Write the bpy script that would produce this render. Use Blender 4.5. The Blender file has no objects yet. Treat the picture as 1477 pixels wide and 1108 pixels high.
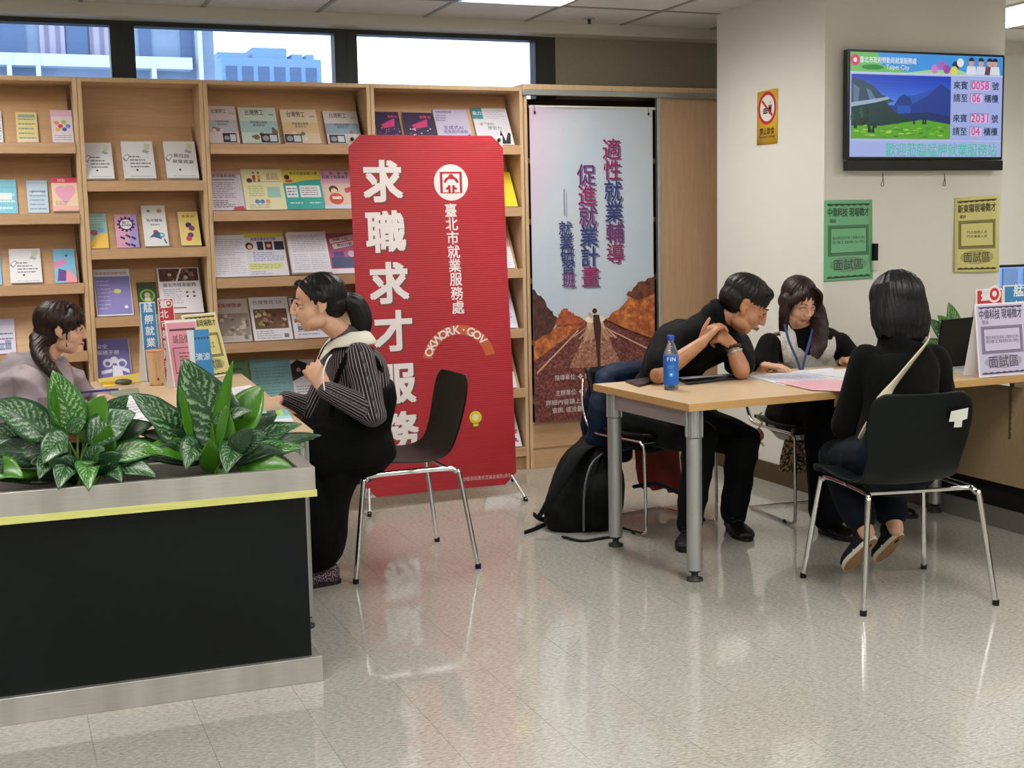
import bpy, bmesh, math, random
import numpy as np
from mathutils import Vector, Matrix, noise
V = Vector
random.seed(7)
SC = bpy.context.scene
COL = SC.collection

# ------------------------------------------------------------------ camera
FPX = 1860.83                       # focal length in pixels of the 1477 px wide frame
YAW, PIT, ROL, CAMH = 0.37839402, 0.11905312, -0.02071099, 1.41
cd = V((math.sin(YAW)*math.cos(PIT), math.cos(YAW)*math.cos(PIT), -math.sin(PIT)))
_r = V((math.cos(YAW), -math.sin(YAW), 0)); _u = _r.cross(cd)
cr = math.cos(ROL)*_r + math.sin(ROL)*_u
cu_ = -math.sin(ROL)*_r + math.cos(ROL)*_u
CAM = V((0, 0, CAMH))
cam_data = bpy.data.cameras.new('camera')
cam = bpy.data.objects.new('camera', cam_data); COL.objects.link(cam)
cam.matrix_world = Matrix(((cr.x, cu_.x, -cd.x, 0), (cr.y, cu_.y, -cd.y, 0), (cr.z, cu_.z, -cd.z, CAMH), (0, 0, 0, 1)))
cam_data.sensor_width = 36; cam_data.sensor_fit = 'HORIZONTAL'
cam_data.lens = 36*FPX/1477; cam_data.clip_start = 0.05; cam_data.clip_end = 300
SC.camera = cam

def at(px, py, X=None, Y=None, Z=None, D=None):
    """world point seen at a pixel of the photograph, on the plane X=, Y=, Z= or at distance D along the view axis"""
    q = cd + cr*((px-738.5)/FPX) - cu_*((py-554)/FPX)
    if X is not None: t = X/q.x
    elif Y is not None: t = Y/q.y
    elif Z is not None: t = (Z-CAMH)/q.z
    else: t = D
    return CAM + q*t
def proj(p):
    v = V(p)-CAM; w = v.dot(cd)
    return 738.5+FPX*v.dot(cr)/w, 554-FPX*v.dot(cu_)/w, w

# ------------------------------------------------------------------ view, world, lights
SC.view_settings.view_transform = 'Standard'
SC.view_settings.look = 'None'
SC.view_settings.gamma = 1.0
SC.view_settings.use_curve_mapping = False
SC.view_settings.exposure = 0.0
SC.cycles.use_denoising = True
SC.cycles.max_bounces = 8
SC.cycles.diffuse_bounces = 4
SC.cycles.sample_clamp_indirect = 6.0
world = bpy.data.worlds.new('overcast_sky'); SC.world = world; world.use_nodes = True
wn = world.node_tree.nodes; wb = wn['Background']
wb.inputs['Color'].default_value = (0.95, 0.975, 1.0, 1); wb.inputs['Strength'].default_value = 4.0

CEIL = 2.60
LAMPS = [(2.322, 5.31), (5.377, 5.31), (-0.733, 5.31), (2.322, 2.26), (5.377, 2.26), (-0.733, 2.26), (2.322, -0.79), (5.377, -0.79), (-0.733, -0.79)]
LAMP_W = 45
for i, (lx, ly) in enumerate(LAMPS):
    ld = bpy.data.lights.new('ceiling_tube_light', 'AREA'); ld.shape = 'RECTANGLE'
    ld.size = 0.56; ld.size_y = 1.16; ld.energy = LAMP_W; ld.color = (1.0, 0.98, 0.94)
    lo = bpy.data.objects.new('ceiling_tube_light', ld); COL.objects.link(lo)
    lo.location = (lx+0.305, ly+0.61, CEIL+0.035)

# ------------------------------------------------------------------ materials
def s2l(c):
    if isinstance(c, str):
        c = c.lstrip('#'); c = [int(c[i:i+2], 16)/255 for i in (0, 2, 4)]
    return tuple(x/12.92 if x <= 0.04045 else ((x+0.055)/1.055)**2.4 for x in c[:3]) + (1,)
_M = {}
def mat(col, rough=0.55, metal=0.0, spec=0.5, emit=0, coat=0, name=None, trans=0, ior=1.45, sheen=0):
    key = (col if isinstance(col, str) else tuple(col), rough, metal, spec, emit, coat, trans, ior, sheen)
    if key in _M: return _M[key]
    m = bpy.data.materials.new(name or 'paint'); m.use_nodes = True
    b = m.node_tree.nodes['Principled BSDF']; c = s2l(col)
    b.inputs['Base Color'].default_value = c; b.inputs['Roughness'].default_value = rough
    b.inputs['Metallic'].default_value = metal; b.inputs['Specular IOR Level'].default_value = spec
    b.inputs['Coat Weight'].default_value = coat; b.inputs['Transmission Weight'].default_value = trans
    b.inputs['IOR'].default_value = ior; b.inputs['Sheen Weight'].default_value = sheen
    if emit:
        b.inputs['Emission Color'].default_value = c; b.inputs['Emission Strength'].default_value = emit
        b.inputs['Base Color'].default_value = (0.01, 0.01, 0.01, 1)
    _M[key] = m
    return m
class NT:
    """small node-tree helper"""
    def __init__(s, name, rough=0.5, metal=0, spec=0.5):
        s.m = bpy.data.materials.new(name); s.m.use_nodes = True; s.t = s.m.node_tree; s.n = s.t.nodes
        s.b = s.n['Principled BSDF']; s.b.inputs['Roughness'].default_value = rough
        s.b.inputs['Metallic'].default_value = metal; s.b.inputs['Specular IOR Level'].default_value = spec
    def node(s, kind, **kw):
        n = s.n.new('ShaderNode'+kind)
        for k, v in kw.items():
            if hasattr(n, k): setattr(n, k, v)
            else: n.inputs[k].default_value = v
        return n
    def link(s, a, b): s.t.links.new(a, b)
    def coord(s, kind='Object', scale=(1, 1, 1), rot=(0, 0, 0)):
        tc = s.node('TexCoord'); mp = s.node('Mapping'); mp.inputs['Scale'].default_value = scale; mp.inputs['Rotation'].default_value = rot
        s.link(tc.outputs[kind], mp.inputs['Vector']); return mp.outputs['Vector']
    def noise(s, vec, scale, detail=2, rough=0.5, dist=0):
        n = s.node('TexNoise'); n.inputs['Scale'].default_value = scale; n.inputs['Detail'].default_value = detail
        n.inputs['Roughness'].default_value = rough; n.inputs['Distortion'].default_value = dist
        if vec is not None: s.link(vec, n.inputs['Vector'])
        return n.outputs['Fac']
    def ramp(s, fac, stops):
        r = s.node('ValToRGB'); e = r.color_ramp.elements
        while len(e) < len(stops): e.new(0.5)
        for el, (p, c) in zip(e, stops): el.position = p; el.color = s2l(c)
        s.link(fac, r.inputs['Fac']); return r.outputs['Color']
    def mix(s, fac, a, b, mode='MIX'):
        n = s.node('Mix'); n.data_type = 'RGBA'; n.blend_type = mode
        for sock, val in ((n.inputs[0], fac), (n.inputs[6], a), (n.inputs[7], b)):
            if isinstance(val, (int, float)): sock.default_value = val
            elif isinstance(val, (str, tuple)): sock.default_value = s2l(val)
            else: s.link(val, sock)
        return n.outputs[2]
    def base(s, c):
        if isinstance(c, str): s.b.inputs['Base Color'].default_value = s2l(c)
        else: s.link(c, s.b.inputs['Base Color'])
    def bump(s, fac, strength=0.2, dist=0.01):
        n = s.node('Bump'); n.inputs['Strength'].default_value = strength; n.inputs['Distance'].default_value = dist
        s.link(fac, n.inputs['Height']); s.link(n.outputs['Normal'], s.b.inputs['Normal'])

def wood(name, light, dark, rough=0.45, grain='x', sc=1.0):
    k = NT(name, rough); S = {'x': (1.5, 22, 22), 'y': (22, 1.5, 22), 'z': (22, 22, 1.5)}[grain]
    v = k.coord('Object', tuple(a*sc for a in S))
    n1 = k.noise(v, 3.0, 5, 0.6, 0.4); n2 = k.noise(v, 14.0, 2)
    c = k.mix(0.35, k.ramp(n1, [(0.3, dark), (0.7, light)]), k.ramp(n2, [(0.35, dark), (0.65, light)]))
    k.base(c); k.bump(n1, 0.04, 0.002); return k.m
BEECH = wood('beech_laminate', '#cba681', '#b9926c', 0.42, 'x')
BEECH_Z = wood('beech_laminate_upright', '#d9ba94', '#c9a880', 0.42, 'z')
BEECH_DOOR = wood('beech_door', '#c4a384', '#b69272', 0.45, 'z')
BEECH_TOP = wood('beech_tabletop', '#d6bc9b', '#c9ad8a', 0.34, 'x')
BEECH_EDGE = wood('beech_edge', '#cda36c', '#bd925a', 0.4, 'x')
PALEWOOD = wood('counter_panel_wood', '#a78f6e', '#9a8260', 0.45, 'x')
CHROME = mat('#d8d8d8', 0.12, 1.0, name='chrome')
ALU = mat('#b4b8b8', 0.38, 0.75, name='brushed_aluminium')
BLACKPL = mat('#060809', 0.42, spec=0.25, name='black_plastic')
RUBBER = mat('#0a0a0a', 0.7, name='black_rubber')
WHITEP = mat('#f0eef0', 0.6, name='white_paper')

# ------------------------------------------------------------------ mesh building
WM = {}
def tagobj(o, label=None, cat=None, group=None, kind=None):
    if label: o['label'] = label
    if cat: o['category'] = cat
    if group: o['group'] = group
    if kind: o['kind'] = kind
    return o
def thing(name, label, cat, loc, rz=0.0, group=None):
    o = bpy.data.objects.new(name, None); COL.objects.link(o)
    o.empty_display_size = 0.1
    o.location = loc; o.rotation_euler = (0, 0, rz)
    WM[o.name] = Matrix.Translation(V(loc)) @ Matrix.Rotation(rz, 4, 'Z')
    return tagobj(o, label, cat, group)
def struct(name, loc=(0, 0, 0)):
    o = bpy.data.objects.new(name, None); COL.objects.link(o); o.location = loc
    WM[o.name] = Matrix.Translation(V(loc)); o['kind'] = 'structure'; return o
def link_mesh(me, name, parent=None, origin=None):
    """me is in world coordinates; put it under its parent (or give it an origin at its base)"""
    if parent is not None:
        M = WM[parent.name]; me.transform(M.inverted()); L = Matrix.Identity(4)
    else:
        if origin is None:
            n = len(me.vertices); a = np.empty(n*3); me.vertices.foreach_get('co', a); a = a.reshape(-1, 3)
            lo, hi = a.min(0), a.max(0); origin = ((lo[0]+hi[0])/2, (lo[1]+hi[1])/2, lo[2])
        M = Matrix.Translation(V(origin)); me.transform(M.inverted())
    o = bpy.data.objects.new(name, me); COL.objects.link(o)
    if parent is not None: o.parent = parent
    else: o.location = origin
    WM[o.name] = M
    return o

def catmull(P, n):
    P = [V(p) for p in P]
    if len(P) == 2: return [P[0].lerp(P[1], i/n) for i in range(n+1)]
    out = []
    for i in range(len(P)-1):
        p0 = P[i-1] if i else P[0]*2-P[1]; p1, p2 = P[i], P[i+1]
        p3 = P[i+2] if i+2 < len(P) else P[-1]*2-P[-2]
        for k in range(n):
            t = k/n
            out.append(0.5*((2*p1)+(-p0+p2)*t+(2*p0-5*p1+4*p2-p3)*t*t+(-p0+3*p1-3*p2+p3)*t**3))
    out.append(P[-1]); return out

class MB:
    def __init__(s): s.v = []; s.f = []; s.m = []; s.sm = []; s.uv = {}; s.mats = []
    def mi(s, m):
        if m is None: return 0
        if isinstance(m, int): return m
        if m not in s.mats: s.mats.append(m)
        return s.mats.index(m)
    def add(s, vs, fs, m=None, smooth=False):
        b = len(s.v); s.v += [tuple(p) for p in vs]; k = s.mi(m)
        for f in fs: s.f.append(tuple(b+i for i in f)); s.m.append(k); s.sm.append(smooth)
    def box(s, x0, x1, y0, y1, z0, z1, m=None, M=None):
        vs = [V((x, y, z)) for z in (z0, z1) for y in (y0, y1) for x in (x0, x1)]
        if M is not None: vs = [M @ p for p in vs]
        s.add(vs, [(0, 2, 3, 1), (4, 5, 7, 6), (0, 1, 5, 4), (2, 6, 7, 3), (0, 4, 6, 2), (1, 3, 7, 5)], m)
    def prism(s, poly, axis_o, ax, ay, an, t, m=None, smooth=False):
        """extrude the 2D polygon poly by t along an"""
        n = len(poly); o = V(axis_o)
        vs = [o+V(ax)*x+V(ay)*y for x, y in poly]; vs += [p+V(an)*t for p in vs]
        s.add(vs, [tuple(range(n))[::-1], tuple(range(n, 2*n))] + [(i, (i+1) % n, n+(i+1) % n, n+i) for i in range(n)], m, smooth)
    def loft(s, pts, rad, side=None, seg=12, sub=4, m=None, smooth=True, flat=False, spline=True):
        pts = [V(p) for p in pts]
        R = [(r, r) if not isinstance(r, (tuple, list)) else r for r in (rad if isinstance(rad, (list,)) else [rad]*len(pts))]
        if spline and sub > 1:
            C = catmull(pts, sub); RR = catmull([V((a, b, 0)) for a, b in R], sub)
        else: C = pts; RR = [V((a, b, 0)) for a, b in R]
        n = len(C); rings = []
        T = [((C[min(i+1, n-1)]-C[max(i-1, 0)])) for i in range(n)]
        T = [t.normalized() if t.length > 1e-9 else V((0, 0, 1)) for t in T]
        sd = V(side) if side is not None else (V((1, 0, 0)) if abs(T[0].x) < 0.8 else V((0, 1, 0)))
        fr = []
        for t in T:
            sd2 = sd - t*sd.dot(t)
            if sd2.length < 1e-4: sd2 = t.orthogonal()
            sd2.normalize()
            if side is None: sd = sd2
            fr.append((sd2, t.cross(sd2)))
        def ring(c, a, b, f): return [c+f[0]*(a*math.cos(2*math.pi*k/seg))+f[1]*(b*math.sin(2*math.pi*k/seg)) for k in range(seg)]
        if not flat:
            r0 = min(RR[0].x, RR[0].y)
            for g in (75, 50, 25): rings.append(ring(C[0]-T[0]*r0*math.sin(math.radians(g)), RR[0].x*math.cos(math.radians(g)), RR[0].y*math.cos(math.radians(g)), fr[0]))
        for i in range(n): rings.append(ring(C[i], max(RR[i].x, 1e-4), max(RR[i].y, 1e-4), fr[i]))
        if not flat:
            r0 = min(RR[-1].x, RR[-1].y)
            for g in (25, 50, 75): rings.append(ring(C[-1]+T[-1]*r0*math.sin(math.radians(g)), RR[-1].x*math.cos(math.radians(g)), RR[-1].y*math.cos(math.radians(g)), fr[-1]))
        vs = [p for r in rings for p in r]; N = len(rings)
        fs = [(i*seg+k, i*seg+(k+1) % seg, (i+1)*seg+(k+1) % seg, (i+1)*seg+k) for i in range(N-1) for k in range(seg)]
        s.add(vs, fs, m, smooth)
        s.add(rings[0], [tuple(range(seg))[::-1]], m, False); s.add(rings[-1], [tuple(range(seg))], m, False)
    def ell(s, c, r, M=None, m=None, nu=16, nv=10, smooth=True):
        """ellipsoid; M = 3x3 orientation"""
        c = V(c); vs = []
        for j in range(1, nv):
            a = math.pi*j/nv
            for i in range(nu):
                b = 2*math.pi*i/nu
                p = V((r[0]*math.sin(a)*math.cos(b), r[1]*math.sin(a)*math.sin(b), r[2]*math.cos(a)))
                vs.append(c+(M @ p if M is not None else p))
        top = V((0, 0, r[2])); bot = V((0, 0, -r[2]))
        vs += [c+(M @ top if M is not None else top), c+(M @ bot if M is not None else bot)]
        nt = (nv-1)*nu
        fs = [((j)*nu+i, (j+1)*nu+i, (j+1)*nu+(i+1) % nu, j*nu+(i+1) % nu) for j in range(nv-2) for i in range(nu)]
        fs += [(nt, i, (i+1) % nu) for i in range(nu)] + [(nt+1, (nv-2)*nu+(i+1) % nu, (nv-2)*nu+i) for i in range(nu)]
        s.add(vs, fs, m, smooth)
    def cyl(s, a, b, r, r2=None, seg=16, m=None, smooth=True):
        a, b = V(a), V(b); r2 = r if r2 is None else r2
        t = (b-a).normalized(); u = t.orthogonal().normalized(); w = t.cross(u)
        A = [a+(u*math.cos(2*math.pi*k/seg)+w*math.sin(2*math.pi*k/seg))*r for k in range(seg)]
        B = [b+(u*math.cos(2*math.pi*k/seg)+w*math.sin(2*math.pi*k/seg))*r2 for k in range(seg)]
        s.add(A+B, [(k, (k+1) % seg, seg+(k+1) % seg, seg+k) for k in range(seg)], m, smooth)
        s.add(A, [tuple(range(seg))[::-1]], m); s.add(B, [tuple(range(seg))], m)
    def lathe(s, prof, c, seg=24, m=None, smooth=True):
        """prof = [(r, z)] bottom to top around a vertical axis at c"""
        c = V(c); vs = [c+V((r*math.cos(2*math.pi*k/seg), r*math.sin(2*math.pi*k/seg), z)) for r, z in prof for k in range(seg)]
        s.add(vs, [(i*seg+k, i*seg+(k+1) % seg, (i+1)*seg+(k+1) % seg, (i+1)*seg+k) for i in range(len(prof)-1) for k in range(seg)], m, smooth)
        s.add(vs[:seg], [tuple(range(seg))[::-1]], m); s.add(vs[-seg:], [tuple(range(seg))], m)
    def grid(s, fn, nu, nv, m=None, smooth=True, uv=False):
        b = len(s.v)
        vs = [fn(i/nu, j/nv) for j in range(nv+1) for i in range(nu+1)]
        f0 = len(s.f)
        s.add(vs, [(j*(nu+1)+i, j*(nu+1)+i+1, (j+1)*(nu+1)+i+1, (j+1)*(nu+1)+i) for j in range(nv) for i in range(nu)], m, smooth)
        if uv:
            for j in range(nv+1):
                for i in range(nu+1): s.uv[b+j*(nu+1)+i] = (i/nu, j/nv)
    def mesh(s, name='mesh', default=None):
        me = bpy.data.meshes.new(name); me.from_pydata(s.v, [], s.f)
        ms = s.mats or [default or WHITEP]
        for q in ms: me.materials.append(q)
        me.polygons.foreach_set('material_index', s.m); me.polygons.foreach_set('use_smooth', s.sm)
        if s.uv:
            l = me.uv_layers.new(name='UVMap')
            for lp in me.loops:
                if lp.vertex_index in s.uv: l.data[lp.index].uv = s.uv[lp.vertex_index]
        me.update(); return me
    def build(s, name, m=None, parent=None, origin=None, bevel=0, label=None, cat=None, group=None, kind=None, seg=2, sub=0, solid=0):
        o = link_mesh(s.mesh(name, m), name, parent, origin)
        if solid:
            q = o.modifiers.new('solid', 'SOLIDIFY'); q.thickness = solid; q.offset = 0
        if sub:
            q = o.modifiers.new('sub', 'SUBSURF'); q.levels = sub; q.render_levels = sub
        if bevel:
            q = o.modifiers.new('bevel', 'BEVEL'); q.width = bevel; q.segments = seg; q.limit_method = 'ANGLE'; q.angle_limit = 0.6
        return tagobj(o, label, cat, group, kind)

def remesh(mb, voxel, smooth=3, mats=None, fn=None, fac=0.5):
    me = mb.mesh('tmp'); o = bpy.data.objects.new('tmp', me); COL.objects.link(o)
    q = o.modifiers.new('r', 'REMESH'); q.mode = 'VOXEL'; q.voxel_size = voxel; q.use_smooth_shade = True
    if smooth:
        w = o.modifiers.new('s', 'SMOOTH'); w.factor = fac; w.iterations = smooth
    dg = bpy.context.evaluated_depsgraph_get()
    out = bpy.data.meshes.new_from_object(o.evaluated_get(dg)); bpy.data.objects.remove(o); bpy.data.meshes.remove(me)
    out.materials.clear()
    for q in (mats or [WHITEP]): out.materials.append(q)
    n = len(out.vertices)
    if fn:
        out.update(); co = np.empty(n*3); out.vertices.foreach_get('co', co); co = co.reshape(-1, 3)
        no = np.empty(n*3); out.vertices.foreach_get('normal', no); no = no.reshape(-1, 3)
        co = fn(co, no); out.vertices.foreach_set('co', co.ravel()); out.update()
    out.polygons.foreach_set('use_smooth', [True]*len(out.polygons))
    return out

# ------------------------------------------------------------------ lettering and flat print
_G = {}
def glyph(s, bold=0.0, res=2, shear=0):
    key = (s, bold, res, shear)
    if key in _G: return _G[key]
    cu = bpy.data.curves.new('glyph', 'FONT'); cu.body = s; cu.size = 1; cu.offset = bold; cu.resolution_u = res; cu.shear = shear
    cu.align_x = 'CENTER'; cu.align_y = 'CENTER'; cu.fill_mode = 'FRONT'
    o = bpy.data.objects.new('glyph', cu); COL.objects.link(o)
    dg = bpy.context.evaluated_depsgraph_get(); me = bpy.data.meshes.new_from_object(o.evaluated_get(dg))
    vs = [(v.co.x, v.co.y) for v in me.vertices]; fs = [tuple(p.vertices) for p in me.polygons]
    bpy.data.objects.remove(o); bpy.data.curves.remove(cu); bpy.data.meshes.remove(me)
    if vs:
        x0, x1 = min(v[0] for v in vs), max(v[0] for v in vs); y0, y1 = min(v[1] for v in vs), max(v[1] for v in vs)
        cx, cy = (x0+x1)/2, (y0+y1)/2; vs = [(x-cx, y-cy) for x, y in vs]; dim = (x1-x0, y1-y0)
    else: dim = (0, 0)
    _G[key] = (vs, fs, dim); return _G[key]

class Art:
    """flat print: 2D shapes in metres on a w x h sheet, origin at the lower left corner"""
    def __init__(s, w, h): s.w, s.h, s.it = w, h, []
    def _add(s, vs, fs, c):
        if not vs: return s
        xs = [p[0] for p in vs]; ys = [p[1] for p in vs]; bb = (min(xs), min(ys), max(xs), max(ys))
        L = 1
        for b, l, *_ in s.it:
            if l >= L and bb[0] < b[2] and bb[2] > b[0] and bb[1] < b[3] and bb[3] > b[1]: L = l+1
        s.it.append((bb, L, vs, fs, c)); return s
    def poly(s, pts, c): # fractions of the sheet
        return s._add([(x*s.w, y*s.h) for x, y in pts], [tuple(range(len(pts)))], c)
    def rect(s, x0, y0, x1, y1, c): return s.poly([(x0, y0), (x1, y0), (x1, y1), (x0, y1)], c)
    def ell(s, cx, cy, rx, ry=None, c='#000000', n=20, a0=0, a1=360):
        """ry None = a circle of radius rx*w"""
        ry = rx*s.w/s.h if ry is None else ry
        full = a1-a0 >= 360
        pts = [(cx+rx*math.cos(math.radians(a0+(a1-a0)*k/n)), cy+ry*math.sin(math.radians(a0+(a1-a0)*k/n))) for k in range(n if full else n+1)]
        return s.poly(pts, c)
    def ring(s, cx, cy, r, t, c, n=28, a0=0, a1=360, asp=1):
        vs = []
        for k in range(n+1):
            a = math.radians(a0+(a1-a0)*k/n)
            for q in (r, r-t): vs.append((cx*s.w+q*s.w*math.cos(a), cy*s.h+asp*q*s.w*math.sin(a)))
        return s._add(vs, [(2*k, 2*k+2, 2*k+3, 2*k+1) for k in range(n)], c)
    def text(s, t, cx, cy, size, c, bold=0.0, fit=None, res=2, rot=0, shear=0, sx=1):
        """size = height in fractions of the sheet WIDTH for one em; fit = wanted width in fractions"""
        vs, fs, d = glyph(t, 0.0, res, shear); k = size*s.w; kx = k*sx
        if fit and d[0] > 0: kx = fit*s.w/d[0]
        ca, sa = math.cos(rot), math.sin(rot)
        # heavier weights: the same outline repeated with small shifts, as one print layer
        o = bold*0.75; sh = [(0, 0)] if bold < 0.004 else ([(-o, 0), (o, 0)] if size*s.w < 0.03 else [(-o, -o), (o, -o), (-o, o), (o, o), (0, 0)])
        V_, F_ = [], []
        for q_, (dx, dy) in enumerate(sh):
            n0 = len(V_); V_ += [(cx*s.w+x*kx*ca-(y+dy)*k*sa+dx*k*ca, cy*s.h+x*kx*sa+(y+dy)*k*ca+dx*k*sa, q_*4e-5) for x, y in vs]; F_ += [tuple(n0+i for i in f) for f in fs]
        return s._add(V_, F_, c)
    def vtext(s, t, cx, y0, y1, size, c, bold=0.0, res=2, cs=None, sx=1, dx=0):
        n = len(t)
        for i, ch in enumerate(t):
            s.text(ch, cx+dx*i, y0+(y1-y0)*(i/(n-1) if n > 1 else 0), size, cs[i] if cs else c, bold, res=res, sx=sx)
        return s
    def lines(s, x0, y0, x1, y1, n, c, seed=1, th=0.35):
        rr = random.Random(seed)
        for i in range(n):
            y = y1-(y1-y0)*(i+0.5)/n; e = x1-(x1-x0)*rr.choice((0, 0, 0, 0.1, 0.3)); x = x0; dy = (y1-y0)/n*th
            while x < e:
                w = rr.uniform(0.04, 0.16); s.rect(x, y-dy/2, min(x+w, e), y+dy/2, c); x += w+0.02
        return s
    def place(s, mb, f, mk=None, step=0.00025):
        """f(x, y, off) -> world point; mk(colour) -> material"""
        mk = mk or (lambda c: mat(c, 0.5, name='print_ink'))
        for bb, L, vs, fs, c in s.it:
            mb.add([f(q[0], q[1], L*step+(q[2] if len(q) > 2 else 0)) for q in vs], fs, c if not isinstance(c, str) else mk(c))
def flatmap(o, ux, uy):
    o, ux, uy = V(o), V(ux).normalized(), V(uy).normalized(); n = ux.cross(uy)
    return lambda x, y, d: o+ux*x+uy*y+n*d
# ------------------------------------------------------------------ room materials
def wpos(k, scale=(1, 1, 1)):
    g = k.node('NewGeometry'); mp = k.node('Mapping'); mp.inputs['Scale'].default_value = scale
    k.link(g.outputs['Position'], mp.inputs['Vector']); return mp.outputs['Vector']
def floor_material():
    k = NT('speckled_vinyl_tile', 0.42, 0, 0.5)
    v = wpos(k); r = k.node('Mapping'); r.inputs['Rotation'].default_value = (0, 0, 0.6); r.inputs['Scale'].default_value = (1, 2.6, 1); k.link(v, r.inputs['Vector'])
    a = k.noise(r.outputs['Vector'], 55, 3, 0.65); b = k.noise(r.outputs['Vector'], 120, 2, 0.5); g = k.noise(v, 1.3, 2)
    c = k.ramp(a, [(0.34, '#7e7c75'), (0.44, '#a2a198'), (0.56, '#b6b5ac'), (0.66, '#cfcec6')])
    dk = k.ramp(b, [(0.29, '#ffffff'), (0.33, '#000000')])
    lt = k.ramp(b, [(0.68, '#000000'), (0.72, '#ffffff')])
    c = k.mix(dk, c, '#75726a'); c = k.mix(lt, c, '#e2e1da')
    c = k.mix(0.25, c, k.ramp(g, [(0.3, '#a8a69c'), (0.7, '#c0beb5')]))
    k.base(c); k.b.inputs['Coat Weight'].default_value = 1.0; k.b.inputs['Coat IOR'].default_value = 1.6
    rr = k.ramp(k.noise(v, 9, 3), [(0.3, '#3a3a3a'), (0.7, '#525252')]); k.link(rr, k.b.inputs['Coat Roughness'])
    k.bump(a, 0.03, 0.001); return k.m
FLOOR = floor_material()
GROUT = mat('#a8a598', 0.6, name='tile_joint')
k = NT('ceiling_board', 0.9); v = wpos(k); n = k.noise(v, 160, 2, 0.7)
k.base(k.ramp(n, [(0.25, '#b9b7b3'), (0.45, '#cfcdca')])); k.bump(n, 0.15, 0.002); CEILM = k.m
TBAR = mat('#8f8d89', 0.6, name='ceiling_grid')
k = NT('off_white_plaster', 0.75); v = wpos(k); n = k.noise(v, 2.2, 4, 0.6); n2 = k.noise(v, 90, 2)
k.base(k.mix(0.5, k.ramp(n, [(0.3, '#dddbd2'), (0.7, '#e4e2d9')]), '#e2e0d7')); k.bump(n2, 0.05, 0.001); PLASTER = k.m
k = NT('khaki_wall', 0.85); v = wpos(k, (1, 1, 1)); n = k.noise(v, 120, 2); k.base(k.ramp(n, [(0.3, '#8f8775'), (0.7, '#989080')])); KHAKI = k.m
CREAM = mat('#c9c5ba', 0.6, name='painted_pelmet')
BROWN = mat('#4a3a22', 0.5, name='brown_skirting')
MULL = mat('#2b2c2a', 0.5, name='dark_window_frame')
BACK_Y = 7.19

# ------------------------------------------------------------------ floor and ceiling
T = 0.305; FX0, FY0 = 0.184*0.94, 3.588*0.94+0.11
floor = struct('floor')
b = MB(); b.box(-3.2, 8.4, -2.2, 7.4, -0.08, -0.004, GROUT); b.build('floor_base', parent=floor)
tiles = []
ix0 = int((-3.2-FX0)//T); iy0 = int((-2.2-FY0)//T)
for i in range(ix0, ix0+39):
    for j in range(iy0, iy0+32):
        x, y = FX0+i*T, FY0+j*T
        if x+T > 8.4 or y+T > 7.4+T: continue
        cpt = (x+T/2, y+T/2, 0); px, py, w = proj(cpt)
        vis = w > 0.3 and -60 < px < 1540 and -40 < py < 1190
        tiles.append((0 if vis else 1, (V(cpt)-CAM).length, x, y))
tiles.sort()
tb = MB(); g = 0.0005; tb.box(g, T-g, g, T-g, -0.004, 0, FLOOR); tme = tb.mesh('floor_tile')
rest = MB()
for n_, (h, dist, x, y) in enumerate(tiles):
    if n_ < 300 and h == 0:
        o = bpy.data.objects.new('floor_tile', tme); COL.objects.link(o); o.parent = floor; o.location = (x, y, 0)
    else: rest.box(x+g, x+T-g, y+g, y+T-g, -0.004, 0, FLOOR)
rest.build('floor_tiles_beyond', parent=floor, kind='stuff')

ceil = struct('ceiling', (0, 0, CEIL))
b = MB(); b.box(-3.2, 8.4, -2.2, 7.4, CEIL+0.12, CEIL+0.2, TBAR)
GX0, GY0, G = 2.322, 6.533, 0.611
b.build('ceiling_slab', parent=ceil)
cb = MB(); g = 0.006; cb.box(g, G-g, g, G-g, 0.0, 0.014, CEILM); cme = cb.mesh('ceiling_tile')
hb = MB(); hb.box(g, G-g, g, (7.04-6.533)-g, 0, 0.014, CEILM); hme = hb.mesh('ceiling_tile')
lampcells = set()
for lx, ly in LAMPS:
    i = round((lx-GX0)/G); j = round((ly-GY0)/G); lampcells |= {(i, j), (i, j+1)}
for i in range(-9, 10):
    for j in range(-14, 1):
        if (i, j) in lampcells: continue
        o = bpy.data.objects.new('ceiling_tile', hme if j == 0 else cme); COL.objects.link(o); o.parent = ceil
        o.location = (GX0+i*G, GY0+j*G, 0.004)
b = MB()
for i in range(-9, 11): b.box(GX0+i*G-0.011, GX0+i*G+0.011, -2.1, 7.04, CEIL-0.001, CEIL+0.012, TBAR)
for j in range(-14, 1):
    for i in range(-9, 10):
        b.box(GX0+i*G+0.011, GX0+(i+1)*G-0.011, GY0+j*G-0.011, GY0+j*G+0.011, CEIL-0.001, CEIL+0.012, TBAR)
b.build('ceiling_grid', TBAR, parent=ceil)

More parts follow.
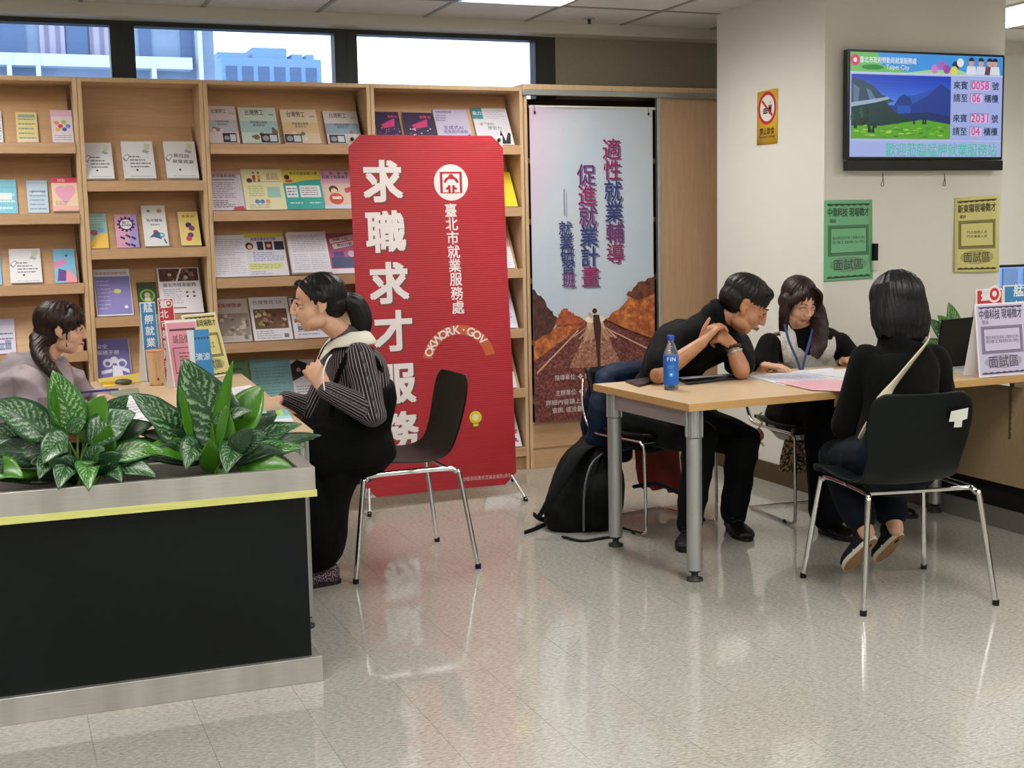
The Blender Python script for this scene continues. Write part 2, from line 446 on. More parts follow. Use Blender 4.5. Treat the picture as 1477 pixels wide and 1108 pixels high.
# ------------------------------------------------------------------ walls
def wallmesh(name, boxes, m):
    b = MB()
    for q in boxes: b.box(*q, m)
    o = b.build(name, m); o['kind'] = 'structure'; return o
w_lo, w_hi = 2.0, 2.545
pw = at(1441, 382, Y=BACK_Y)
wx0, wz1 = pw.x-0.25, pw.z; wz0 = wz1-0.55
wallmesh('wall_back', [(-3.2, 3.18, BACK_Y, BACK_Y+0.2, 0, w_lo), (-3.2, 3.18, BACK_Y, BACK_Y+0.2, w_hi, 2.75),
                       (-3.2, -0.6, BACK_Y, BACK_Y+0.2, w_lo, w_hi), (3.18, 5.0, BACK_Y, BACK_Y+0.2, 0, 2.75)], KHAKI)
wallmesh('wall_back_right', [(5.0, wx0, BACK_Y-0.05, BACK_Y+0.2, 0, 2.75), (wx0, 8.4, BACK_Y-0.05, BACK_Y+0.2, wz1, 2.75), (wx0, 8.4, BACK_Y-0.05, BACK_Y+0.2, 0, wz0),
                             (wx0+1.1, 8.4, BACK_Y-0.05, BACK_Y+0.2, wz0, wz1)], PLASTER)
wallmesh('wall_left', [(-3.4, -3.2, -2.2, 7.4, 0, 2.75)], PLASTER)
wallmesh('wall_right', [(8.4, 8.6, -2.2, 7.4, 0, 2.75)], PLASTER)
wallmesh('wall_front', [(-3.4, 8.6, -2.4, -2.2, 0, 2.75)], PLASTER)
CX, CY0, CY1, CXR = 3.911, 5.522, 6.562, 5.046
col = wallmesh('wall_column', [(CX, CXR, CY0, CY1, 0, CEIL+0.1)], PLASTER)
wallmesh('trim_1', [(-3.2, 5.0, 7.04, BACK_Y, 2.54, 2.61)], CREAM)
wallmesh('trim_2', [(5.0, 8.4, 6.99, 7.14, 2.53, 2.61)], CREAM)
wallmesh('baseboard_column', [(CX-0.012, CX+0.01, CY0-0.012, CY1, 0, 0.105), (CX, CXR, CY0-0.012, CY0+0.01, 0, 0.105)], BROWN)

def glass_material(tint):
    k = NT('window_glass', 0.02); out = k.n['Material Output']
    tr = k.node('BsdfTransparent'); tr.inputs['Color'].default_value = s2l(tint)
    gl = k.node('BsdfGlossy'); gl.inputs['Roughness'].default_value = 0.02
    fr = k.node('Fresnel'); fr.inputs['IOR'].default_value = 1.45; mx = k.node('MixShader')
    k.link(fr.outputs[0], mx.inputs[0]); k.link(tr.outputs[0], mx.inputs[1]); k.link(gl.outputs[0], mx.inputs[2]); k.link(mx.outputs[0], out.inputs['Surface'])
    return k.m
PANE = glass_material('#e2edf8')
def window(name, x0, x1, z0, z1, jl, jr, y=BACK_Y+0.02, top=0.03):
    w = struct(name, ((x0+x1)/2, y, z0)); b = MB()
    b.box(x0, x0+jl, y-0.02, y+0.07, z0, z1, MULL); b.box(x1-jr, x1, y-0.02, y+0.07, z0, z1, MULL)
    b.box(x0+jl, x1-jr, y-0.02, y+0.07, z1-top, z1, MULL); b.box(x0+jl, x1-jr, y-0.02, y+0.07, z0, z0+0.04, MULL)
    b.build('window_frame', MULL, w, bevel=0.002)
    b = MB(); b.box(x0+jl, x1-jr, y+0.03, y+0.036, z0+0.04, z1-top, PANE); b.build('pane', PANE, w)
window('window_1', -0.6, 0.699, w_lo, w_hi, 0.06, 0.062)
window('window_2', 0.699, 1.905, w_lo, w_hi, 0.063, 0.068)
window('window_3', 1.905, 3.18, w_lo, w_hi, 0.062, 0.13)
window('window_4', wx0, wx0+1.1, wz0, wz1, 0.03, 0.03, top=0.02)

# ------------------------------------------------------------------ buildings outside (several floors up the street)
CONC = NT('pale_concrete', 0.8); v = wpos(CONC); CONC.base(CONC.ramp(CONC.noise(v, 1.5, 4), [(0.3, '#66768c'), (0.7, '#7d8da4')])); CONC = CONC.m
k = NT('ribbed_cladding', 0.7); v = wpos(k); w_ = k.node('TexWave'); w_.inputs['Scale'].default_value = 2.2; w_.bands_direction = 'X'; k.link(v, w_.inputs['Vector'])
k.base(k.ramp(w_.outputs['Fac'], [(0.2, '#6e6678'), (0.7, '#938ba0')])); RIB = k.m
DGL = mat('#43597a', 0.3, name='facade_glass')
FACW = mat('#b4c2d2', 0.5, name='white_facade_frame')
def facade(name, label, px0, px1, pytop, Y, panels, rows, fl, deep=6, wallm=None, win=DGL):
    """a block whose front stands at distance Y; panels = list of (frac0, frac1, material) per storey; windows are parts"""
    xa, xb = at(px0, 60, Y=Y).x, at(px1, 60, Y=Y).x; zt = at((px0+px1)/2, pytop, Y=Y).z
    t = thing(name, label, 'building', ((xa+xb)/2, Y, -6), 0)
    b = MB(); b.box(xa, xb, Y, Y+deep, -6, zt, wallm or CONC); b.build('wall', None, t)
    for r in range(rows):
        z1 = zt-0.35*fl-r*fl; z0 = z1-fl*0.62
        for f0, f1, m in panels:
            q = MB(); q.box(xa+(xb-xa)*f0, xa+(xb-xa)*f1, Y-0.06 if m is not win else Y-0.03, Y+0.1, z0, z1, m)
            q.build('window' if m is win else 'cladding_panel', None, t)
    return t, xa, xb, zt
t, xa, xb, zt = facade('office_building', 'pale blue office block with ribbed mauve panels seen through the left window', -140, 308, -60, 19.0,
    [(0.02, 0.10, DGL), (0.14, 0.24, RIB), (0.27, 0.375, DGL), (0.42, 0.50, RIB), (0.505, 0.575, DGL), (0.58, 0.66, RIB), (0.745, 0.785, DGL), (0.885, 0.925, DGL)], 4, 1.35)
b = MB()
zb = at(150, 84, Y=18.8).z
for pz in (zb,): b.box(xa, xb-0.35, 18.72, 19.0, pz-0.13, pz+0.03, FACW)
for px in (13, 55, 222, 290): X = at(px, 90, Y=18.7).x; b.box(X-0.03, X+0.03, 18.7, 19.0, -1, zb if px != 290 else zb+1.2, FACW)
b.build('balcony_frame', None, t)
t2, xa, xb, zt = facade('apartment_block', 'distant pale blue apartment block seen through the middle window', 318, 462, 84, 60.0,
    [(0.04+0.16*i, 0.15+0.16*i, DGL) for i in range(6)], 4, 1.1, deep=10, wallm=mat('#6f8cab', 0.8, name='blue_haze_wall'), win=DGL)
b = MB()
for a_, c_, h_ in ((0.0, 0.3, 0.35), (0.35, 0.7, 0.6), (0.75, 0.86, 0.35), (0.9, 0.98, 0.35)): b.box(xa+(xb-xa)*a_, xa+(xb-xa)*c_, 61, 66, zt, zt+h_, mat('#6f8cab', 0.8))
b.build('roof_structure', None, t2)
t3, xa, xb, zt = facade('office_building', 'blue facade seen through the small window right of the pillar', 1380, 1640, 200, 15.0,
    [(0.03+0.12*i, 0.11+0.12*i, DGL) for i in range(8)], 3, 1.4, deep=5, wallm=mat('#6c8cb8', 0.8))
b = MB(); b.box(-40, 60, 10, 90, -6.3, -6, CONC); o = b.build('street', CONC); o['kind'] = 'structure'; o.name = 'ground'

# ------------------------------------------------------------------ ceiling lamps
REFL = mat('#e8e8e6', 0.25, 0.6, name='lamp_reflector')
TUBE = mat('#fff8ea', 0.4, emit=5.0, name='lit_tube')
for n_, (lx, ly) in enumerate(LAMPS):
    where = ['above the red banner', 'beyond the pillar with the screen', 'above the left desk', 'above the middle of the floor', 'right of the camera', 'left of the camera', 'behind the camera', 'behind the camera to the right', 'behind the camera to the left'][n_]
    t = thing('ceiling_light', 'square louvred fluorescent ceiling light '+where, 'ceiling light', (lx+0.305, ly+0.61, CEIL), 0, 'ceiling lights')
    b = MB(); x0, x1, y0, y1 = lx+0.006, lx+0.605, ly+0.006, ly+1.216
    for q in ((x0, x0+0.02, y0, y1), (x1-0.02, x1, y0, y1), (x0+0.02, x1-0.02, y0, y0+0.02), (x0+0.02, x1-0.02, y1-0.02, y1)): b.box(*q, CEIL-0.004, CEIL+0.09, REFL)
    b.box(x0, x1, y0, y1, CEIL+0.088, CEIL+0.095, REFL); b.build('housing', REFL, t)
    for xx in (0.15, 0.30, 0.45):
        b = MB(); b.cyl((lx+xx, y0+0.03, CEIL+0.06), (lx+xx, y1-0.03, CEIL+0.06), 0.014, seg=10, m=TUBE); b.build('fluorescent_tube', TUBE, t)
    if n_ < 3:
        b = MB()
        for j in range(1, 18): yy = y0+(y1-y0)*j/18; b.box(x0+0.02, x1-0.02, yy-0.0015, yy+0.0015, CEIL-0.003, CEIL+0.022, REFL)
        for xx in (0.225, 0.375): b.box(lx+xx-0.004, lx+xx+0.004, y0+0.02, y1-0.02, CEIL-0.003, CEIL+0.022, REFL)
        b.build('louvre', REFL, t)
p = at(850, 27, Z=CEIL)
t = thing('fire_sprinkler', 'small dark sprinkler head on the ceiling above the sliding-door cabinet', 'sprinkler', p)
b = MB(); b.lathe([(0.0, CEIL-0.002), (0.034, CEIL-0.003), (0.034, CEIL+0.001)][::1], (p.x, p.y, 0), m=ALU); b.build('flange', ALU, t)
b = MB(); b.lathe([(0.004, CEIL-0.03), (0.014, CEIL-0.028), (0.008, CEIL-0.022), (0.011, CEIL-0.002)], (p.x, p.y, 0), m=MULL); b.build('head', MULL, t)

# ------------------------------------------------------------------ bookcases
BY = 6.956; BTOP = 2.218
dX = [at(110, 115, Y=BY).x, at(292, 118, Y=BY).x, at(533.5, 124, Y=BY).x, at(754, 125, Y=BY).x]
TC = [1.882, 1.531, 1.177, 0.829, 0.478, 0.127]; TB = [1.692, 1.347, 0.997, 0.645, 0.30, 0.127]
bays = [(dX[0]-0.64, dX[0], TC, 'leftmost tall beech display bookcase, cut by the left picture edge'),
        (dX[0], dX[1], TB, 'narrow beech display bookcase with three white booklets on its highest shelf'),
        (dX[1], dX[2], TC, 'wide beech display bookcase full of magazines behind the woman in stripes'),
        (dX[2], dX[3], TC, 'beech display bookcase mostly hidden behind the red banner')]
SL = 0.195/0.315   # slope of the display boards
def slant_pt(x, zs, d, off=0.0):
    """point on a display board: d metres up the slope from the lip"""
    q = math.hypot(1, SL); return V((x, BY+0.022+d*SL/q-off*(1/q), zs+0.004+d/q+off*(SL/q)))
for x0, x1, tiers, lab in bays:
    t = thing('bookcase', lab, 'bookcase', ((x0+x1)/2, BY, 0), 0, 'beech display bookcases along the back wall')
    for xa in (x0+0.001, x1-0.022):
        b = MB(); b.box(xa, xa+0.021, BY, BACK_Y-0.003, 0, BTOP, BEECH_Z); b.build('side_panel', BEECH_Z, t, bevel=0.0015)
    i0, i1 = x0+0.022, x1-0.022
    b = MB(); b.box(i0, i1, BY+0.001, BACK_Y-0.003, BTOP-0.022, BTOP, BEECH_Z); b.build('top_panel', BEECH_Z, t, bevel=0.001)
    b = MB(); b.box(i0, i1, BACK_Y-0.012, BACK_Y-0.004, 0.1, BTOP-0.022, BEECH); b.build('back_panel', BEECH, t)
    b = MB(); b.box(i0, i1, BY+0.02, BY+0.04, 0, 0.075, BEECH); b.build('plinth', BEECH, t)
    for zs in tiers:
        b = MB(); b.box(i0, i1, BY+0.002, BACK_Y-0.012, zs-0.02, zs, BEECH); s_ = b.build('shelf', BEECH, t)
        b = MB(); b.box(i0+0.001, i1-0.001, BY-0.012, BY+0.006, zs-0.045, zs+0.008, BEECH); WM[s_.name] = WM[t.name]; b.build('shelf_lip', BEECH, s_, bevel=0.001)
        up = min([z for z in tiers if z > zs+0.01] or [BTOP-0.0])
        dz = min(up-0.024-zs, 0.60); yb = min(BY+0.034+dz*SL, BACK_Y-0.014)
        b = MB(); g_ = 0.012
        b.prism([(BY+0.03, zs+0.001), (BY+0.042, zs+0.001), (yb, zs+(yb-BY-0.034)/SL), (yb-0.01, zs+(yb-BY-0.034)/SL)], (i0+0.003, 0, 0), (0, 1, 0), (0, 0, 1), (1, 0, 0), i1-i0-0.022, BEECH)
        b.build('display_board', BEECH, t)
# ------------------------------------------------------------------ leaflets and magazines on the display boards
def A_lab(w, h, top='台灣勞工', bg='#d8c8cc', band='#b8bcc4', dark='#3c3a44', box=0.45, acc='#b07080', seed=1):
    a = Art(w, h); a.rect(0, 0, 1, 1, bg); a.rect(0, 0.30, 1, 0.62, band)
    a.text(top, 0.42, 0.86, 0.2, '#4a3434', 0.005, fit=0.5); a.text('勞動', 0.86, 0.80, 0.07, '#5a5a60')
    a.text('勞動權益專題', 0.5, 0.58, 0.09, '#4c4c58', fit=0.45); a.text('職場新知', 0.5, 0.5, 0.08, '#4c4c58')
    r = random.Random(seed)
    for i in range(5): a.ell(r.uniform(0.1, 0.9), r.uniform(0.12, 0.42), r.uniform(0.04, 0.1), None, r.choice([acc, '#6a7a70', '#8c6a50', '#e8ded0']), 10)
    a.rect(box, 0.02, box+0.46, 0.27, dark); a.ell(box+0.13, 0.14, 0.09, None, '#9a9aa2', 14); a.rect(box+0.24, 0.05, box+0.43, 0.23, '#cdd2dc')
    return a
def A_book(w, h, t1=None, t2=None):
    a = Art(w, h); a.rect(0, 0, 1, 1, '#e4e3e8')
    a.poly([(0.62, 0.72), (0.8, 0.66), (0.88, 0.72), (0.7, 0.78)], '#a8a8c0'); a.poly([(0.7, 0.78), (0.86, 0.75), (0.92, 0.92), (0.74, 0.95)], '#c9cfa8')
    a.poly([(0, 0.56), (0.16, 0.66), (0.24, 0.6), (0.1, 0.44), (0.0, 0.5)], '#8c8ca0'); a.poly([(0.03, 0.56), (0.15, 0.63), (0.2, 0.59), (0.1, 0.48)], '#ececf0')
    if t1: a.text(t1, 0.52, 0.60, 0.17, '#2c2c34', 0.02, rot=-0.08); a.text(t2, 0.55, 0.44, 0.15, '#2c2c34', 0.02, fit=0.66, rot=-0.06)
    else:
        for i, q in enumerate((0.5, 0.7, 0.66, 0.6)): a.lines(0.22, 0.54-i*0.09, 0.22+q, 0.62-i*0.09, 1, '#6a6a78', i+5, 0.4)
    a.ell(0.42, 0.22, 0.04, None, '#33333a', 10); a.lines(0.2, 0.03, 0.9, 0.07, 1, '#a0a0b0', 3); return a
def A_flyer(w, h, bg, head, hc, tc='#55566a', blocks=(), title=None, tcol='#303040', n=9, seed=2, tb=0.01):
    a = Art(w, h); a.rect(0, 0, 1, 1, bg)
    if head: a.rect(0, 1-head, 1, 1, hc)
    if title: a.text(title, 0.5, 1-max(head, 0.16)*0.55, 0.13, tcol, tb, fit=min(0.85, 0.14*len(title)))
    for x0, y0, x1, y1, c in blocks: a.rect(x0, y0, x1, y1, c)
    if n: a.lines(0.1, 0.06, 0.9, 0.9-head-0.06, n, tc, seed, 0.3)
    return a
def A_text(w, h, seed=3):
    a = Art(w, h); a.rect(0, 0, 1, 1, '#e2e0ec'); a.lines(0.08, 0.5, 0.94, 0.92, 9, '#a4a2b4', seed, 0.28)
    a.lines(0.08, 0.06, 0.46, 0.46, 8, '#b0aec0', seed+1, 0.25); a.lines(0.52, 0.06, 0.94, 0.46, 8, '#b4b2c4', seed+2, 0.25); return a
def A_photo(w, h, title, tc, bg, cols, seed=1, y0=0.24, y1=0.72, x0=0.07, x1=0.93, bold=0.02, ty=0.85):
    a = Art(w, h); a.rect(0, 0, 1, 1, bg); a.text(title, 0.46, ty, 0.14, tc, bold, fit=0.74); a.rect(x0, y0, x1, y1, cols[0]); r = random.Random(seed)
    for i in range(34): a.ell(r.uniform(x0+0.06, x1-0.06), r.uniform(y0+0.03, y1-0.04), r.uniform(0.03, 0.07), None, r.choice(cols), 8)
    a.lines(0.08, 0.03, 0.7, y0-0.03, 4, '#8888a0', seed); a.rect(0.78, 0.05, 0.9, 0.14, '#70707c'); return a
def person_icon(a, x, y, s, top, leg='#3a2a2a', skin='#e8c4a0'):
    a.rect(x-s*0.28, y, x-s*0.05, y+s*0.8, leg); a.rect(x+s*0.05, y, x+s*0.28, y+s*0.8, leg)
    a.rect(x-s*0.38, y+s*0.75, x+s*0.38, y+s*1.7, top); a.ell(x, y+s*2.0, s*0.33, None, skin, 10); a.ell(x, y+s*2.2, s*0.33, None, '#3a2420', 10, 0, 180)

items = []   # (left px, right px at the foot, foot py, top py, tier z, board, art function, thickness, name, label, category)
def it(l, r, fy, ty, zs, fn, th, lab, name='leaflet', cat='leaflet', grp='leaflets and magazines on the display boards'):
    P0, P1 = at(l, fy, Y=BY+0.03), at(r, fy, Y=BY+0.03)
    w = P1.x-P0.x
    best = 0.1; bd = 1e9   # board distance whose image row is the top edge
    for i in range(50, 340, 2):
        q = proj(slant_pt((P0.x+P1.x)/2, zs, i/1000, th))[1]
        if abs(q-ty) < bd: bd = abs(q-ty); best = i/1000
    h = best; b = MB(); q = math.hypot(1, SL); uy = V((0, SL/q, 1/q)); nx = V((0, -1/q, SL/q))
    z0 = slant_pt(P0.x, zs, 0.004, 0.006); ux = V((1, 0, 0))
    nlay = max(1, min(6, int(th/0.004)))
    rr = random.Random(int(l*7+zs*100))
    for j in range(nlay):
        o = z0+nx*(th*j/nlay)+ux*(rr.uniform(-0.002, 0.002) if nlay > 1 else 0)
        t_ = th/nlay*0.92
        vs = [o+ux*x+uy*y+nx*z for z in (0, t_) for y in (0, h) for x in (0, w)]
        b.add(vs, [(0, 2, 3, 1), (4, 5, 7, 6), (0, 1, 5, 4), (2, 6, 7, 3), (0, 4, 6, 2), (1, 3, 7, 5)], WHITEP)
    art = fn(w, h)
    art.place(b, flatmap(o+nx*t_, ux, uy))
    b.build(name, None, origin=tuple(z0), label=lab, cat=cat, group=grp)
c1, c2, c3, c4, c5, c6 = TC; b1, b2, b3, b4 = TB[:4]
# leftmost bookcase
it(-14, 5, 205, 163, c1, lambda w, h: A_flyer(w, h, '#e6e4ee', 0, ''), 0.002, 'white leaflet cut by the left picture edge, highest shelf')
it(25, 56, 204, 164, c1, lambda w, h: A_flyer(w, h, '#e3d492', 0.0, '', '#8a9a90', [(0.12, 0.82, 0.9, 0.92, '#8fa8a0'), (0.05, 0.02, 0.95, 0.14, '#e8d8c0')], n=5), 0.002, 'pale yellow leaflet on the highest shelf of the leftmost bookcase')
def _f(w, h):
    a = Art(w, h); a.rect(0, 0, 1, 1, '#efe0ea'); a.rect(0, 0.8, 1, 1, '#ecc9dc')
    for x, y, c in ((0.25, 0.6, '#e8a050'), (0.42, 0.5, '#d84a4a'), (0.6, 0.62, '#a8c850'), (0.6, 0.4, '#4870c0'), (0.3, 0.4, '#e8c860'), (0.78, 0.5, '#8090d0')): a.ell(x, y, 0.12, None, c, 12)
    a.lines(0.12, 0.05, 0.9, 0.24, 3, '#80a8a0'); return a
it(76, 107, 204, 161, c1, _f, 0.002, 'white and pink leaflet with colourful cartoon children, top left shelf')
it(-10, 26, 305, 261, c2, lambda w, h: A_flyer(w, h, '#7cc4dc', 0.2, '#8ed0e4', '#d8f0f4', [(0.2, 0.4, 0.8, 0.6, '#e8f0e8')], n=3), 0.003, 'sky blue leaflet at the left picture edge, second shelf')
it(41, 71, 305, 262, c2, lambda w, h: A_flyer(w, h, '#c3d8e6', 0.12, '#b2cde0', '#8aa0c0', [(0.2, 0.62, 0.86, 0.68, '#4a5a90'), (0.3, 0.56, 0.7, 0.63, '#e0e6ee')], n=5), 0.003, 'pale blue leaflet with a small boat drawing, second shelf of the leftmost bookcase')
def _f(w, h):
    a = Art(w, h); a.rect(0, 0, 1, 1, '#f2d8b8'); a.rect(0, 0.84, 1, 1, '#d8506a'); a.text('銀髮', 0.4, 0.92, 0.16, '#f8e0e0')
    a.ell(0.36, 0.6, 0.24, None, '#eeaecb'); a.ell(0.68, 0.62, 0.24, None, '#eeaecb'); a.poly([(0.14, 0.52), (0.9, 0.54), (0.5, 0.2)], '#eeaecb'); a.rect(0, 0, 1, 0.14, '#f0b8b0'); a.lines(0.1, 0.15, 0.6, 0.3, 3, '#8888b0'); return a
it(77, 114, 305, 258, c2, _f, 0.02, 'stack of pink heart leaflets under a red heading', 'leaflet_stack')
it(-12, 3, 407, 362, c3, lambda w, h: A_flyer(w, h, '#7cb8e0', 0, ''), 0.002, 'sliver of a blue leaflet at the left picture edge, third shelf')
it(16, 61, 407, 361, c3, lambda w, h: A_book(w, h), 0.016, 'white booklet with a faint laptop sketch, third shelf of the leftmost bookcase', 'booklet', 'booklet')
def _f(w, h):
    a = Art(w, h); a.rect(0, 0, 1, 1, '#7fc0e2'); a.poly([(0, 0.62), (0.5, 0.7), (0.62, 0.6), (0.2, 0.45), (0, 0.42)], '#d888b8'); a.poly([(0.5, 0), (1, 0), (1, 0.1), (0.7, 0.4), (0.5, 0.3)], '#f0a0b0')
    a.poly([(0.1, 0.05), (0.5, 0.05), (0.55, 0.35), (0.2, 0.42)], '#6a4a90'); a.ell(0.6, 0.8, 0.06, None, '#2a4a70'); return a
it(80, 111, 407, 361, c3, _f, 0.002, 'sky blue leaflet with pink and purple shapes, third shelf of the leftmost bookcase')
it(-10, 24, 513, 462, c4, lambda w, h: A_flyer(w, h, '#d4cfe2', 0.2, '#c6c0dc', '#6a6a88', [(0.2, 0.1, 0.5, 0.3, '#9aa4c8'), (0.55, 0.15, 0.8, 0.38, '#8890b0')], n=4), 0.003, 'lavender leaflet at the left picture edge behind the woman in the hoodie')
# narrow bookcase
it(124, 165, 260, 208, b1, lambda w, h: A_book(w, h), 0.02, 'left of the three white booklets with a green laptop', 'booklet', 'booklet')
it(180, 225, 260, 206, b1, lambda w, h: A_book(w, h), 0.02, 'middle of the three white booklets with a green laptop', 'booklet', 'booklet')
it(241, 286, 259, 206, b1, lambda w, h: A_book(w, h, '新住民', '就業資源'), 0.022, 'white booklet with bold black title, right of the three on one shelf', 'booklet', 'booklet')
def _f(w, h):
    a = Art(w, h); a.rect(0, 0, 1, 1, '#98c4c4'); a.poly([(0, 0), (1, 0), (1, 0.45), (0.5, 0.4), (0, 0.2)], '#ecc35c'); a.ell(0.25, 0.45, 0.2, None, '#a05a7a'); a.ell(0.65, 0.52, 0.18, None, '#7aa8d8'); a.lines(0.1, 0.7, 0.9, 0.9, 3, '#d8ecec'); return a
it(131, 157, 355, 310, b2, _f, 0.002, 'teal and yellow leaflet, left end of the second shelf of the narrow bookcase')
def _f(w, h):
    a = Art(w, h); a.rect(0, 0, 1, 1, '#d9a4c0'); a.poly([(0.55, 0), (1, 0), (1, 1), (0.75, 1)], '#a99ad8')
    for k_ in range(12): a.ell(0.5+0.36*math.cos(k_*0.524), 0.7+0.2*math.sin(k_*0.524), 0.06, None, '#3a2c50', 8)
    a.ell(0.5, 0.7, 0.33, None, '#3a2c50'); a.ell(0.5, 0.7, 0.27, None, '#f0e8f4'); a.text('勞工', 0.5, 0.74, 0.2, '#3a2c50', 0.02); a.text('申訴專線', 0.5, 0.66, 0.12, '#3a2c50', 0.02)
    for x, y in ((0.2, 0.35), (0.45, 0.4), (0.7, 0.34), (0.4, 0.16), (0.65, 0.12)): a.poly([(x, y), (x+0.2, y-0.06), (x+0.16, y-0.12), (x-0.04, y-0.05)], '#4a3060')
    return a
it(169, 201, 354, 311, b2, _f, 0.003, 'pink and purple leaflet with a dark cogwheel')
def _f(w, h):
    a = Art(w, h); a.rect(0, 0, 1, 1, '#e9ebee'); a.ell(0.28, 0.86, 0.07, None, '#7a8a40'); a.ell(0.75, 0.86, 0.11, 0.05, '#c88070'); a.text('青年職場', 0.5, 0.63, 0.17, '#252c38', 0.02); a.text('就業專刊', 0.5, 0.52, 0.1, '#353c48', 0.02)
    a.ell(0.5, 0.34, 0.11, None, '#a05848'); a.poly([(0.2, 0.2), (0.5, 0.36), (0.8, 0.3), (0.7, 0.16), (0.4, 0.22)], '#4a6a90'); a.ell(0.74, 0.26, 0.12, None, '#3a88b0'); a.ell(0.74, 0.26, 0.08, None, '#a8d8ec'); a.poly([(0.8, 0.16), (0.85, 0.18), (0.93, 0.06), (0.88, 0.05)], '#22507a'); return a
it(209, 243, 353, 298, b2, _f, 0.012, 'tall white leaflet with a magnifying glass drawing, second shelf of the narrow bookcase')
def _f(w, h):
    a = Art(w, h); a.rect(0, 0, 1, 1, '#ecd684'); a.text('事實說?', 0.5, 0.86, 0.2, '#b05030', 0.01, fit=0.7)
    for x, y, c in ((0.45, 0.6, '#4a3a6a'), (0.6, 0.5, '#8a4a70'), (0.5, 0.3, '#5a4a90'), (0.4, 0.2, '#c04a60')): a.ell(x, y, 0.16, 0.08, c, 10)
    return a
it(262, 290, 353, 307, b2, _f, 0.012, 'yellow leaflet with purple cartoon figures at the right end of its shelf')
def _f(w, h):
    a = Art(w, h); a.rect(0, 0, 1, 1, '#d2dce2'); a.text('就業服務據點地圖', 0.48, 0.91, 0.1, '#c05a48', 0.01, fit=0.84)
    a.rect(0.02, 0.03, 0.98, 0.84, '#8b84c4'); a.lines(0.06, 0.12, 0.42, 0.78, 8, '#c8c4ec', 4, 0.22); a.ell(0.62, 0.52, 0.1, 0.05, '#d8d880'); a.rect(0.4, 0.515, 0.55, 0.525, '#d8d880'); a.ell(0.82, 0.18, 0.05, None, '#e8e8f4'); return a
it(140, 193, 456, 390, b3, _f, 0.003, 'purple poster sheet with white heading on the third shelf', 'flyer', 'flyer')
def _f(w, h):
    a = Art(w, h); a.rect(0, 0, 1, 1, '#39412c'); a.ell(0.5, 0.58, 0.38, None, '#7fae4e', 24); a.ell(0.5, 0.58, 0.3, None, '#3c5a2c', 24); a.ell(0.5, 0.6, 0.15, None, '#b8a890', 12); a.rect(0.35, 0.42, 0.65, 0.52, '#c8d0b0'); return a
it(201, 230, 456, 409, b3, _f, 0.002, 'dark green leaflet with a round green emblem')
def _f(w, h):
    a = Art(w, h); a.rect(0, 0, 1, 1, '#e4e1ea'); a.rect(0.04, 0.70, 0.97, 0.98, '#5c443c'); r = random.Random(3)
    for i in range(26): a.ell(r.uniform(0.1, 0.9), r.uniform(0.73, 0.94), 0.05, None, r.choice(['#a07868', '#3a2c28', '#d0b8a8', '#785048']), 8)
    a.poly([(0.42, 0.7), (0.46, 0.7), (0.6, 0.98), (0.55, 0.98)], '#e8e8f0'); a.text('臺北市就業服務', 0.5, 0.62, 0.12, '#4a3a40', 0.02, fit=0.78)
    a.lines(0.1, 0.2, 0.55, 0.54, 8, '#a8a8bc', 9); a.ell(0.66, 0.45, 0.03, None, '#333340', 8); a.ell(0.66, 0.36, 0.03, None, '#333340', 8); a.ell(0.82, 0.45, 0.03, None, '#903a3a', 8); a.ell(0.82, 0.36, 0.03, None, '#333340', 8); a.rect(0.1, 0.1, 0.6, 0.125, '#a8485a'); return a
it(233, 294, 452, 388, b3, _f, 0.004, 'white flyer with brown photo strip on top, above the sign stands', 'flyer', 'flyer')
def _f(w, h):
    a = Art(w, h); a.rect(0, 0, 1, 1, '#7673b4'); a.text('安全', 0.2, 0.84, 0.17, '#eceaf8', 0.03); a.text('服務手冊', 0.36, 0.7, 0.17, '#eceaf8', 0.03)
    a.ell(0.32, 0.46, 0.15, None, '#eceaf8'); a.ell(0.32, 0.44, 0.08, None, '#7673b4'); a.ell(0.52, 0.52, 0.12, None, '#eceaf8'); a.ell(0.74, 0.44, 0.16, None, '#eceaf8'); a.ell(0.75, 0.42, 0.1, None, '#7673b4')
    a.poly([(0.42, 0.0), (0.78, 0.0), (0.72, 0.36), (0.46, 0.4)], '#eceaf8'); a.poly([(0.1, 0.2), (0.42, 0.24), (0.44, 0.32), (0.1, 0.28)], '#eceaf8'); a.poly([(0.72, 0.28), (0.95, 0.2), (0.95, 0.28), (0.74, 0.36)], '#eceaf8'); return a
it(143, 191, 553, 491, b4, _f, 0.01, 'purple handbook with white cartoon figures', 'handbook', 'book')
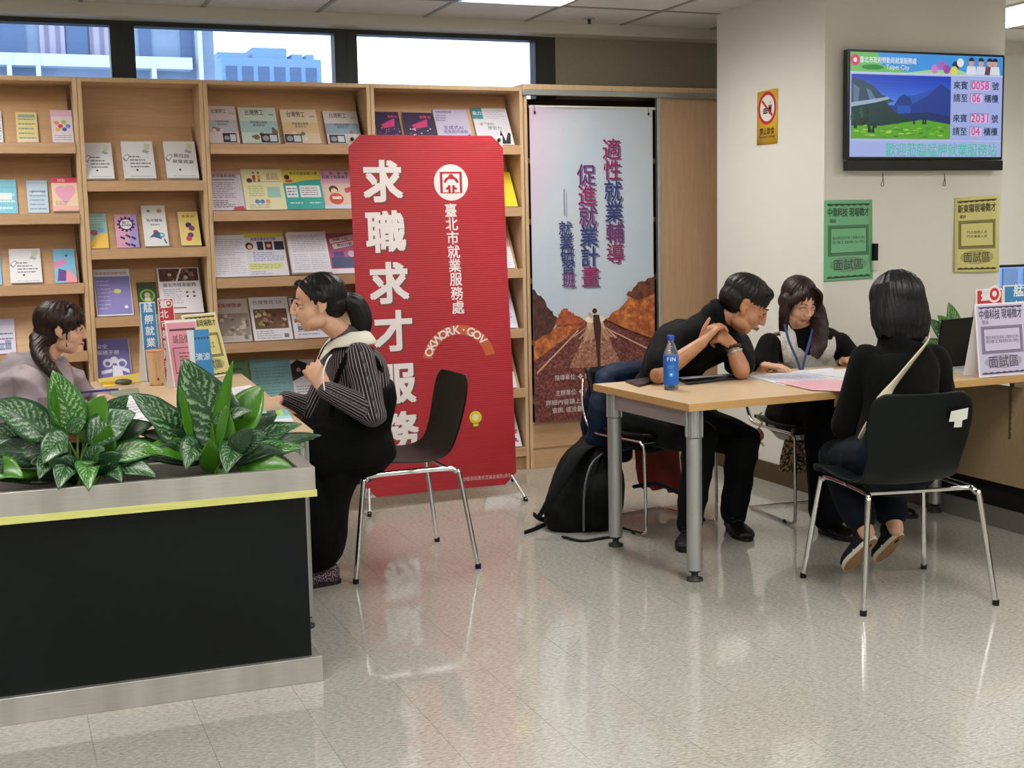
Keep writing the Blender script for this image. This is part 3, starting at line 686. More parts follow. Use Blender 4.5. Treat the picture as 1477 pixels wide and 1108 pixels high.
# wide bookcase
it(303, 346, 208, 155, c1, lambda w, h: A_lab(w, h), 0.004, 'pinkish grey magazine at the left end of the highest shelf of the wide bookcase', 'magazine', 'magazine')
it(350, 404, 208, 157, c1, lambda w, h: A_lab(w, h, bg='#c9d8cc', band='#a8c6c8', acc='#4a6a58', box=0.5, seed=2), 0.004, 'pale green magazine, second from the left on its shelf', 'magazine', 'magazine')
it(411, 463, 208, 160, c1, lambda w, h: A_lab(w, h, bg='#dccbb4', band='#d8bc92', acc='#c05a48', box=0.02, seed=3), 0.004, 'beige magazine, third from the left on its shelf', 'magazine', 'magazine')
it(473, 522, 208, 162, c1, lambda w, h: A_lab(w, h, bg='#d0c6c6', band='#8fa2b4', acc='#303840', box=0.06, seed=4), 0.004, 'grey-blue magazine touching the left corner of the red banner', 'magazine', 'magazine')
def _f(w, h):
    a = Art(w, h); a.rect(0, 0, 1, 1, '#cfc8d6'); a.rect(0, 0.9, 1, 1, '#c8a0a8'); a.text('就業服務據點', 0.5, 0.87, 0.12, '#50344c', 0.02, fit=0.7); a.rect(0.05, 0.76, 0.8, 0.78, '#5a4a6a'); a.lines(0.08, 0.3, 0.78, 0.72, 9, '#76708a', 3)
    a.lines(0.08, 0.06, 0.7, 0.26, 4, '#50344c', 5); a.poly([(0.62, 0), (1, 0), (0.95, 0.1), (0.7, 0.08)], '#c85060'); return a
it(305, 354, 304, 248, c2, _f, 0.005, 'lavender flyer with dark text at the left end of the second shelf', 'flyer', 'flyer')
def _f(w, h):
    a = Art(w, h); a.rect(0, 0, 1, 1, '#e6e0b8'); person_icon(a, 0.3, 0.68, 0.1, '#9a3a3a'); person_icon(a, 0.42, 0.68, 0.1, '#e0b040'); a.ell(0.18, 0.72, 0.07, None, '#5a3a30'); a.text('身分別', 0.75, 0.86, 0.1, '#787030'); a.text('服務站', 0.76, 0.78, 0.11, '#b07030', 0.01)
    a.rect(0.12, 0.68, 0.95, 0.69, '#b07830'); a.rect(0.58, 0.3, 0.9, 0.56, '#9cc8bc'); a.lines(0.12, 0.32, 0.5, 0.6, 6, '#98b070', 4); a.ell(0.3, 0.2, 0.06, None, '#5a88c8'); a.ell(0.42, 0.2, 0.06, None, '#5a88c8'); a.ell(0.56, 0.2, 0.06, None, '#e0a050'); a.lines(0.1, 0.03, 0.6, 0.14, 3, '#8898b0', 7); return a
it(355, 414, 305, 246, c2, _f, 0.004, 'cream flyer with two standing cartoon figures', 'flyer', 'flyer')
def _f(w, h):
    a = Art(w, h); a.rect(0, 0, 1, 1, '#3aa29c'); a.poly([(0, 1), (1, 1), (1, 0.76), (0.6, 0.74), (0.2, 0.66), (0, 0.66)], '#d6c850'); a.text('青年就業獎勵計畫', 0.56, 0.91, 0.1, '#2c4a4a', 0.01, fit=0.72); a.ell(0.12, 0.82, 0.07, None, '#4a3030'); a.ell(0.16, 0.72, 0.1, 0.04, '#c05a50')
    a.rect(0.05, 0.3, 0.34, 0.6, '#e8ecee'); a.rect(0.4, 0.3, 0.93, 0.6, '#e8ecee'); a.lines(0.08, 0.34, 0.32, 0.56, 3, '#5a6a8a', 3); a.lines(0.44, 0.34, 0.86, 0.56, 4, '#8a7a8a', 4); a.lines(0.1, 0.12, 0.45, 0.2, 1, '#cce8e4'); a.lines(0.6, 0.12, 0.9, 0.2, 1, '#cce8e4'); return a
it(414, 470, 305, 247, c2, _f, 0.004, 'teal flyer with yellow top and white boxes', 'flyer', 'flyer')
def _f(w, h):
    a = Art(w, h); a.rect(0, 0, 1, 1, '#dcc3b4'); a.rect(0, 0.66, 1, 1, '#d8a8bc'); a.text('乙、丙、單一級', 0.44, 0.92, 0.12, '#5a2850', 0.02, fit=0.76); a.text('技術士技能檢定', 0.44, 0.83, 0.12, '#3c2440', 0.03, fit=0.76)
    a.ell(0.32, 0.5, 0.13, None, '#4a2c2c'); a.ell(0.33, 0.46, 0.09, None, '#eacbb0'); a.ell(0.36, 0.26, 0.2, 0.15, '#c8503c'); a.rect(0.25, 0.25, 0.5, 0.32, '#f0e4dc'); a.poly([(0.62, 0.52), (1, 0.62), (1, 0.5), (0.66, 0.4)], '#c04a5a'); a.rect(0, 0, 1, 0.1, '#ccd4ec'); return a
it(469, 520, 305, 248, c2, _f, 0.004, 'pink flyer with a red-shirted cartoon figure beside the banner', 'flyer', 'flyer')
it(307, 360, 402, 341, c3, lambda w, h: A_text(w, h, 3), 0.006, 'white sheet of dense print at the left end of the third shelf', 'flyer', 'flyer')
def _f(w, h):
    a = Art(w, h); a.rect(0, 0, 1, 1, '#dcd9e4'); a.rect(0, 0.9, 1, 1, '#d0c048'); a.text('就業促進研習活動', 0.5, 0.86, 0.1, '#384070', 0.02, fit=0.6)
    a.ell(0.14, 0.7, 0.1, None, '#3a2828'); a.ell(0.15, 0.68, 0.06, None, '#e0b898'); a.rect(0.33, 0.6, 0.48, 0.8, '#283040'); a.rect(0.52, 0.6, 0.7, 0.8, '#5a3430'); a.ell(0.61, 0.7, 0.05, None, '#d8a888'); a.rect(0.74, 0.6, 0.98, 0.8, '#242838')
    a.lines(0.2, 0.34, 0.94, 0.56, 5, '#90a4cc', 5, 0.5); a.rect(0.06, 0.14, 0.9, 0.3, '#dcdca0'); a.lines(0.1, 0.16, 0.86, 0.28, 3, '#a0a468', 2); a.lines(0.1, 0.03, 0.6, 0.12, 2, '#a0a0b8', 6); return a
it(357, 417, 400, 338, c3, _f, 0.005, 'flyer with yellow top, row of portrait photos and blue text', 'flyer', 'flyer')
it(421, 477, 399, 336, c3, lambda w, h: A_text(w, h, 11), 0.028, 'thick stack of white printed sheets on the third shelf of the wide bookcase', 'paper_stack', 'paper stack')
def _f(w, h):
    a = Art(w, h); a.rect(0, 0, 1, 1, '#b25478'); a.poly([(0.14, 0.86), (0.95, 0.96), (0.95, 0.84), (0.14, 0.74)], '#ead8dc'); a.text('商圈 x AI', 0.5, 0.85, 0.13, '#3a2444', 0.02, rot=0.1); a.poly([(0.2, 0.72), (1, 0.82), (1, 0.7), (0.24, 0.6)], '#ead8dc'); a.text('數位行銷', 0.62, 0.71, 0.13, '#3a2444', 0.03, rot=0.1)
    a.rect(0.1, 0.14, 1, 0.4, '#343e6c'); a.rect(0.2, 0.4, 0.55, 0.54, '#5a3a8c'); a.ell(0.8, 0.48, 0.12, None, '#c8b8d8'); a.rect(0.0, 0, 1, 0.12, '#e8e4f0'); return a
it(477, 520, 399, 338, c3, _f, 0.004, 'magenta and navy flyer between the paper stack and the banner', 'flyer', 'flyer')
it(313, 364, 495, 433, c4, lambda w, h: A_photo(w, h, '就業博覽會', '#a02848', '#bdb2aa', ['#8c8078', '#a89c90', '#6c625c', '#c0b4a8'], 2, 0.14, 0.66, 0.02, 0.98, 0.03), 0.004, 'grey brochure with a crimson title and a crowd drawing', 'flyer', 'flyer')
it(367, 423, 493, 430, c4, lambda w, h: A_photo(w, h, '外燴食尚 3.0', '#4c4040', '#dcdae2', ['#6a4c38', '#a87858', '#d0b090', '#7c8848', '#4c3428'], 5, 0.26, 0.72, ty=0.88, bold=0.0), 0.004, 'white flyer with a wide brown photo of food', 'flyer', 'flyer')
it(425, 480, 492, 431, c4, lambda w, h: A_flyer(w, h, '#dddae6', 0, '', '#8c8ca4', [(0.06, 0.84, 0.16, 0.96, '#2c2c34'), (0.12, 0.2, 0.34, 0.3, '#50606c'), (0.3, 0.5, 0.8, 0.75, '#c4c6d8')], n=10), 0.006, "white flyer behind the striped woman's face", 'flyer', 'flyer')
def _f(w, h):
    a = Art(w, h); a.rect(0, 0, 1, 1, '#6f9468'); a.text('就業講座', 0.4, 0.8, 0.12, '#2c402c', 0.02, fit=0.6); a.lines(0.1, 0.3, 0.8, 0.7, 6, '#3c5c40'); return a
it(334, 366, 588, 521, c5, _f, 0.004, 'green flyer beyond the far end of the left desk', 'flyer', 'flyer')
it(368, 427, 586, 519, c5, lambda w, h: A_flyer(w, h, '#7ea9ac', 0, '', '#5c8c94', n=11, seed=8), 0.005, 'teal sheet of print above the far end of the desk', 'flyer', 'flyer')
def _f(w, h):
    a = Art(w, h); a.rect(0, 0, 1, 1, '#d8d4dc'); a.poly([(0, 0.5), (0.5, 0.62), (0.7, 0.9), (0.3, 1), (0, 0.9)], '#2c2828'); a.lines(0.1, 0.08, 0.9, 0.4, 5, '#8080a0'); a.ell(0.3, 0.76, 0.1, None, '#b09088'); return a
it(427, 462, 584, 520, c5, _f, 0.004, "black and white flyer behind the striped woman's sleeve", 'flyer', 'flyer')
def _f(w, h):
    a = Art(w, h); a.rect(0, 0, 1, 1, '#b4b2b0'); r = random.Random(8)
    for i in range(40): a.ell(r.uniform(0.1, 0.9), r.uniform(0.05, 0.95), 0.03, None, r.choice(['#5c5a58', '#e0dedc', '#807c78']), 6)
    return a
it(440, 472, 672, 606, c6, _f, 0.004, 'grey speckled brochure on the lowest shelf behind the striped woman', 'flyer', 'flyer')
# bookcase behind the banner
def _f(w, h, s=1):
    a = Art(w, h); a.rect(0, 0, 1, 1, '#2c1c40'); a.text('台灣 AI', 0.74, 0.86, 0.12, '#e04878', 0.02); a.poly([(0.25, 0.6), (0.8, 0.8), (0.75, 0.55), (0.3, 0.48)], '#b8306c'); r = random.Random(s)
    for i in range(30): a.ell(r.uniform(0.08, 0.92), r.uniform(0.05, 0.5), 0.025, None, r.choice(['#5c48a8', '#c878a0', '#e8c8a8', '#4868b8']), 6)
    return a
it(546, 583, 213, 163, c1, _f, 0.004, 'dark purple magazine, left one of the pair above the red banner', 'magazine', 'magazine')
it(588, 632, 213, 164, c1, lambda w, h: _f(w, h, 4), 0.004, 'dark purple magazine, right one of the pair above the red banner', 'magazine', 'magazine')
def _g(w, h):
    a = Art(w, h); a.rect(0, 0, 1, 1, '#b9b2cc'); a.text('哈佛商業評論', 0.3, 0.93, 0.08, '#50406a', 0.01); a.text('Harvard', 0.2, 0.83, 0.09, '#3a3050', 0.01); a.text('Business', 0.2, 0.76, 0.09, '#3a3050', 0.01); a.text('Review', 0.18, 0.69, 0.09, '#3a3050', 0.01)
    a.text('生成式AI', 0.5, 0.48, 0.15, '#4a3c78', 0.01); a.text('商業應用實戰', 0.55, 0.36, 0.12, '#4a3c78', 0.01); a.poly([(0.6, 0.1), (0.95, 0.3), (1, 0.0), (0.7, 0)], '#42388a'); return a
it(634, 683, 213, 160, c1, _g, 0.004, 'lavender business magazine above the red banner', 'magazine', 'magazine')
def _g(w, h):
    a = Art(w, h); a.rect(0, 0, 1, 1, '#dad8e0'); a.rect(0.0, 0.7, 0.3, 1, '#3f8494'); a.text('能力', 0.15, 0.86, 0.13, '#e8f4f4', 0.01); a.lines(0.36, 0.7, 0.95, 0.95, 5, '#b8b8c8', 3); a.text('接下來的', 0.35, 0.56, 0.1, '#50607c', 0.01); a.text('學習力', 0.55, 0.45, 0.13, '#50707c', 0.02)
    a.poly([(0.6, 0.1), (0.7, 0.4), (0.78, 0.1), (0.9, 0.34), (0.96, 0.3), (0.9, 0.02), (0.6, 0.02)], '#24242c'); return a
it(690, 741, 209, 158, c1, _g, 0.004, 'white magazine with a teal corner block above the red banner', 'magazine', 'magazine')
it(700, 746, 301, 250, c2, lambda w, h: A_flyer(w, h, '#e8cc28', 0, '', '#d8bc20', n=0), 0.004, 'bright yellow flyer peeking out beside the banner', 'flyer', 'flyer')
it(690, 742, 389, 345, c3, lambda w, h: A_flyer(w, h, '#e4e0e8', 0.3, '#d0a0a8', '#a0a0b8', n=6), 0.004, 'white and pink flyer peeking out beside the banner, third shelf', 'flyer', 'flyer')
it(695, 746, 476, 415, c4, lambda w, h: A_flyer(w, h, '#d8dcec', 0.15, '#4a78c0', '#6888b8', [(0.8, 0.1, 1, 0.3, '#c8ccd8')], n=8), 0.004, 'white and blue flyer peeking out beside the banner, fourth shelf', 'flyer', 'flyer')
it(692, 745, 562, 505, c5, lambda w, h: A_flyer(w, h, '#dcd8e0', 0.6, '#9c4450', '#a0a0b8', n=3), 0.004, 'flyer with a dull red top peeking out beside the banner', 'flyer', 'flyer')
def _g(w, h):
    a = Art(w, h); a.rect(0, 0, 1, 1, '#e0dce4'); r = random.Random(5)
    for i in range(30): a.ell(r.uniform(0.6, 0.95), r.uniform(0.1, 0.95), 0.03, None, r.choice(['#c03848', '#30303c']), 6)
    return a
it(700, 752, 646, 590, c6, _g, 0.004, 'white flyer with red and black marks on the lowest shelf beside the banner', 'flyer', 'flyer')

# ------------------------------------------------------------------ sliding-door cabinet
KX0 = dX[3]+0.004; KX1 = 4.35
t = thing('storage_cabinet', 'tall beech cabinet with a half-open sliding door and grey top rail behind the road poster', 'cabinet', ((KX0+KX1)/2, BY+0.1, 0))
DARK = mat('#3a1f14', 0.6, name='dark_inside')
ox0 = KX0+0.02; ox1 = at(949, 139, Y=BY).x
b = MB(); b.box(KX0, ox0, BY, BACK_Y-0.003, 0, 2.175, BEECH_Z); b.box(KX1-0.02, KX1, BY, BACK_Y-0.003, 0, 2.175, BEECH_Z)
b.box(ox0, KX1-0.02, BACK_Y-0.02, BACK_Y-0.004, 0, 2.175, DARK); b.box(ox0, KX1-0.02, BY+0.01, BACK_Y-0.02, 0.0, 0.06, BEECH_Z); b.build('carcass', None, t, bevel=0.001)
b = MB(); b.box(KX0-0.012, KX1, BY-0.015, BACK_Y-0.003, 2.205, 2.235, BEECH_Z); b.build('top_panel', None, t, bevel=0.002)
b = MB(); b.box(KX0-0.012, KX1, BY-0.022, BY+0.02, 2.172, 2.205, ALU); b.build('door_rail', ALU, t, bevel=0.003)
b = MB(); b.box(ox0, ox1, BY+0.004, BY+0.02, 0.0, 0.275, BEECH); b.build('drawer_front', None, t, bevel=0.002)
b = MB(); b.box(ox0, ox1, BY+0.0, BY+0.012, 0.118, 0.123, mat('#9a7448', .6)); b.build('drawer_joint', None, t)
b = MB(); b.box(ox1+0.012, KX1-0.02, BY+0.0, BY+0.02, 0.03, 2.172, BEECH_DOOR); d_ = b.build('sliding_door', None, t, bevel=0.002); WM[d_.name] = WM[t.name]
b = MB(); b.box(ox1-0.008, ox1+0.012, BY-0.006, BY+0.026, 0.03, 2.172, mat('#c6c8c6', 0.35, 0.5)); b.build('edge_handle', None, d_, bevel=0.002)
for i, z in enumerate((1.79, 1.44, 1.09, 0.73, 0.38)):
    b = MB(); b.box(ox0, KX1-0.02, BY+0.05, BACK_Y-0.02, z, z+0.03, BEECH); b.build('shelf', None, t)
# ------------------------------------------------------------------ road poster hung in front of the cabinet
p0 = at(762, 157, Y=6.925); p1 = at(943, 600, Y=6.925)
PX0, PX1, PZ1, PZ0 = p0.x+0.004, at(942, 350, Y=6.925).x, at(850, 156, Y=6.925).z, at(860, 603, Y=6.925).z
PW, PH = PX1-PX0, PZ1-PZ0
t = thing('hanging_poster', 'tall hanging fabric poster of a man walking down a sunset road', 'poster', (PX0+PW/2, 6.925, PZ0))
k = NT('poster_sky_print', 0.6); v = k.coord('Object', (1, 1, 1)); n = k.noise(v, 2.4, 3, 0.5, 0.5); n2 = k.noise(v, 1.6, 2)
sky = k.mix(k.ramp(n, [(0.42, '#000000'), (0.62, '#bbbbbb')]), '#c3ccd6', '#b4c8dc'); sep = k.node('SeparateXYZ'); k.link(v, sep.inputs[0])
def mth(k, op, a, b):
    n = k.node('Math'); n.operation = op
    for i, q in enumerate((a, b)):
        if isinstance(q, (int, float)): n.inputs[i].default_value = q
        else: k.link(q, n.inputs[i])
    return n.outputs[0]
pk = mth(k, 'SUBTRACT', mth(k, 'MULTIPLY', sep.outputs['Z'], 0.55), mth(k, 'ADD', mth(k, 'MULTIPLY', sep.outputs['X'], 1.15), 0.85))
pk = mth(k, 'ADD', pk, mth(k, 'MULTIPLY', n2, 0.6))
k.base(k.mix(k.ramp(pk, [(0.5, '#000000'), (0.95, '#ffffff')]), sky, '#d9a9c8')) ; 
SKYP = k.m
def speckle(name, stops, sc=40, rough=0.6):
    k = NT(name, rough); v = k.coord('Object'); k.base(k.ramp(k.noise(v, sc, 4, 0.7), stops)); return k.m
ROADP = speckle('poster_road_print', [(0.35, '#3a1d1c'), (0.5, '#6b3430'), (0.66, '#98584a')], 70)
ROADL = speckle('poster_road_light', [(0.35, '#6c3a32'), (0.5, '#a06a58'), (0.66, '#c89a80')], 70)
HILLP = speckle('poster_hill_print', [(0.3, '#5e2c1c'), (0.5, '#a8572a'), (0.68, '#d88a48')], 22)
HILLD = speckle('poster_hill_dark', [(0.35, '#3a1f18'), (0.6, '#7a4428')], 30)
TREED = speckle('poster_tree_print', [(0.35, '#2c1a18'), (0.6, '#5a3028')], 30)
TREER = speckle('poster_red_tree_print', [(0.35, '#7a3420'), (0.6, '#b85c38')], 30)
a = Art(PW, PH); a.rect(0, 0, 1, 1, SKYP)
rr = random.Random(4)
def jag(pts, amp=0.006, n=5):
    out = []
    for i in range(len(pts)-1):
        for q in range(n):
            f = q/n; out.append((pts[i][0]*(1-f)+pts[i+1][0]*f+(rr.uniform(-amp, amp) if q else 0), pts[i][1]*(1-f)+pts[i+1][1]*f+(rr.uniform(-amp, amp) if q else 0)))
    return out+[pts[-1]]
a.poly([(0, 0), (1, 0), (1, 0.27), (0.6, 0.325), (0.40, 0.325), (0, 0.27)], ROADP)
a.poly([(0, 0.2), (0.42, 0.312), (0.42, 0.325), (0.2, 0.31), (0, 0.26)], HILLP)
a.poly([(0.28, 0.17), (0.72, 0.17), (0.56, 0.31), (0.46, 0.31)], ROADL)
a.poly([(0.40, 0.262), (0.63, 0.262), (0.56, 0.32), (0.44, 0.32)], '#b98a72'); a.poly([(0.44, 0.292), (0.585, 0.292), (0.56, 0.325), (0.43, 0.325)], '#dcbfa4'); a.ell(0.5, 0.325, 0.085, 0.012, '#f2e4cc', 24)
for q in range(9): x = 0.5+(q-4)*0.045; a.poly([(0.497, 0.32), (0.503, 0.32), (x+0.012, 0.24-abs(q-4)*-0.008), (x-0.004, 0.24-abs(q-4)*-0.008)], '#c49a80')
for q in range(60): x, y = rr.uniform(0.12, 0.9), rr.uniform(0.17, 0.215); a.rect(x, y, x+rr.uniform(0.01, 0.03), y+0.0025, '#8c6a60')
a.poly(jag([(0.58, 0.325), (0.72, 0.365), (0.86, 0.425), (1.0, 0.455)])+[(1.0, 0.25), (0.75, 0.29)], HILLP)
a.poly(jag([(0.76, 0.40), (0.86, 0.44), (1.0, 0.457)])+[(1.0, 0.40), (0.86, 0.38)], HILLD)
a.poly(jag([(0, 0.43), (0.08, 0.40), (0.14, 0.36), (0.2, 0.33)])+[(0.14, 0.29), (0, 0.27)], TREED)
a.poly(jag([(0.18, 0.31), (0.2, 0.345), (0.26, 0.365), (0.32, 0.35), (0.4, 0.33)])+[(0.4, 0.315)], TREER)
for q in (((0.02, 0.165), (0.36, 0.295), (0.365, 0.291), (0.02, 0.157)), ((0.62, 0.29), (0.97, 0.215), (0.97, 0.209), (0.62, 0.286)), ((0.40, 0.25), (0.44, 0.29), (0.447, 0.29), (0.41, 0.25)), ((0.66, 0.26), (0.585, 0.295), (0.59, 0.297), (0.68, 0.262))): a.poly(q, '#cfa48c')
M_ = '#46231f'
a.ell(0.50, 0.352, 0.02, None, M_); a.poly([(0.48, 0.34), (0.53, 0.34), (0.548, 0.30), (0.535, 0.22), (0.54, 0.15), (0.52, 0.148), (0.512, 0.2), (0.50, 0.25), (0.485, 0.30)], M_); a.poly([(0.478, 0.335), (0.47, 0.345), (0.45, 0.35), (0.452, 0.343), (0.47, 0.325)], '#c89880')
P_, B_, R_ = '#6b2a6a', '#26356e', '#8f1f52'
def vt(s_, cx, y0, y1, size, cols):
    n_ = len(s_)
    for i, ch in enumerate(s_):
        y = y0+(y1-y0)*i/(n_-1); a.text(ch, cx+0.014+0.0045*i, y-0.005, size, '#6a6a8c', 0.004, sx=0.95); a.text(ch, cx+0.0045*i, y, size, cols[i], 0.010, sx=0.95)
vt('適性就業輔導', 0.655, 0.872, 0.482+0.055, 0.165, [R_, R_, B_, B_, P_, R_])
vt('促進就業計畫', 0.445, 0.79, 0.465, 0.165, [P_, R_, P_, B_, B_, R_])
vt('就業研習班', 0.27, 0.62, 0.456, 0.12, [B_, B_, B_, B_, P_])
a.rect(0.262, 0.66, 0.268, 0.745, B_); a.rect(0.28, 0.655, 0.284, 0.735, '#3c3a58')
TXT = '#d8ccc8'
a.text('指導單位: ❖ 勞動部勞動力發展署', 0.47, 0.142, 0.045, TXT, 0.005, fit=0.62); a.text('臺北市政府勞動局', 0.62, 0.118, 0.045, TXT, 0.005, fit=0.34)
a.text('主辦單位: ◆ 臺北市就業服務處', 0.46, 0.092, 0.045, TXT, 0.005, fit=0.58); a.text('詳細內容請上台北就業大補帖', 0.40, 0.062, 0.045, TXT, 0.005, fit=0.62); a.text('查詢, 或洽臺北市就業服務站', 0.42, 0.036, 0.045, TXT, 0.005, fit=0.56)
def pm(x, y, d):
    u = x/PW; w_ = -0.010*math.exp(-((y/PH-0.98)/0.03)**2)*math.sin(u*math.pi)
    return V((PX0+x, 6.925-d-w_-0.004, PZ0+y))
b = MB()
base = a.it[0]; a.it = a.it[1:]
b.grid(lambda u, v_: pm(u*PW, v_*PH, 0), 40, 40, SKYP)
a.place(b, pm, lambda c: mat(c, 0.55, name='poster_ink'), step=0.0006)
b.build('printed_sheet', None, t)
b = MB(); b.cyl((PX0-0.0, 6.928, PZ1+0.004), (PX1+0.02, 6.928, PZ1+0.004), 0.008, seg=8, m=mat('#d8d8d2', .4)); b.build('hanging_rod', None, t)
for xx in (PX0+0.03, PX1-0.03):
    b = MB(); b.ell((xx, 6.912, PZ1-0.03), (0.007, 0.004, 0.009), m=RUBBER, nu=8, nv=6); b.cyl((xx, 6.914, PZ1-0.03), (xx, 6.918, PZ1+0.02), 0.0015, seg=5, m=RUBBER); b.build('binder_clip', None, t)

# ------------------------------------------------------------------ red banner on its stand
BX0, BX1 = at(502, 208, Y=6.36).x, at(725, 214, Y=6.36).x
BXb0, BXb1 = at(526, 700, Y=6.28).x, at(745, 684, Y=6.28).x
BZ0, BZ1 = 0.065, at(610, 195, Y=6.36).z
BWd, BHt = BX1-BX0, BZ1-BZ0
t = thing('banner_stand', 'large red banner on a folding stand in front of the bookcases', 'banner', ((BX0+BX1)/2, 6.3, 0))
k = NT('red_banner_print', 0.5); v = k.coord('Object'); w1 = k.node('TexWave'); w1.inputs['Scale'].default_value = 28; w1.bands_direction = 'Z'; k.link(v, w1.inputs['Vector'])
k.base(k.ramp(k.noise(v, 2, 3), [(0.3, '#ab1f2c'), (0.7, '#b62430')])); k.bump(w1.outputs['Fac'], 0.25, 0.002); REDB = k.m
def bm_(x, y, d):
    u, w_ = x/BWd, y/BHt; xa = BX0*w_+BXb0*(1-w_); xb = BX1*w_+BXb1*(1-w_)
    bow = 0.012*math.sin(u*math.pi)*(1-w_)+0.006*math.sin(w_*7+u*3)
    return V((xa+(xb-xa)*u, 6.28+0.08*w_-d+bow, BZ0+y))
a = Art(BWd, BHt); cut = 0.075
cy_ = cut*BWd/BHt
WH = '#f1e8e8'
for ch, fy in (('求', 0.875), ('職', 0.765), ('求', 0.652), ('才', 0.545), ('服', 0.43), ('務', 0.318-0.005*0)):
    pass
def by(py, px=560): return (at(px, py, Y=6.33).z-BZ0)/BHt
def bx(px, py):
    w_ = by(py, px); xa = BX0*w_+BXb0*(1-w_); xb = BX1*w_+BXb1*(1-w_); return (at(px, py, Y=6.33).x-xa)/(xb-xa)
for ch, px, py in (('求', 554, 261), ('職', 557, 334), ('求', 561, 408), ('才', 566, 477), ('服', 570, 553), ('務', 574, 622)):
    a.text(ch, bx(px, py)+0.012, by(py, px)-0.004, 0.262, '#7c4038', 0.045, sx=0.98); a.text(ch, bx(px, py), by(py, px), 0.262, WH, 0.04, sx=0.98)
for i, ch in enumerate('臺北市就業服務處'):
    py = 303+i*(443-303)/7; px = 652+i*(660-652)/7; a.text(ch, bx(px, py), by(py, px), 0.088, WH, 0.02, sx=0.95)
# emblem: white disc with a rounded square and a small figure
ex, ey = bx(653, 263), by(263, 653); ah = BWd/BHt
a.ell(ex, ey, 0.112, None, WH, 36)
a.rect(ex-0.072, ey-0.066*ah, ex+0.072, ey+0.066*ah, '#b62430'); 
a.rect(ex-0.056, ey-0.060*ah, ex+0.056, ey+0.054*ah, WH)
a.ell(ex, ey+0.036*ah, 0.017, None, '#b62430', 16); a.ring(ex, ey-0.012*ah, 0.052, 0.016, '#b62430', 20, 15, 165)
a.ring(ex-0.036, ey-0.016*ah, 0.03, 0.014, '#b62430', 12, 270, 360); a.ring(ex+0.036, ey-0.016*ah, 0.03, 0.014, '#b62430', 12, 180, 270)
a.rect(ex-0.02, ey-0.066*ah, ex-0.006, ey-0.02*ah, '#b62430'); a.rect(ex+0.006, ey-0.066*ah, ex+0.02, ey-0.02*ah, '#b62430')
# orange arch carrying the web address, and the light-bulb emblem
hx, hy = bx(661, 524), by(524, 661); 
a.ring(hx, hy, 0.243, 0.062, '#c96038', 40, 12, 168)
for i, ch in enumerate('OKWORK.GOV'):
    an = math.radians(157-i*(157-42)/9); rr_ = 0.213
    a.text(ch, hx+rr_*math.cos(an), hy+rr_*ah*math.sin(an), 0.075, WH, 0.02, rot=an-math.pi/2)
lx_, ly_ = bx(683, 601), by(601, 683)
a.ell(lx_, ly_, 0.046, None, '#5a4a20', 20); a.ell(lx_, ly_, 0.041, None, '#e8c838', 20); a.ell(lx_, ly_, 0.022, None, '#f4e8b0', 16); a.rect(lx_-0.022, ly_-0.062*ah, lx_+0.022, ly_-0.035*ah, '#5a4a20'); a.rect(lx_-0.017, ly_-0.058*ah, lx_+0.017, ly_-0.038*ah, '#e8c838')
a.text('勞動部就業安定基金補助(廣告)', bx(700, 686), by(687, 700), 0.03, '#e0b8b8', 0.0, fit=0.33)
b = MB(); NX, NZ = 28, 40
def inside(u, w_): return True
vs = []; fs = []
poly = [(cut, 0), (1-cut, 0), (1, cy_), (1, 1-cy_), (1-cut, 1), (cut, 1), (0, 1-cy_), (0, cy_)]
def clampx(u, w_):
    lo, hi = 0.0, 1.0
    if w_ < cy_: q = cut*(1-w_/cy_); lo, hi = q, 1-q
    if w_ > 1-cy_: q = cut*(1-(1-w_)/cy_); lo, hi = q, 1-q
    return lo+(hi-lo)*u
ws = sorted(set([i/NZ for i in range(NZ+1)]+[cy_, 1-cy_]))
for w_ in ws:
    for i in range(NX+1): vs.append(bm_(clampx(i/NX, w_)*BWd, w_*BHt, 0))
for j in range(len(ws)-1):
    for i in range(NX): q = j*(NX+1)+i; fs.append((q, q+1, q+NX+2, q+NX+1))
b.add(vs, fs, REDB, True)
a.place(b, bm_, lambda c: mat(c, 0.5, name='banner_ink'), step=0.0006)
b.build('banner_cloth', None, t)
GREYC = mat('#c8c4c2', 0.5, name='banner_corner')
for sx, wz in ((0, 0), (1, 0), (0, 1), (1, 1)):
    b = MB(); u0 = (0.0 if sx == 0 else 1.0); s_ = 1 if sx == 0 else -1; v_ = 1 if wz == 0 else -1
    tri = [(u0, wz), (u0+s_*cut*1.05, wz), (u0, wz+v_*cy_*1.05)]
    P3 = [bm_(x*BWd, y*BHt, -0.002) for x, y in tri]; b.add(P3+[p+V((0, 0.002, 0)) for p in P3], [(0, 1, 2), (3, 5, 4), (0, 2, 5, 3), (0, 1, 4, 3), (1, 2, 5, 4)], GREYC)
    o_ = b.build('corner_patch', None, t)
    WM[o_.name] = WM[t.name]; c_ = bm_((u0+s_*cut*0.36)*BWd, (wz+v_*cy_*0.36)*BHt, 0.004); b = MB(); b.ell(c_, (0.010, 0.004, 0.010), m=RUBBER, nu=10, nv=6); b.build('eyelet', None, o_)
hub = V(((BX0+BX1)/2, 6.44, 0.75))
POLE = mat('#cfd0ce', 0.35, 0.6)
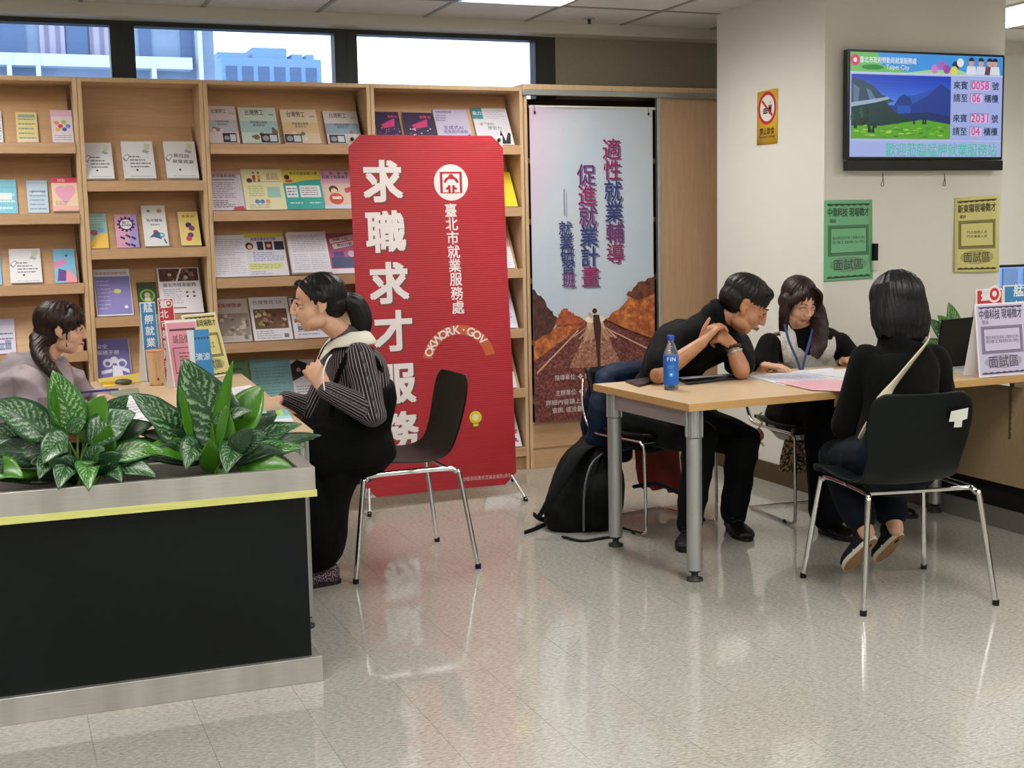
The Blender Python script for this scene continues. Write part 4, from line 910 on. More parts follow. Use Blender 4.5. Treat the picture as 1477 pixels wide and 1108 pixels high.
for px, py, cx_, cz_ in ((533, 742, bm_(0.03*BWd, 0.02*BHt, 0), 1), (759, 720, bm_(0.97*BWd, 0.02*BHt, 0), 1)):
    f_ = at(px, py, Z=0.012); b = MB(); q = b.cyl(f_, tuple(cx_+V((0, 0.006, 0.01))), 0.0065, seg=8, m=POLE); b.cyl(tuple(cx_+V((0, 0.006, 0.01))), tuple(hub), 0.006, seg=8, m=POLE); o_ = b.build('stand_leg', None, t)
    WM[o_.name] = WM[t.name]; b = MB(); dr = (f_-cx_).normalized(); b.cyl(tuple(f_-dr*0.015), tuple(f_+V((0, 0, -0.011))), 0.011, seg=8, m=RUBBER); b.build('rubber_tip', None, o_)
for u_ in (0.03, 0.97): b = MB(); b.cyl(tuple(hub), tuple(bm_(u_*BWd, 0.98*BHt, -0.006)), 0.006, seg=8, m=POLE); b.build('stand_arm', None, t)
b = MB(); b.cyl(tuple(hub), (hub.x, 6.75, 0.012), 0.007, seg=8, m=POLE); b.ell(tuple(hub), (0.02, 0.02, 0.02), m=RUBBER, nu=10, nv=6); b.build('rear_strut', None, t)

# ------------------------------------------------------------------ television on the pillar
TY = 5.46
x0, x1 = at(1222, 160, Y=TY).x, at(1447.5, 160, Y=TY).x; z1, z0 = at(1335, 75, Y=TY).z, at(1335, 246, Y=TY).z
t = thing('television', 'wide black television on the pillar showing queue numbers and a mountain view', 'television', ((x0+x1)/2, TY, z0))
TVB = mat('#0b1216', 0.3, name='tv_black')
b = MB(); b.box(x0, x1, TY, TY+0.035, z0+0.055, z1, TVB); b.box(x0+0.12, x1-0.12, TY+0.03, CY0-0.001, z0+0.15, z1-0.12, TVB); b.build('casing', None, t, bevel=0.003)
b = MB(); b.box(x0, x1, TY-0.006, TY+0.03, z0, z0+0.052, mat('#0d0f10', 0.45)); b.build('speaker_bar', None, t, bevel=0.003)
sw, sh = x1-x0-0.028, z1-z0-0.055-0.026; a = Art(sw, sh)
a.rect(0, 0, 1, 1, '#a9b8ee'); a.rect(0, 0.80, 1, 1, '#3f9ae8'); a.rect(0, 0.80, 1, 0.815, '#c8d8f8'); a.rect(0, 0.155, 1, 0.165, '#c8c8f0')
a.poly([(0, 0.815), (0.4, 0.815), (0.2, 0.88), (0.17, 1), (0, 1)], '#6fc06a'); a.ell(0.14, 0.86, 0.07, 0.025, '#1f8a3a'); a.poly([(0.35, 0.815), (0.8, 0.815), (0.7, 0.86), (0.5, 0.85)], '#a8dc9a'); a.ell(0.03, 0.925, 0.03, None, '#d84868', 16); a.ell(0.03, 0.925, 0.012, None, '#f8e0e8', 10)
a.text('臺北市政府勞動局就業服務處', 0.24, 0.93, 0.034, '#f0f4f8', 0.01, fit=0.36); a.text('Taipei City', 0.3, 0.86, 0.034, '#f0f8f0', 0.0)
for x, y, c in ((0.59, 0.9, '#c060c0'), (0.54, 0.86, '#d884d0'), (0.62, 0.86, '#a848a8'), (0.68, 0.9, '#283048'), (0.67, 0.85, '#e8e060'), (0.71, 0.93, '#f0f0f0')): a.ell(x, y, 0.024, None, c, 10)
for x, c in ((0.785, '#e6eaf8'), (0.85, '#dde2f4'), (0.91, '#6a4858'), (0.945, '#e8e8f0')): a.poly([(x-0.035, 0.817), (x+0.035, 0.817), (x+0.028, 0.9), (x-0.028, 0.9)], c); a.ell(x, 0.93, 0.018, None, '#d8a890', 12); a.ell(x, 0.95, 0.019, None, '#201c28', 12, 0, 180)
# mountain photograph on the screen
def G_(x0_, x1_, y0_, y1_, c0, c1, n):
    A0, A1 = [int(c0[i:i+2], 16) for i in (1, 3, 5)], [int(c1[i:i+2], 16) for i in (1, 3, 5)]
    for i in range(n): a.rect(x0_, y0_+(y1_-y0_)*i/n, x1_, y0_+(y1_-y0_)*(i+1)/n, '#%02x%02x%02x' % tuple(int(p+(q-p)*i/(n-1)) for p, q in zip(A0, A1)))
G_(0.008, 0.65, 0.5, 0.79, '#4a86ee', '#0d3cc0', 10); a.rect(0.008, 0.175, 0.65, 0.5, '#1c3f96')
a.poly([(0.30, 0.5), (0.36, 0.6), (0.41, 0.6), (0.52, 0.66), (0.585, 0.72), (0.65, 0.67), (0.65, 0.4), (0.3, 0.4)], '#2554b8'); a.poly([(0.28, 0.5), (0.31, 0.58), (0.345, 0.61), (0.385, 0.57), (0.40, 0.5)], '#143c8c'); a.poly([(0.38, 0.5), (0.5, 0.6), (0.58, 0.715), (0.65, 0.65), (0.65, 0.3), (0.4, 0.38)], '#1a3c94')
a.poly([(0.008, 0.76), (0.07, 0.74), (0.15, 0.68), (0.2, 0.6), (0.28, 0.54), (0.2, 0.5), (0.008, 0.45)], '#2c4a62'); a.poly([(0.02, 0.7), (0.06, 0.66), (0.05, 0.5), (0.02, 0.5)], '#5a7a90'); a.poly([(0.1, 0.66), (0.13, 0.64), (0.17, 0.54), (0.13, 0.52)], '#5a7ea0')
a.poly([(0.008, 0.52), (0.24, 0.58), (0.25, 0.56), (0.008, 0.46)], '#9fb4cc')
a.poly([(0.008, 0.48), (0.22, 0.54), (0.3, 0.42), (0.42, 0.42), (0.65, 0.34), (0.65, 0.2), (0.008, 0.2)], '#123c3c'); a.poly([(0.3, 0.42), (0.5, 0.44), (0.65, 0.4), (0.65, 0.33), (0.4, 0.36)], '#14306c')
a.poly([(0.008, 0.3), (0.2, 0.30), (0.45, 0.36), (0.5, 0.36), (0.65, 0.32), (0.65, 0.175), (0.008, 0.175)], '#5ea82c'); r_ = random.Random(6)
for i in range(40): x = r_.uniform(0.03, 0.62); a.ell(x, r_.uniform(0.19, 0.30), 0.02, 0.008, r_.choice(['#8cc840', '#3c8424', '#a8d858', '#4c9828']), 8)
for i in range(16): x = r_.uniform(0.01, 0.17); y = r_.uniform(0.22, 0.42); a.poly([(x-0.012, y), (x+0.012, y), (x, y+0.09)], r_.choice(['#0c2c24', '#1c4834', '#265c3c']))
for x in (0.22, 0.30, 0.41, 0.47, 0.485): a.poly([(x-0.008, 0.32), (x+0.008, 0.32), (x, 0.42)], '#103430')
for (s1, num, s2), y in ((('來賓', '0058', '號'), 0.71), (('請至', '06', '櫃檯'), 0.585), (('來賓', '2031', '號'), 0.385), (('請至', '04', '櫃檯'), 0.255)):
    c0 = 0.848 if len(num) == 4 else 0.822; hw = 0.066 if len(num) == 4 else 0.042
    a.rect(c0-hw, y-0.045, c0+hw, y+0.048, '#5c5c8c'); a.rect(c0-hw+0.004, y-0.045, c0+hw, y+0.042, '#dcc8f4'); a.text(num, c0, y, 0.06, '#d8388c', 0.015, fit=0.118 if len(num) == 4 else 0.056)
    a.text(s1, 0.715, y, 0.046, '#182848', 0.02, fit=0.095); a.text(s2, 0.952 if len(num) == 4 else 0.925, y, 0.046, '#182848', 0.02, fit=0.045 if len(num) == 4 else 0.095)
a.text('歡迎蒞臨艋舺就業服務站', 0.60, 0.07, 0.075, '#3cc8a0', 0.005, fit=0.74)
b = MB(); b.box(x0+0.014, x1-0.014, TY-0.002, TY+0.001, z0+0.069, z1-0.012, TVB)
a.place(b, flatmap((x0+0.014, TY-0.0025, z0+0.069), (1, 0, 0), (0, 0, 1)), lambda c: mat(c, 0.3, emit=0.82, name='screen_glow'), step=0.0001); b.build('screen', None, t)
for px in (1273, 1362):
    p_ = at(px, 250, Y=TY+0.02); b = MB(); b.loft([p_, p_+V((0.003, 0, -0.03)), p_+V((-0.008, 0, -0.06)), p_+V((0.008, 0, -0.062)), p_+V((0.004, 0, -0.025)), p_+V((0.0, 0, 0))], 0.0018, seg=5, m=RUBBER); b.build('pull_cord', None, t)

# ------------------------------------------------------------------ notices on the pillar
def notice(px, paper, ink, txt1, job, lab, tint, Y=CY0-0.004, curl=0.0):
    (ax, ay), (bx_, by__), (cx_, cyy), (dx_, dyy) = px
    A, B, C_, D_ = at(ax, ay, Y=Y), at(bx_, by__, Y=Y), at(cx_, cyy, Y=Y), at(dx_, dyy, Y=Y)
    w = ((B-A).length+(C_-D_).length)/2; h = ((A-D_).length+(B-C_).length)/2
    a = notice_art(w, h, paper, ink, txt1, job, tint); b = MB()
    def f(x, y, d):
        u, v_ = x/w, y/h; p = (D_*(1-u)+C_*u)*(1-v_)+(A*(1-u)+B*u)*v_; p.y -= d+curl*(1-v_); return p
    b.grid(lambda u, v_: f(u*w, v_*h, -0.0006), 6, 40, mat(paper, 0.65)); a.place(b, f, step=0.0003)
    return b.build('paper_notice', None, label=lab, cat='notice', solid=0.0006)
def notice_art(w, h, paper, ink, txt1, job, tint):
    a = Art(w, h)
    def wavy(y, dirn):
        pts = [(0.06, y), (0.94, y)]; n = 14
        low = [(0.94-0.88*i/n, y-dirn*(0.03 if i % 2 else 0.018)) for i in range(n+1)]; a.poly(pts+low, ink)
    wavy(0.955, 1); wavy(0.035, -1)
    a.text(txt1, 0.5, 0.85, 0.16, ink, 0.02, fit=0.86); a.text('職缺', 0.18, 0.745, 0.07, ink, 0.0)
    x0_, x1_, y0_, y1_ = 0.08, 0.92, 0.31, 0.69
    fr = '#%02x%02x%02x' % tuple(int((int(paper[i:i+2], 16)*0.45+int(ink[i:i+2], 16)*0.55)) for i in (1, 3, 5))
    a.rect(x0_, y0_, x1_, y1_, fr); a.rect(x0_+0.05, y0_+0.035, x1_-0.05, y1_-0.035, ink); a.rect(x0_+0.06, y0_+0.042, x1_-0.06, y1_-0.042, paper)
    for i, s_ in enumerate(job): a.text(s_, 0.5, 0.53-0.055*i, 0.058, ink, 0.0, fit=min(0.66, 0.075*len(s_)))
    a.ell(0.5, 0.2, 0.38, 0.095, tint, 32); a.text('面試區', 0.5, 0.2, 0.2, ink, 0.005, fit=0.6); return a
notice([(1189, 289), (1258, 288), (1259, 402), (1188, 407)], '#76b98a', '#2c4a36', '中偉科技 現場徵才', ['電訊/資訊及技術工程師(女/男)', '助理工程師(女/男)'], 'green paper interview notice taped on the left edge of the pillar', '#6f9a7c')
notice([(1377, 286), (1441, 281), (1438, 392), (1375, 393)], '#d6cf86', '#45401f', '新東陽現場徵才', ['門市服務人員', '門市兼職人員'], 'yellow paper interview notice taped under the right side of the television', '#b5ad74', curl=0.012)
A, B, C_, D_ = (at(x, y, X=CX-0.003) for x, y in ((1092.5, 133), (1122, 127), (1121, 207), (1091.5, 210)))
w, h = (A-B).length, (A-D_).length; a = Art(w, h); YK = '#1c1814'
a.ell(0.5, 0.67, 0.44, None, '#b3242c', 32); a.ell(0.5, 0.67, 0.35, None, '#e6e2da', 32)
a.rect(0.30, 0.57, 0.52, 0.60, YK); a.rect(0.30, 0.61, 0.52, 0.635, YK); a.ell(0.41, 0.645, 0.11, 0.03, YK, 16, 0, 180); a.poly([(0.58, 0.56), (0.70, 0.56), (0.72, 0.70), (0.56, 0.70)], YK); a.rect(0.545, 0.705, 0.735, 0.72, YK); a.poly([(0.62, 0.72), (0.64, 0.72), (0.68, 0.79), (0.66, 0.79)], YK)
a.poly([(0.22, 0.80), (0.28, 0.83), (0.78, 0.54), (0.72, 0.51)], '#b3242c'); a.text('禁止飲食', 0.5, 0.25, 0.2, YK, 0.02, fit=0.7); a.text('No Eating or Drinking', 0.5, 0.14, 0.1, YK, 0.01, fit=0.74)
b = MB(); f_ = lambda x, y, d: (D_*(1-x/w)+C_*(x/w))*(1-y/h)+(A*(1-x/w)+B*(x/w))*(y/h)+V((-d, 0, 0))
b.grid(lambda u, v_: f_(u*w, v_*h, 0), 2, 2, mat('#dcae2c', 0.5)); a.place(b, f_, step=0.0003)
b.build('warning_sign', None, label='yellow no eating or drinking sign on the side of the pillar', cat='sign', solid=0.0008)
p_ = at(1262, 371, Y=CY0-0.012); b = MB(); b.box(p_.x-0.013, p_.x+0.013, CY0-0.022, CY0-0.0005, p_.z-0.068, p_.z-0.018, mat('#d5d5cc', .5)); b.box(p_.x-0.012, p_.x+0.012, CY0-0.024, CY0-0.0005, p_.z-0.018, p_.z+0.07, BLACKPL)
b.build('wall_handset', None, label='slim black and white handset fixed beside the green notice', cat='handset', bevel=0.002)

# ------------------------------------------------------------------ planter box
PLX, PLY, PLD, PLZ = 0.887, 3.905, 0.31, 0.69
k = NT('brushed_steel', 0.36, 0.85); v = k.coord('Object', (3, 3, 140)); n = k.noise(v, 3, 3, 0.6); v2 = k.coord('Object', (7, 1, 1)); n2 = k.noise(v2, 1.2, 2)
k.base(k.mix(0.5, k.ramp(n, [(0.3, '#bcbab6'), (0.7, '#d6d4d0')]), k.ramp(n2, [(0.35, '#b8b6b2'), (0.65, '#e2e0dc')]))); k.bump(n, 0.05, 0.001); STEEL = k.m
k = NT('dark_laminate', 0.45, 0, 0.25); v = k.coord('Object'); k.base(k.ramp(k.noise(v, 3, 3), [(0.3, '#070d0e'), (0.7, '#0a1214')])); DLAM = k.m
k = NT('yellow_tape', 0.55); v = k.coord('Object', (2, 2, 20)); k.base(k.ramp(k.noise(v, 4, 3), [(0.3, '#d3d374'), (0.7, '#e3e391')])); TAPE = k.m
SOIL = speckle('potting_soil', [(0.35, '#1c140e'), (0.6, '#3c2c20')], 60, 0.95)
t = thing('planter_box', 'long black floor planter with a steel rim and skirting and a yellow tape stripe', 'planter', (PLX, PLY, 0), math.radians(-1.3))
Mp = WM[t.name]
def pbox(name, boxes, m, bevel=0.0, par=t):
    b = MB()
    for q in boxes: b.box(*q, m, M=Mp)
    return b.build(name, m, par, bevel=bevel)
LP = -2.1
pbox('body_panel', [(LP, -0.03, 0.02, PLD-0.02, 0.0, 0.612)], DLAM)
pbox('skirting', [(LP, 0.0, 0.0, PLD, 0, 0.082)], STEEL, 0.002)
pbox('steel_rim', [(LP, 0, 0, 0.022, 0.607, PLZ), (LP, 0, PLD-0.022, PLD, 0.607, PLZ), (-0.05, 0, 0.022, PLD-0.022, 0.607, PLZ)], STEEL, 0.002)
pbox('yellow_tape', [(LP, 0.003, -0.003, 0.02, 0.597, 0.618)], TAPE)
pbox('soil', [(LP, -0.045, 0.045, PLD-0.045, 0.6, 0.64)], SOIL)

# ------------------------------------------------------------------ desks and tables
def table_leg(t, x, y, ztop, foot=True):
    b = MB(); b.cyl((x, y, 0.045), (x, y, ztop-0.115), 0.031, seg=24, m=ALU); o = b.build('leg', ALU, t); WM[o.name] = WM[t.name]
    b = MB(); b.cyl((x, y, ztop-0.112), (x, y, ztop-0.001), 0.033, seg=16, m=ALU, smooth=False)
    for q in range(8):
        an = q*math.pi/4; b.cyl((x+0.033*math.cos(an), y+0.033*math.sin(an), ztop-0.112), (x+0.033*math.cos(an), y+0.033*math.sin(an), ztop-0.001), 0.0045, seg=6, m=ALU)
    b.build('leg_collar', ALU, o)
    b = MB(); b.lathe([(0.024, 0.045), (0.024, 0.036), (0.014, 0.032), (0.014, 0.014), (0.033, 0.01), (0.033, 0.0)][::-1], (x, y, 0), m=mat('#2e3432', 0.5)); b.build('levelling_foot', None, o)
TZ = 0.724; TR = math.radians(2.6)
nl = at(994, 583, Z=TZ)
t = thing('interview_table', 'pale wood table with round silver legs where the man and two women sit', 'table', (nl.x, nl.y, 0), TR)
Mt = WM[t.name]; TL, TD = 2.35, 0.79
b = MB(); b.box(0, TL, 0, TD, TZ-0.03, TZ, BEECH_TOP, M=Mt); b.box(-0.0015, 0.0, 0, TD, TZ-0.0305, TZ, BEECH_EDGE, M=Mt); b.box(0, TL, -0.0015, 0, TZ-0.0305, TZ, BEECH_EDGE, M=Mt); b.build('tabletop', None, t, bevel=0.0015)
lg = [Mt @ V(q) for q in ((0.06, 0.06, 0), (0.06, TD-0.08, 0))]; lr = at(1361, 737, Z=0)-V((0.055, 0, 0))
for q in (lg[0], lg[1], lr): table_leg(t, q.x, q.y, TZ-0.03)
b = MB(); b.box(0.045, 0.075, 0.09, TD-0.11, TZ-0.105, TZ-0.04, mat('#a9a4a8', 0.4, 0.6), M=Mt); b.build('side_rail', None, t, bevel=0.003)
b = MB(); b.box(0.09, TL-0.3, TD-0.12, TD-0.09, TZ-0.09, TZ-0.035, mat('#a9a4a8', 0.4, 0.6), M=Mt); b.build('back_rail', None, t, bevel=0.003)
b = MB(); b.box(1.0, TL, 0.14, 0.17, TZ-0.055, TZ-0.031, BLACKPL, M=Mt); b.build('support_rail', None, t)
br = at(1459, 605, Y=4.52); MTB = mat('#5c564c', 0.5, 0.5)
b = MB(); b.box(br.x-0.012, br.x+0.012, 4.52, 4.524, br.z-0.09, TZ-0.03, MTB)
for i in range(7): b.cyl((br.x, 4.518, br.z-0.07+i*0.026), (br.x, 4.521, br.z-0.07+i*0.026), 0.004, seg=8, m=RUBBER)
b.build('hanging_bracket', None, t)

KX = 4.218
t = thing('service_counter', 'low wood-fronted service counter with a black recess and grey skirting at the right edge', 'counter', (KX+0.3, 4.0, 0))
b = MB(); b.box(KX, KX+0.02, 1.5, CY0-0.015, at(1477, 706, X=KX).z, 0.66, PALEWOOD); b.build('front_panel', None, t, bevel=0.002)
b = MB(); b.box(KX+0.03, KX+0.05, 1.5, CY0-0.015, 0.085, 0.3, RUBBER); b.build('toe_recess', None, t)
b = MB(); b.box(KX, KX+0.03, 1.5, CY0-0.015, 0.0, 0.088, mat('#6f6a64', 0.45, name='grey_skirting')); b.build('skirting', None, t, bevel=0.002)
b = MB(); b.box(KX+0.02, KX+0.95, 1.5, 1.52, 0.1, 0.66, PALEWOOD); b.box(KX+0.93, KX+0.95, 1.52, CY0-0.015, 0.1, 0.66, PALEWOOD); b.box(KX-0.0, KX+0.95, 1.5, 4.34, 0.66, 0.69, BEECH_TOP); b.build('counter_body', None, t, bevel=0.001)

DR = math.radians(-3.1); dn = at(452, 621, Z=TZ)
t = thing('left_desk', 'pale wood desk behind the planter with papers, cup and sign stands on it', 'desk', (dn.x, dn.y, 0), DR); t.name = 'reception_desk'; WM[t.name] = WM['left_desk']
Md = WM[t.name]; DW, DD = 0.72, 2.04
b = MB(); b.box(-DW, 0, 0, DD, TZ-0.032, TZ, BEECH_TOP, M=Md); b.build('tabletop', None, t, bevel=0.002)
for q in ((-0.045, 0.06), (-0.045, DD-0.1), (-DW+0.06, 0.1), (-DW+0.06, DD-0.1)): p_ = Md @ V((q[0], q[1], 0)); table_leg(t, p_.x, p_.y, TZ-0.032)
b = MB(); b.box(-DW+0.1, -0.08, 0.05, 0.08, TZ-0.1, TZ-0.04, ALU, M=Md); b.build('side_rail', None, t, bevel=0.003)

# ------------------------------------------------------------------ sign stands and things on the tables
ACR = mat('#e8f0f4', 0.05, trans=0.0, name='acrylic_edge')
def stand(bl, br_, tl, tr, art_fn, lab, zt=TZ, th=0.004, name='sign_stand', cat='sign stand', margin=0.0, lean=0.12, back=True, grp=None, yaw=None):
    """upright card: bottom corners on the desk at two pixels, lean backwards; height from the top pixel"""
    A, B = at(*bl, Z=zt+0.004), at(*br_, Z=zt+0.004)
    if yaw is not None:
        L_ = (A-CAM).length*math.hypot(br_[0]-bl[0], br_[1]-bl[1])/FPX/max(0.2, abs(math.cos(yaw-(-YAW)))); B = A+V((math.cos(yaw), math.sin(yaw), 0))*L_
    ux = (B-A).normalized(); w = (B-A).length; nb = V((0, 0, 1)).cross(ux)
    uy = (V((0, 0, 1))+nb*lean).normalized()
    best = 0.1; bd = 1e9
    for i in range(60, 600, 3):
        q = proj(A+uy*(i/1000))[1]
        if abs(q-tl[1]) < bd: bd = abs(q-tl[1]); best = i/1000
    h = best; n = ux.cross(uy); b = MB()
    vs = [A+ux*x+uy*y+n*z for z in (-th, 0) for y in (0, h) for x in (0, w)]
    b.add(vs, [(0, 2, 3, 1), (4, 5, 7, 6), (0, 1, 5, 4), (2, 6, 7, 3), (0, 4, 6, 2), (1, 3, 7, 5)], WHITEP)
    if back:
        q = [A-n*th, B-n*th, A-n*th-nb*-0.09, B-n*th-nb*-0.09]
        u2 = (A+uy*h*0.9-n*th), (B+uy*h*0.9-n*th); g0, g1 = A+nb*0.10, B+nb*0.10
        b.add([u2[0], u2[1], g1, g0], [(0, 1, 2, 3)], WHITEP)
    art_fn(w, h).place(b, flatmap(A+n*0.0003, ux, uy), step=0.0003)
    return b.build(name, None, label=lab, cat=cat, group=grp)
def A_notice(paper, ink, t1, job, tint):
    def f(w, h):
        a = notice_art(w, h, paper, ink, t1, job, tint); c = Art(w, h); c.rect(0.02, 0.02, 0.98, 0.98, paper)
        for i_ in a.it: c._add(i_[2], i_[3], i_[4])
        return c
    return f
def A_vert(bg, word, c='#eef2f6', em=False):
    def f(w, h):
        a = Art(w, h); a.rect(0.04, 0.01, 0.96, 0.985, bg); n = len(word); s = min(0.62, 0.86*h/w/n)
        if em: a.ell(0.68, 0.93, 0.25, None, '#f0e4e4', 20); a.ell(0.68, 0.93, 0.18, None, bg, 20); a.ell(0.68, 0.935, 0.09, None, '#f0e4e4', 14)
        for i, ch in enumerate(word): a.text(ch, 0.34 if em else 0.5, 0.93-0.86*i/max(1, n-1), s, c, 0.02)
        return a
    return f
BLU, RED2 = '#3d86bd', '#c2303c'
# left desk (back to front)
stand((212, 553), (234, 551), (192, 436), (212, 434), A_vert(BLU, '艋舺就業服務站'), 'narrow blue standing sign with white characters, leftmost sign on the left desk', lean=0.1)
stand((238, 549), (260, 547), (212, 431), (235, 430), A_vert(RED2, '臺北市就業服務處', em=True), 'narrow red standing sign with a round emblem, behind the paper cup', lean=0.1)
def A_pink(w, h):
    a = Art(w, h); a.rect(0.03, 0.02, 0.97, 0.96, '#dd95a8'); a.rect(0.1, 0.84, 0.92, 0.87, '#5a3440'); a.text('誠品徵才', 0.52, 0.72, 0.3, '#3e2430', 0.0, fit=0.7)
    a.rect(0.12, 0.22, 0.9, 0.6, '#8a5464'); a.rect(0.15, 0.235, 0.87, 0.585, '#dd95a8'); a.lines(0.3, 0.28, 0.8, 0.54, 5, '#8a5464', 4); a.ell(0.5, 0.12, 0.3, 0.06, '#b87a8a'); return a
stand((252, 562), (297, 558), (226, 463), (262, 454), A_pink, 'pink notice on a leaning acrylic stand, beside the red sign', lean=0.28)
stand((286, 548), (334, 541), (264, 455), (302, 449), A_notice('#d9d089', '#45401f', '新東陽現場徵才', ['門市服務人員', '門市兼職人員'], '#b8b078'), 'yellow notice on a leaning acrylic stand on the left desk', lean=0.3)
def A_blue(w, h):
    a = Art(w, h); a.rect(0, 0, 1, 1, '#3b8ccc'); a.poly([(0, 0), (0, 1), (0.3, 1), (0.12, 0)], '#d8e4ec'); a.rect(0, 0, 0.1, 1, '#dfe6ea')
    for i in range(5): a.ell(0.35+i*0.14, 0.86, 0.05, None, '#183c6c', 8)
    a.text('清涼', 0.58, 0.56, 0.34, '#d8ecf8', 0.02); a.ell(0.68, 0.22, 0.2, None, '#1c4884', 14); a.ell(0.74, 0.16, 0.12, None, '#e8c8b0', 12); return a
stand((281, 566), (312, 563), (272, 477), (300, 472), A_blue, 'small blue leaflet standing in front of the yellow notice', lean=0.2, back=False)
p_ = at(226, 556, Z=TZ); t = thing('paper_cup', 'tall pale orange drink cup with thin print on the left desk', 'cup', p_)
CUPM = mat('#dcb48c', 0.45, name='paper_cup')
b = MB(); b.lathe([(0.0, 0), (0.031, 0), (0.033, 0.02), (0.042, 0.160)], p_, m=CUPM, seg=28); b.build('cup_body', None, t)
b = MB(); b.lathe([(0.043, 0.158), (0.045, 0.162), (0.044, 0.167), (0.0, 0.168)], p_, m=mat('#d99a74', 0.3), seg=28); b.build('film_lid', None, t)
b = MB()
def cupmap(x, y, d): an = -math.pi/2-YAW*0.2+x/0.04; r = 0.033+0.009*(y-0.02)/0.14+0.0004+d; return p_+V((r*math.cos(an), r*math.sin(an), y))
a = Art(0.06, 0.16); a.ring(0.5, 0.74, 0.32, 0.03, '#7a5a40', 16, 20, 160, asp=0.4); a.text('tea', 0.45, 0.82, 0.2, '#7a6a80', 0.0); a.rect(0.48, 0.2, 0.5, 0.72, '#8a6a50'); a.rect(0.56, 0.16, 0.74, 0.24, '#6a4a34')
a.it = [q for q in a.it if q[4] != '#7a6a80']; a.place(b, lambda x, y, d: cupmap(x-0.03, y, d), step=0.0002); b.build('printed_mark', None, t)
def slab(px, z, th, m, name, lab, cat, art=None, bevel=0.0, grp=None):
    """thin sheet lying on a desk; px = four corner pixels (far left, far right, near right, near left)"""
    P = [at(x, y, Z=z) for x, y in px]; n = len(P); b = MB()
    b.add([p+V((0, 0, 0.0008)) for p in P]+[p+V((0, 0, th+0.0008)) for p in P], [tuple(range(n))[::-1], tuple(range(n, 2*n))]+[(i, (i+1) % n, n+(i+1) % n, n+i) for i in range(n)], m)
    if art:
        fl, fr, nr, nl_ = P[:4]; w = (nr-nl_).length; h = (fl-nl_).length
        f = lambda x, y, d: (nl_*(1-x/w)+nr*(x/w))*(1-y/h)+(fl*(1-x/w)+fr*(x/w))*(y/h)+V((0, 0, th+0.001+d))
        art(w, h).place(b, f, step=0.0002)
    return b.build(name, None, label=lab, cat=cat, group=grp, bevel=bevel)
def A_print(c='#a8a8bc', n=8, bg=None):
    def f(w, h):
        a = Art(w, h)
        if bg: a.rect(0, 0, 1, 1, bg)
        a.lines(0.08, 0.08, 0.92, 0.9, n, c, 5, 0.25); return a
    return f
slab([(150, 575), (208, 568), (222, 606), (160, 622)], TZ, 0.001, WHITEP, 'paper_sheet', 'white sheet on the left desk in front of the woman in the hoodie', 'paper', A_print())
slab([(226, 592), (262, 588), (276, 640), (222, 646)], TZ, 0.001, WHITEP, 'paper_sheet', 'white sheet partly under the leaves between the two plants', 'paper', A_print())
slab([(334, 560), (362, 556), (366, 572), (338, 577)], TZ, 0.001, WHITEP, 'paper_sheet', 'white sheet near the far right side of the left desk', 'paper', A_print())
slab([(140, 548), (212, 538), (216, 549), (150, 560)], TZ, 0.004, mat('#e4cc66', 0.5), 'folder', 'yellow folder lying on the left desk', 'folder')
slab([(158, 566), (200, 562), (202, 570), (160, 574)], TZ, 0.008, mat('#8a9078', 0.5), 'notepad', 'grey-green notepad on the left desk', 'notepad')
def A_card(w, h):
    a = Art(w, h); a.rect(0, 0.3, 1, 1, '#a8dcdc'); a.rect(0, 0, 1, 0.3, '#e8e8f0'); a.rect(0.42, 0.5, 0.66, 1, '#4c6464'); a.rect(0.66, 0.5, 0.74, 1, '#a8d84c'); a.rect(0.76, 0.5, 0.84, 1, '#c8e868'); a.rect(0.86, 0.5, 0.98, 1, '#88d0e0'); return a
slab([(363, 597), (414, 593), (424, 611), (360, 617)], TZ, 0.006, WHITEP, 'index_chart', 'pale card with teal and green colour tabs near the front corner of the left desk', 'card', A_card)
p_ = at(178, 555, Z=TZ); b = MB(); b.ell(p_+V((0, 0, 0.014)), (0.042, 0.03, 0.014), m=mat('#55584c', 0.4)); b.box(p_.x-0.1, p_.x-0.03, p_.y-0.008, p_.y+0.008, TZ+0.004, TZ+0.02, mat('#d8b83c', .5)); b.build('tape_dispenser', None, label='rounded olive desk tool with a yellow handle lying on the yellow folder', cat='desk tool')
# interview table
slab([(1078, 543), (1200, 531), (1224, 548), (1130, 556)], TZ, 0.001, WHITEP, 'paper_sheet', 'white printed form under the hand of the woman in the white vest', 'paper', A_print('#a8acd0', 10, '#e2e2ee'))
slab([(1160, 538), (1256, 530), (1290, 541), (1214, 545)], TZ+0.002, 0.001, WHITEP, 'paper_sheet', 'white form further along the table beside the pink sheet', 'paper', A_print('#b4b4c4', 8, '#e6e4ea'))
slab([(1118, 551), (1210, 548), (1235, 566), (1170, 563)], TZ+0.003, 0.0012, mat('#e6b3bd', 0.6), 'paper_sheet', 'pink sheet at the front edge of the interview table', 'paper', A_print('#c890a0', 8))
slab([(978, 548), (1060, 543), (1078, 546), (992, 556)], TZ, 0.012, mat('#0c1012', 0.3), 'clipboard', 'flat black laptop or folder with a pale top edge under the man', 'folder', lambda w, h: Art(w, h).rect(0, 0.55, 1, 0.95, '#c8ccd0'), bevel=0.002)
slab([(902, 552), (934, 547), (947, 552), (922, 559)], TZ, 0.009, mat('#2a1612', 0.35), 'phone', 'dark phone in a brown case at the left corner of the interview table', 'phone', bevel=0.003)
slab([(1352, 532), (1420, 526), (1470, 534), (1395, 540)], TZ, 0.002, mat('#cfd8d4', 0.2), 'plastic_sleeve', 'clear plastic sleeve under the standing signs at the right', 'sleeve')
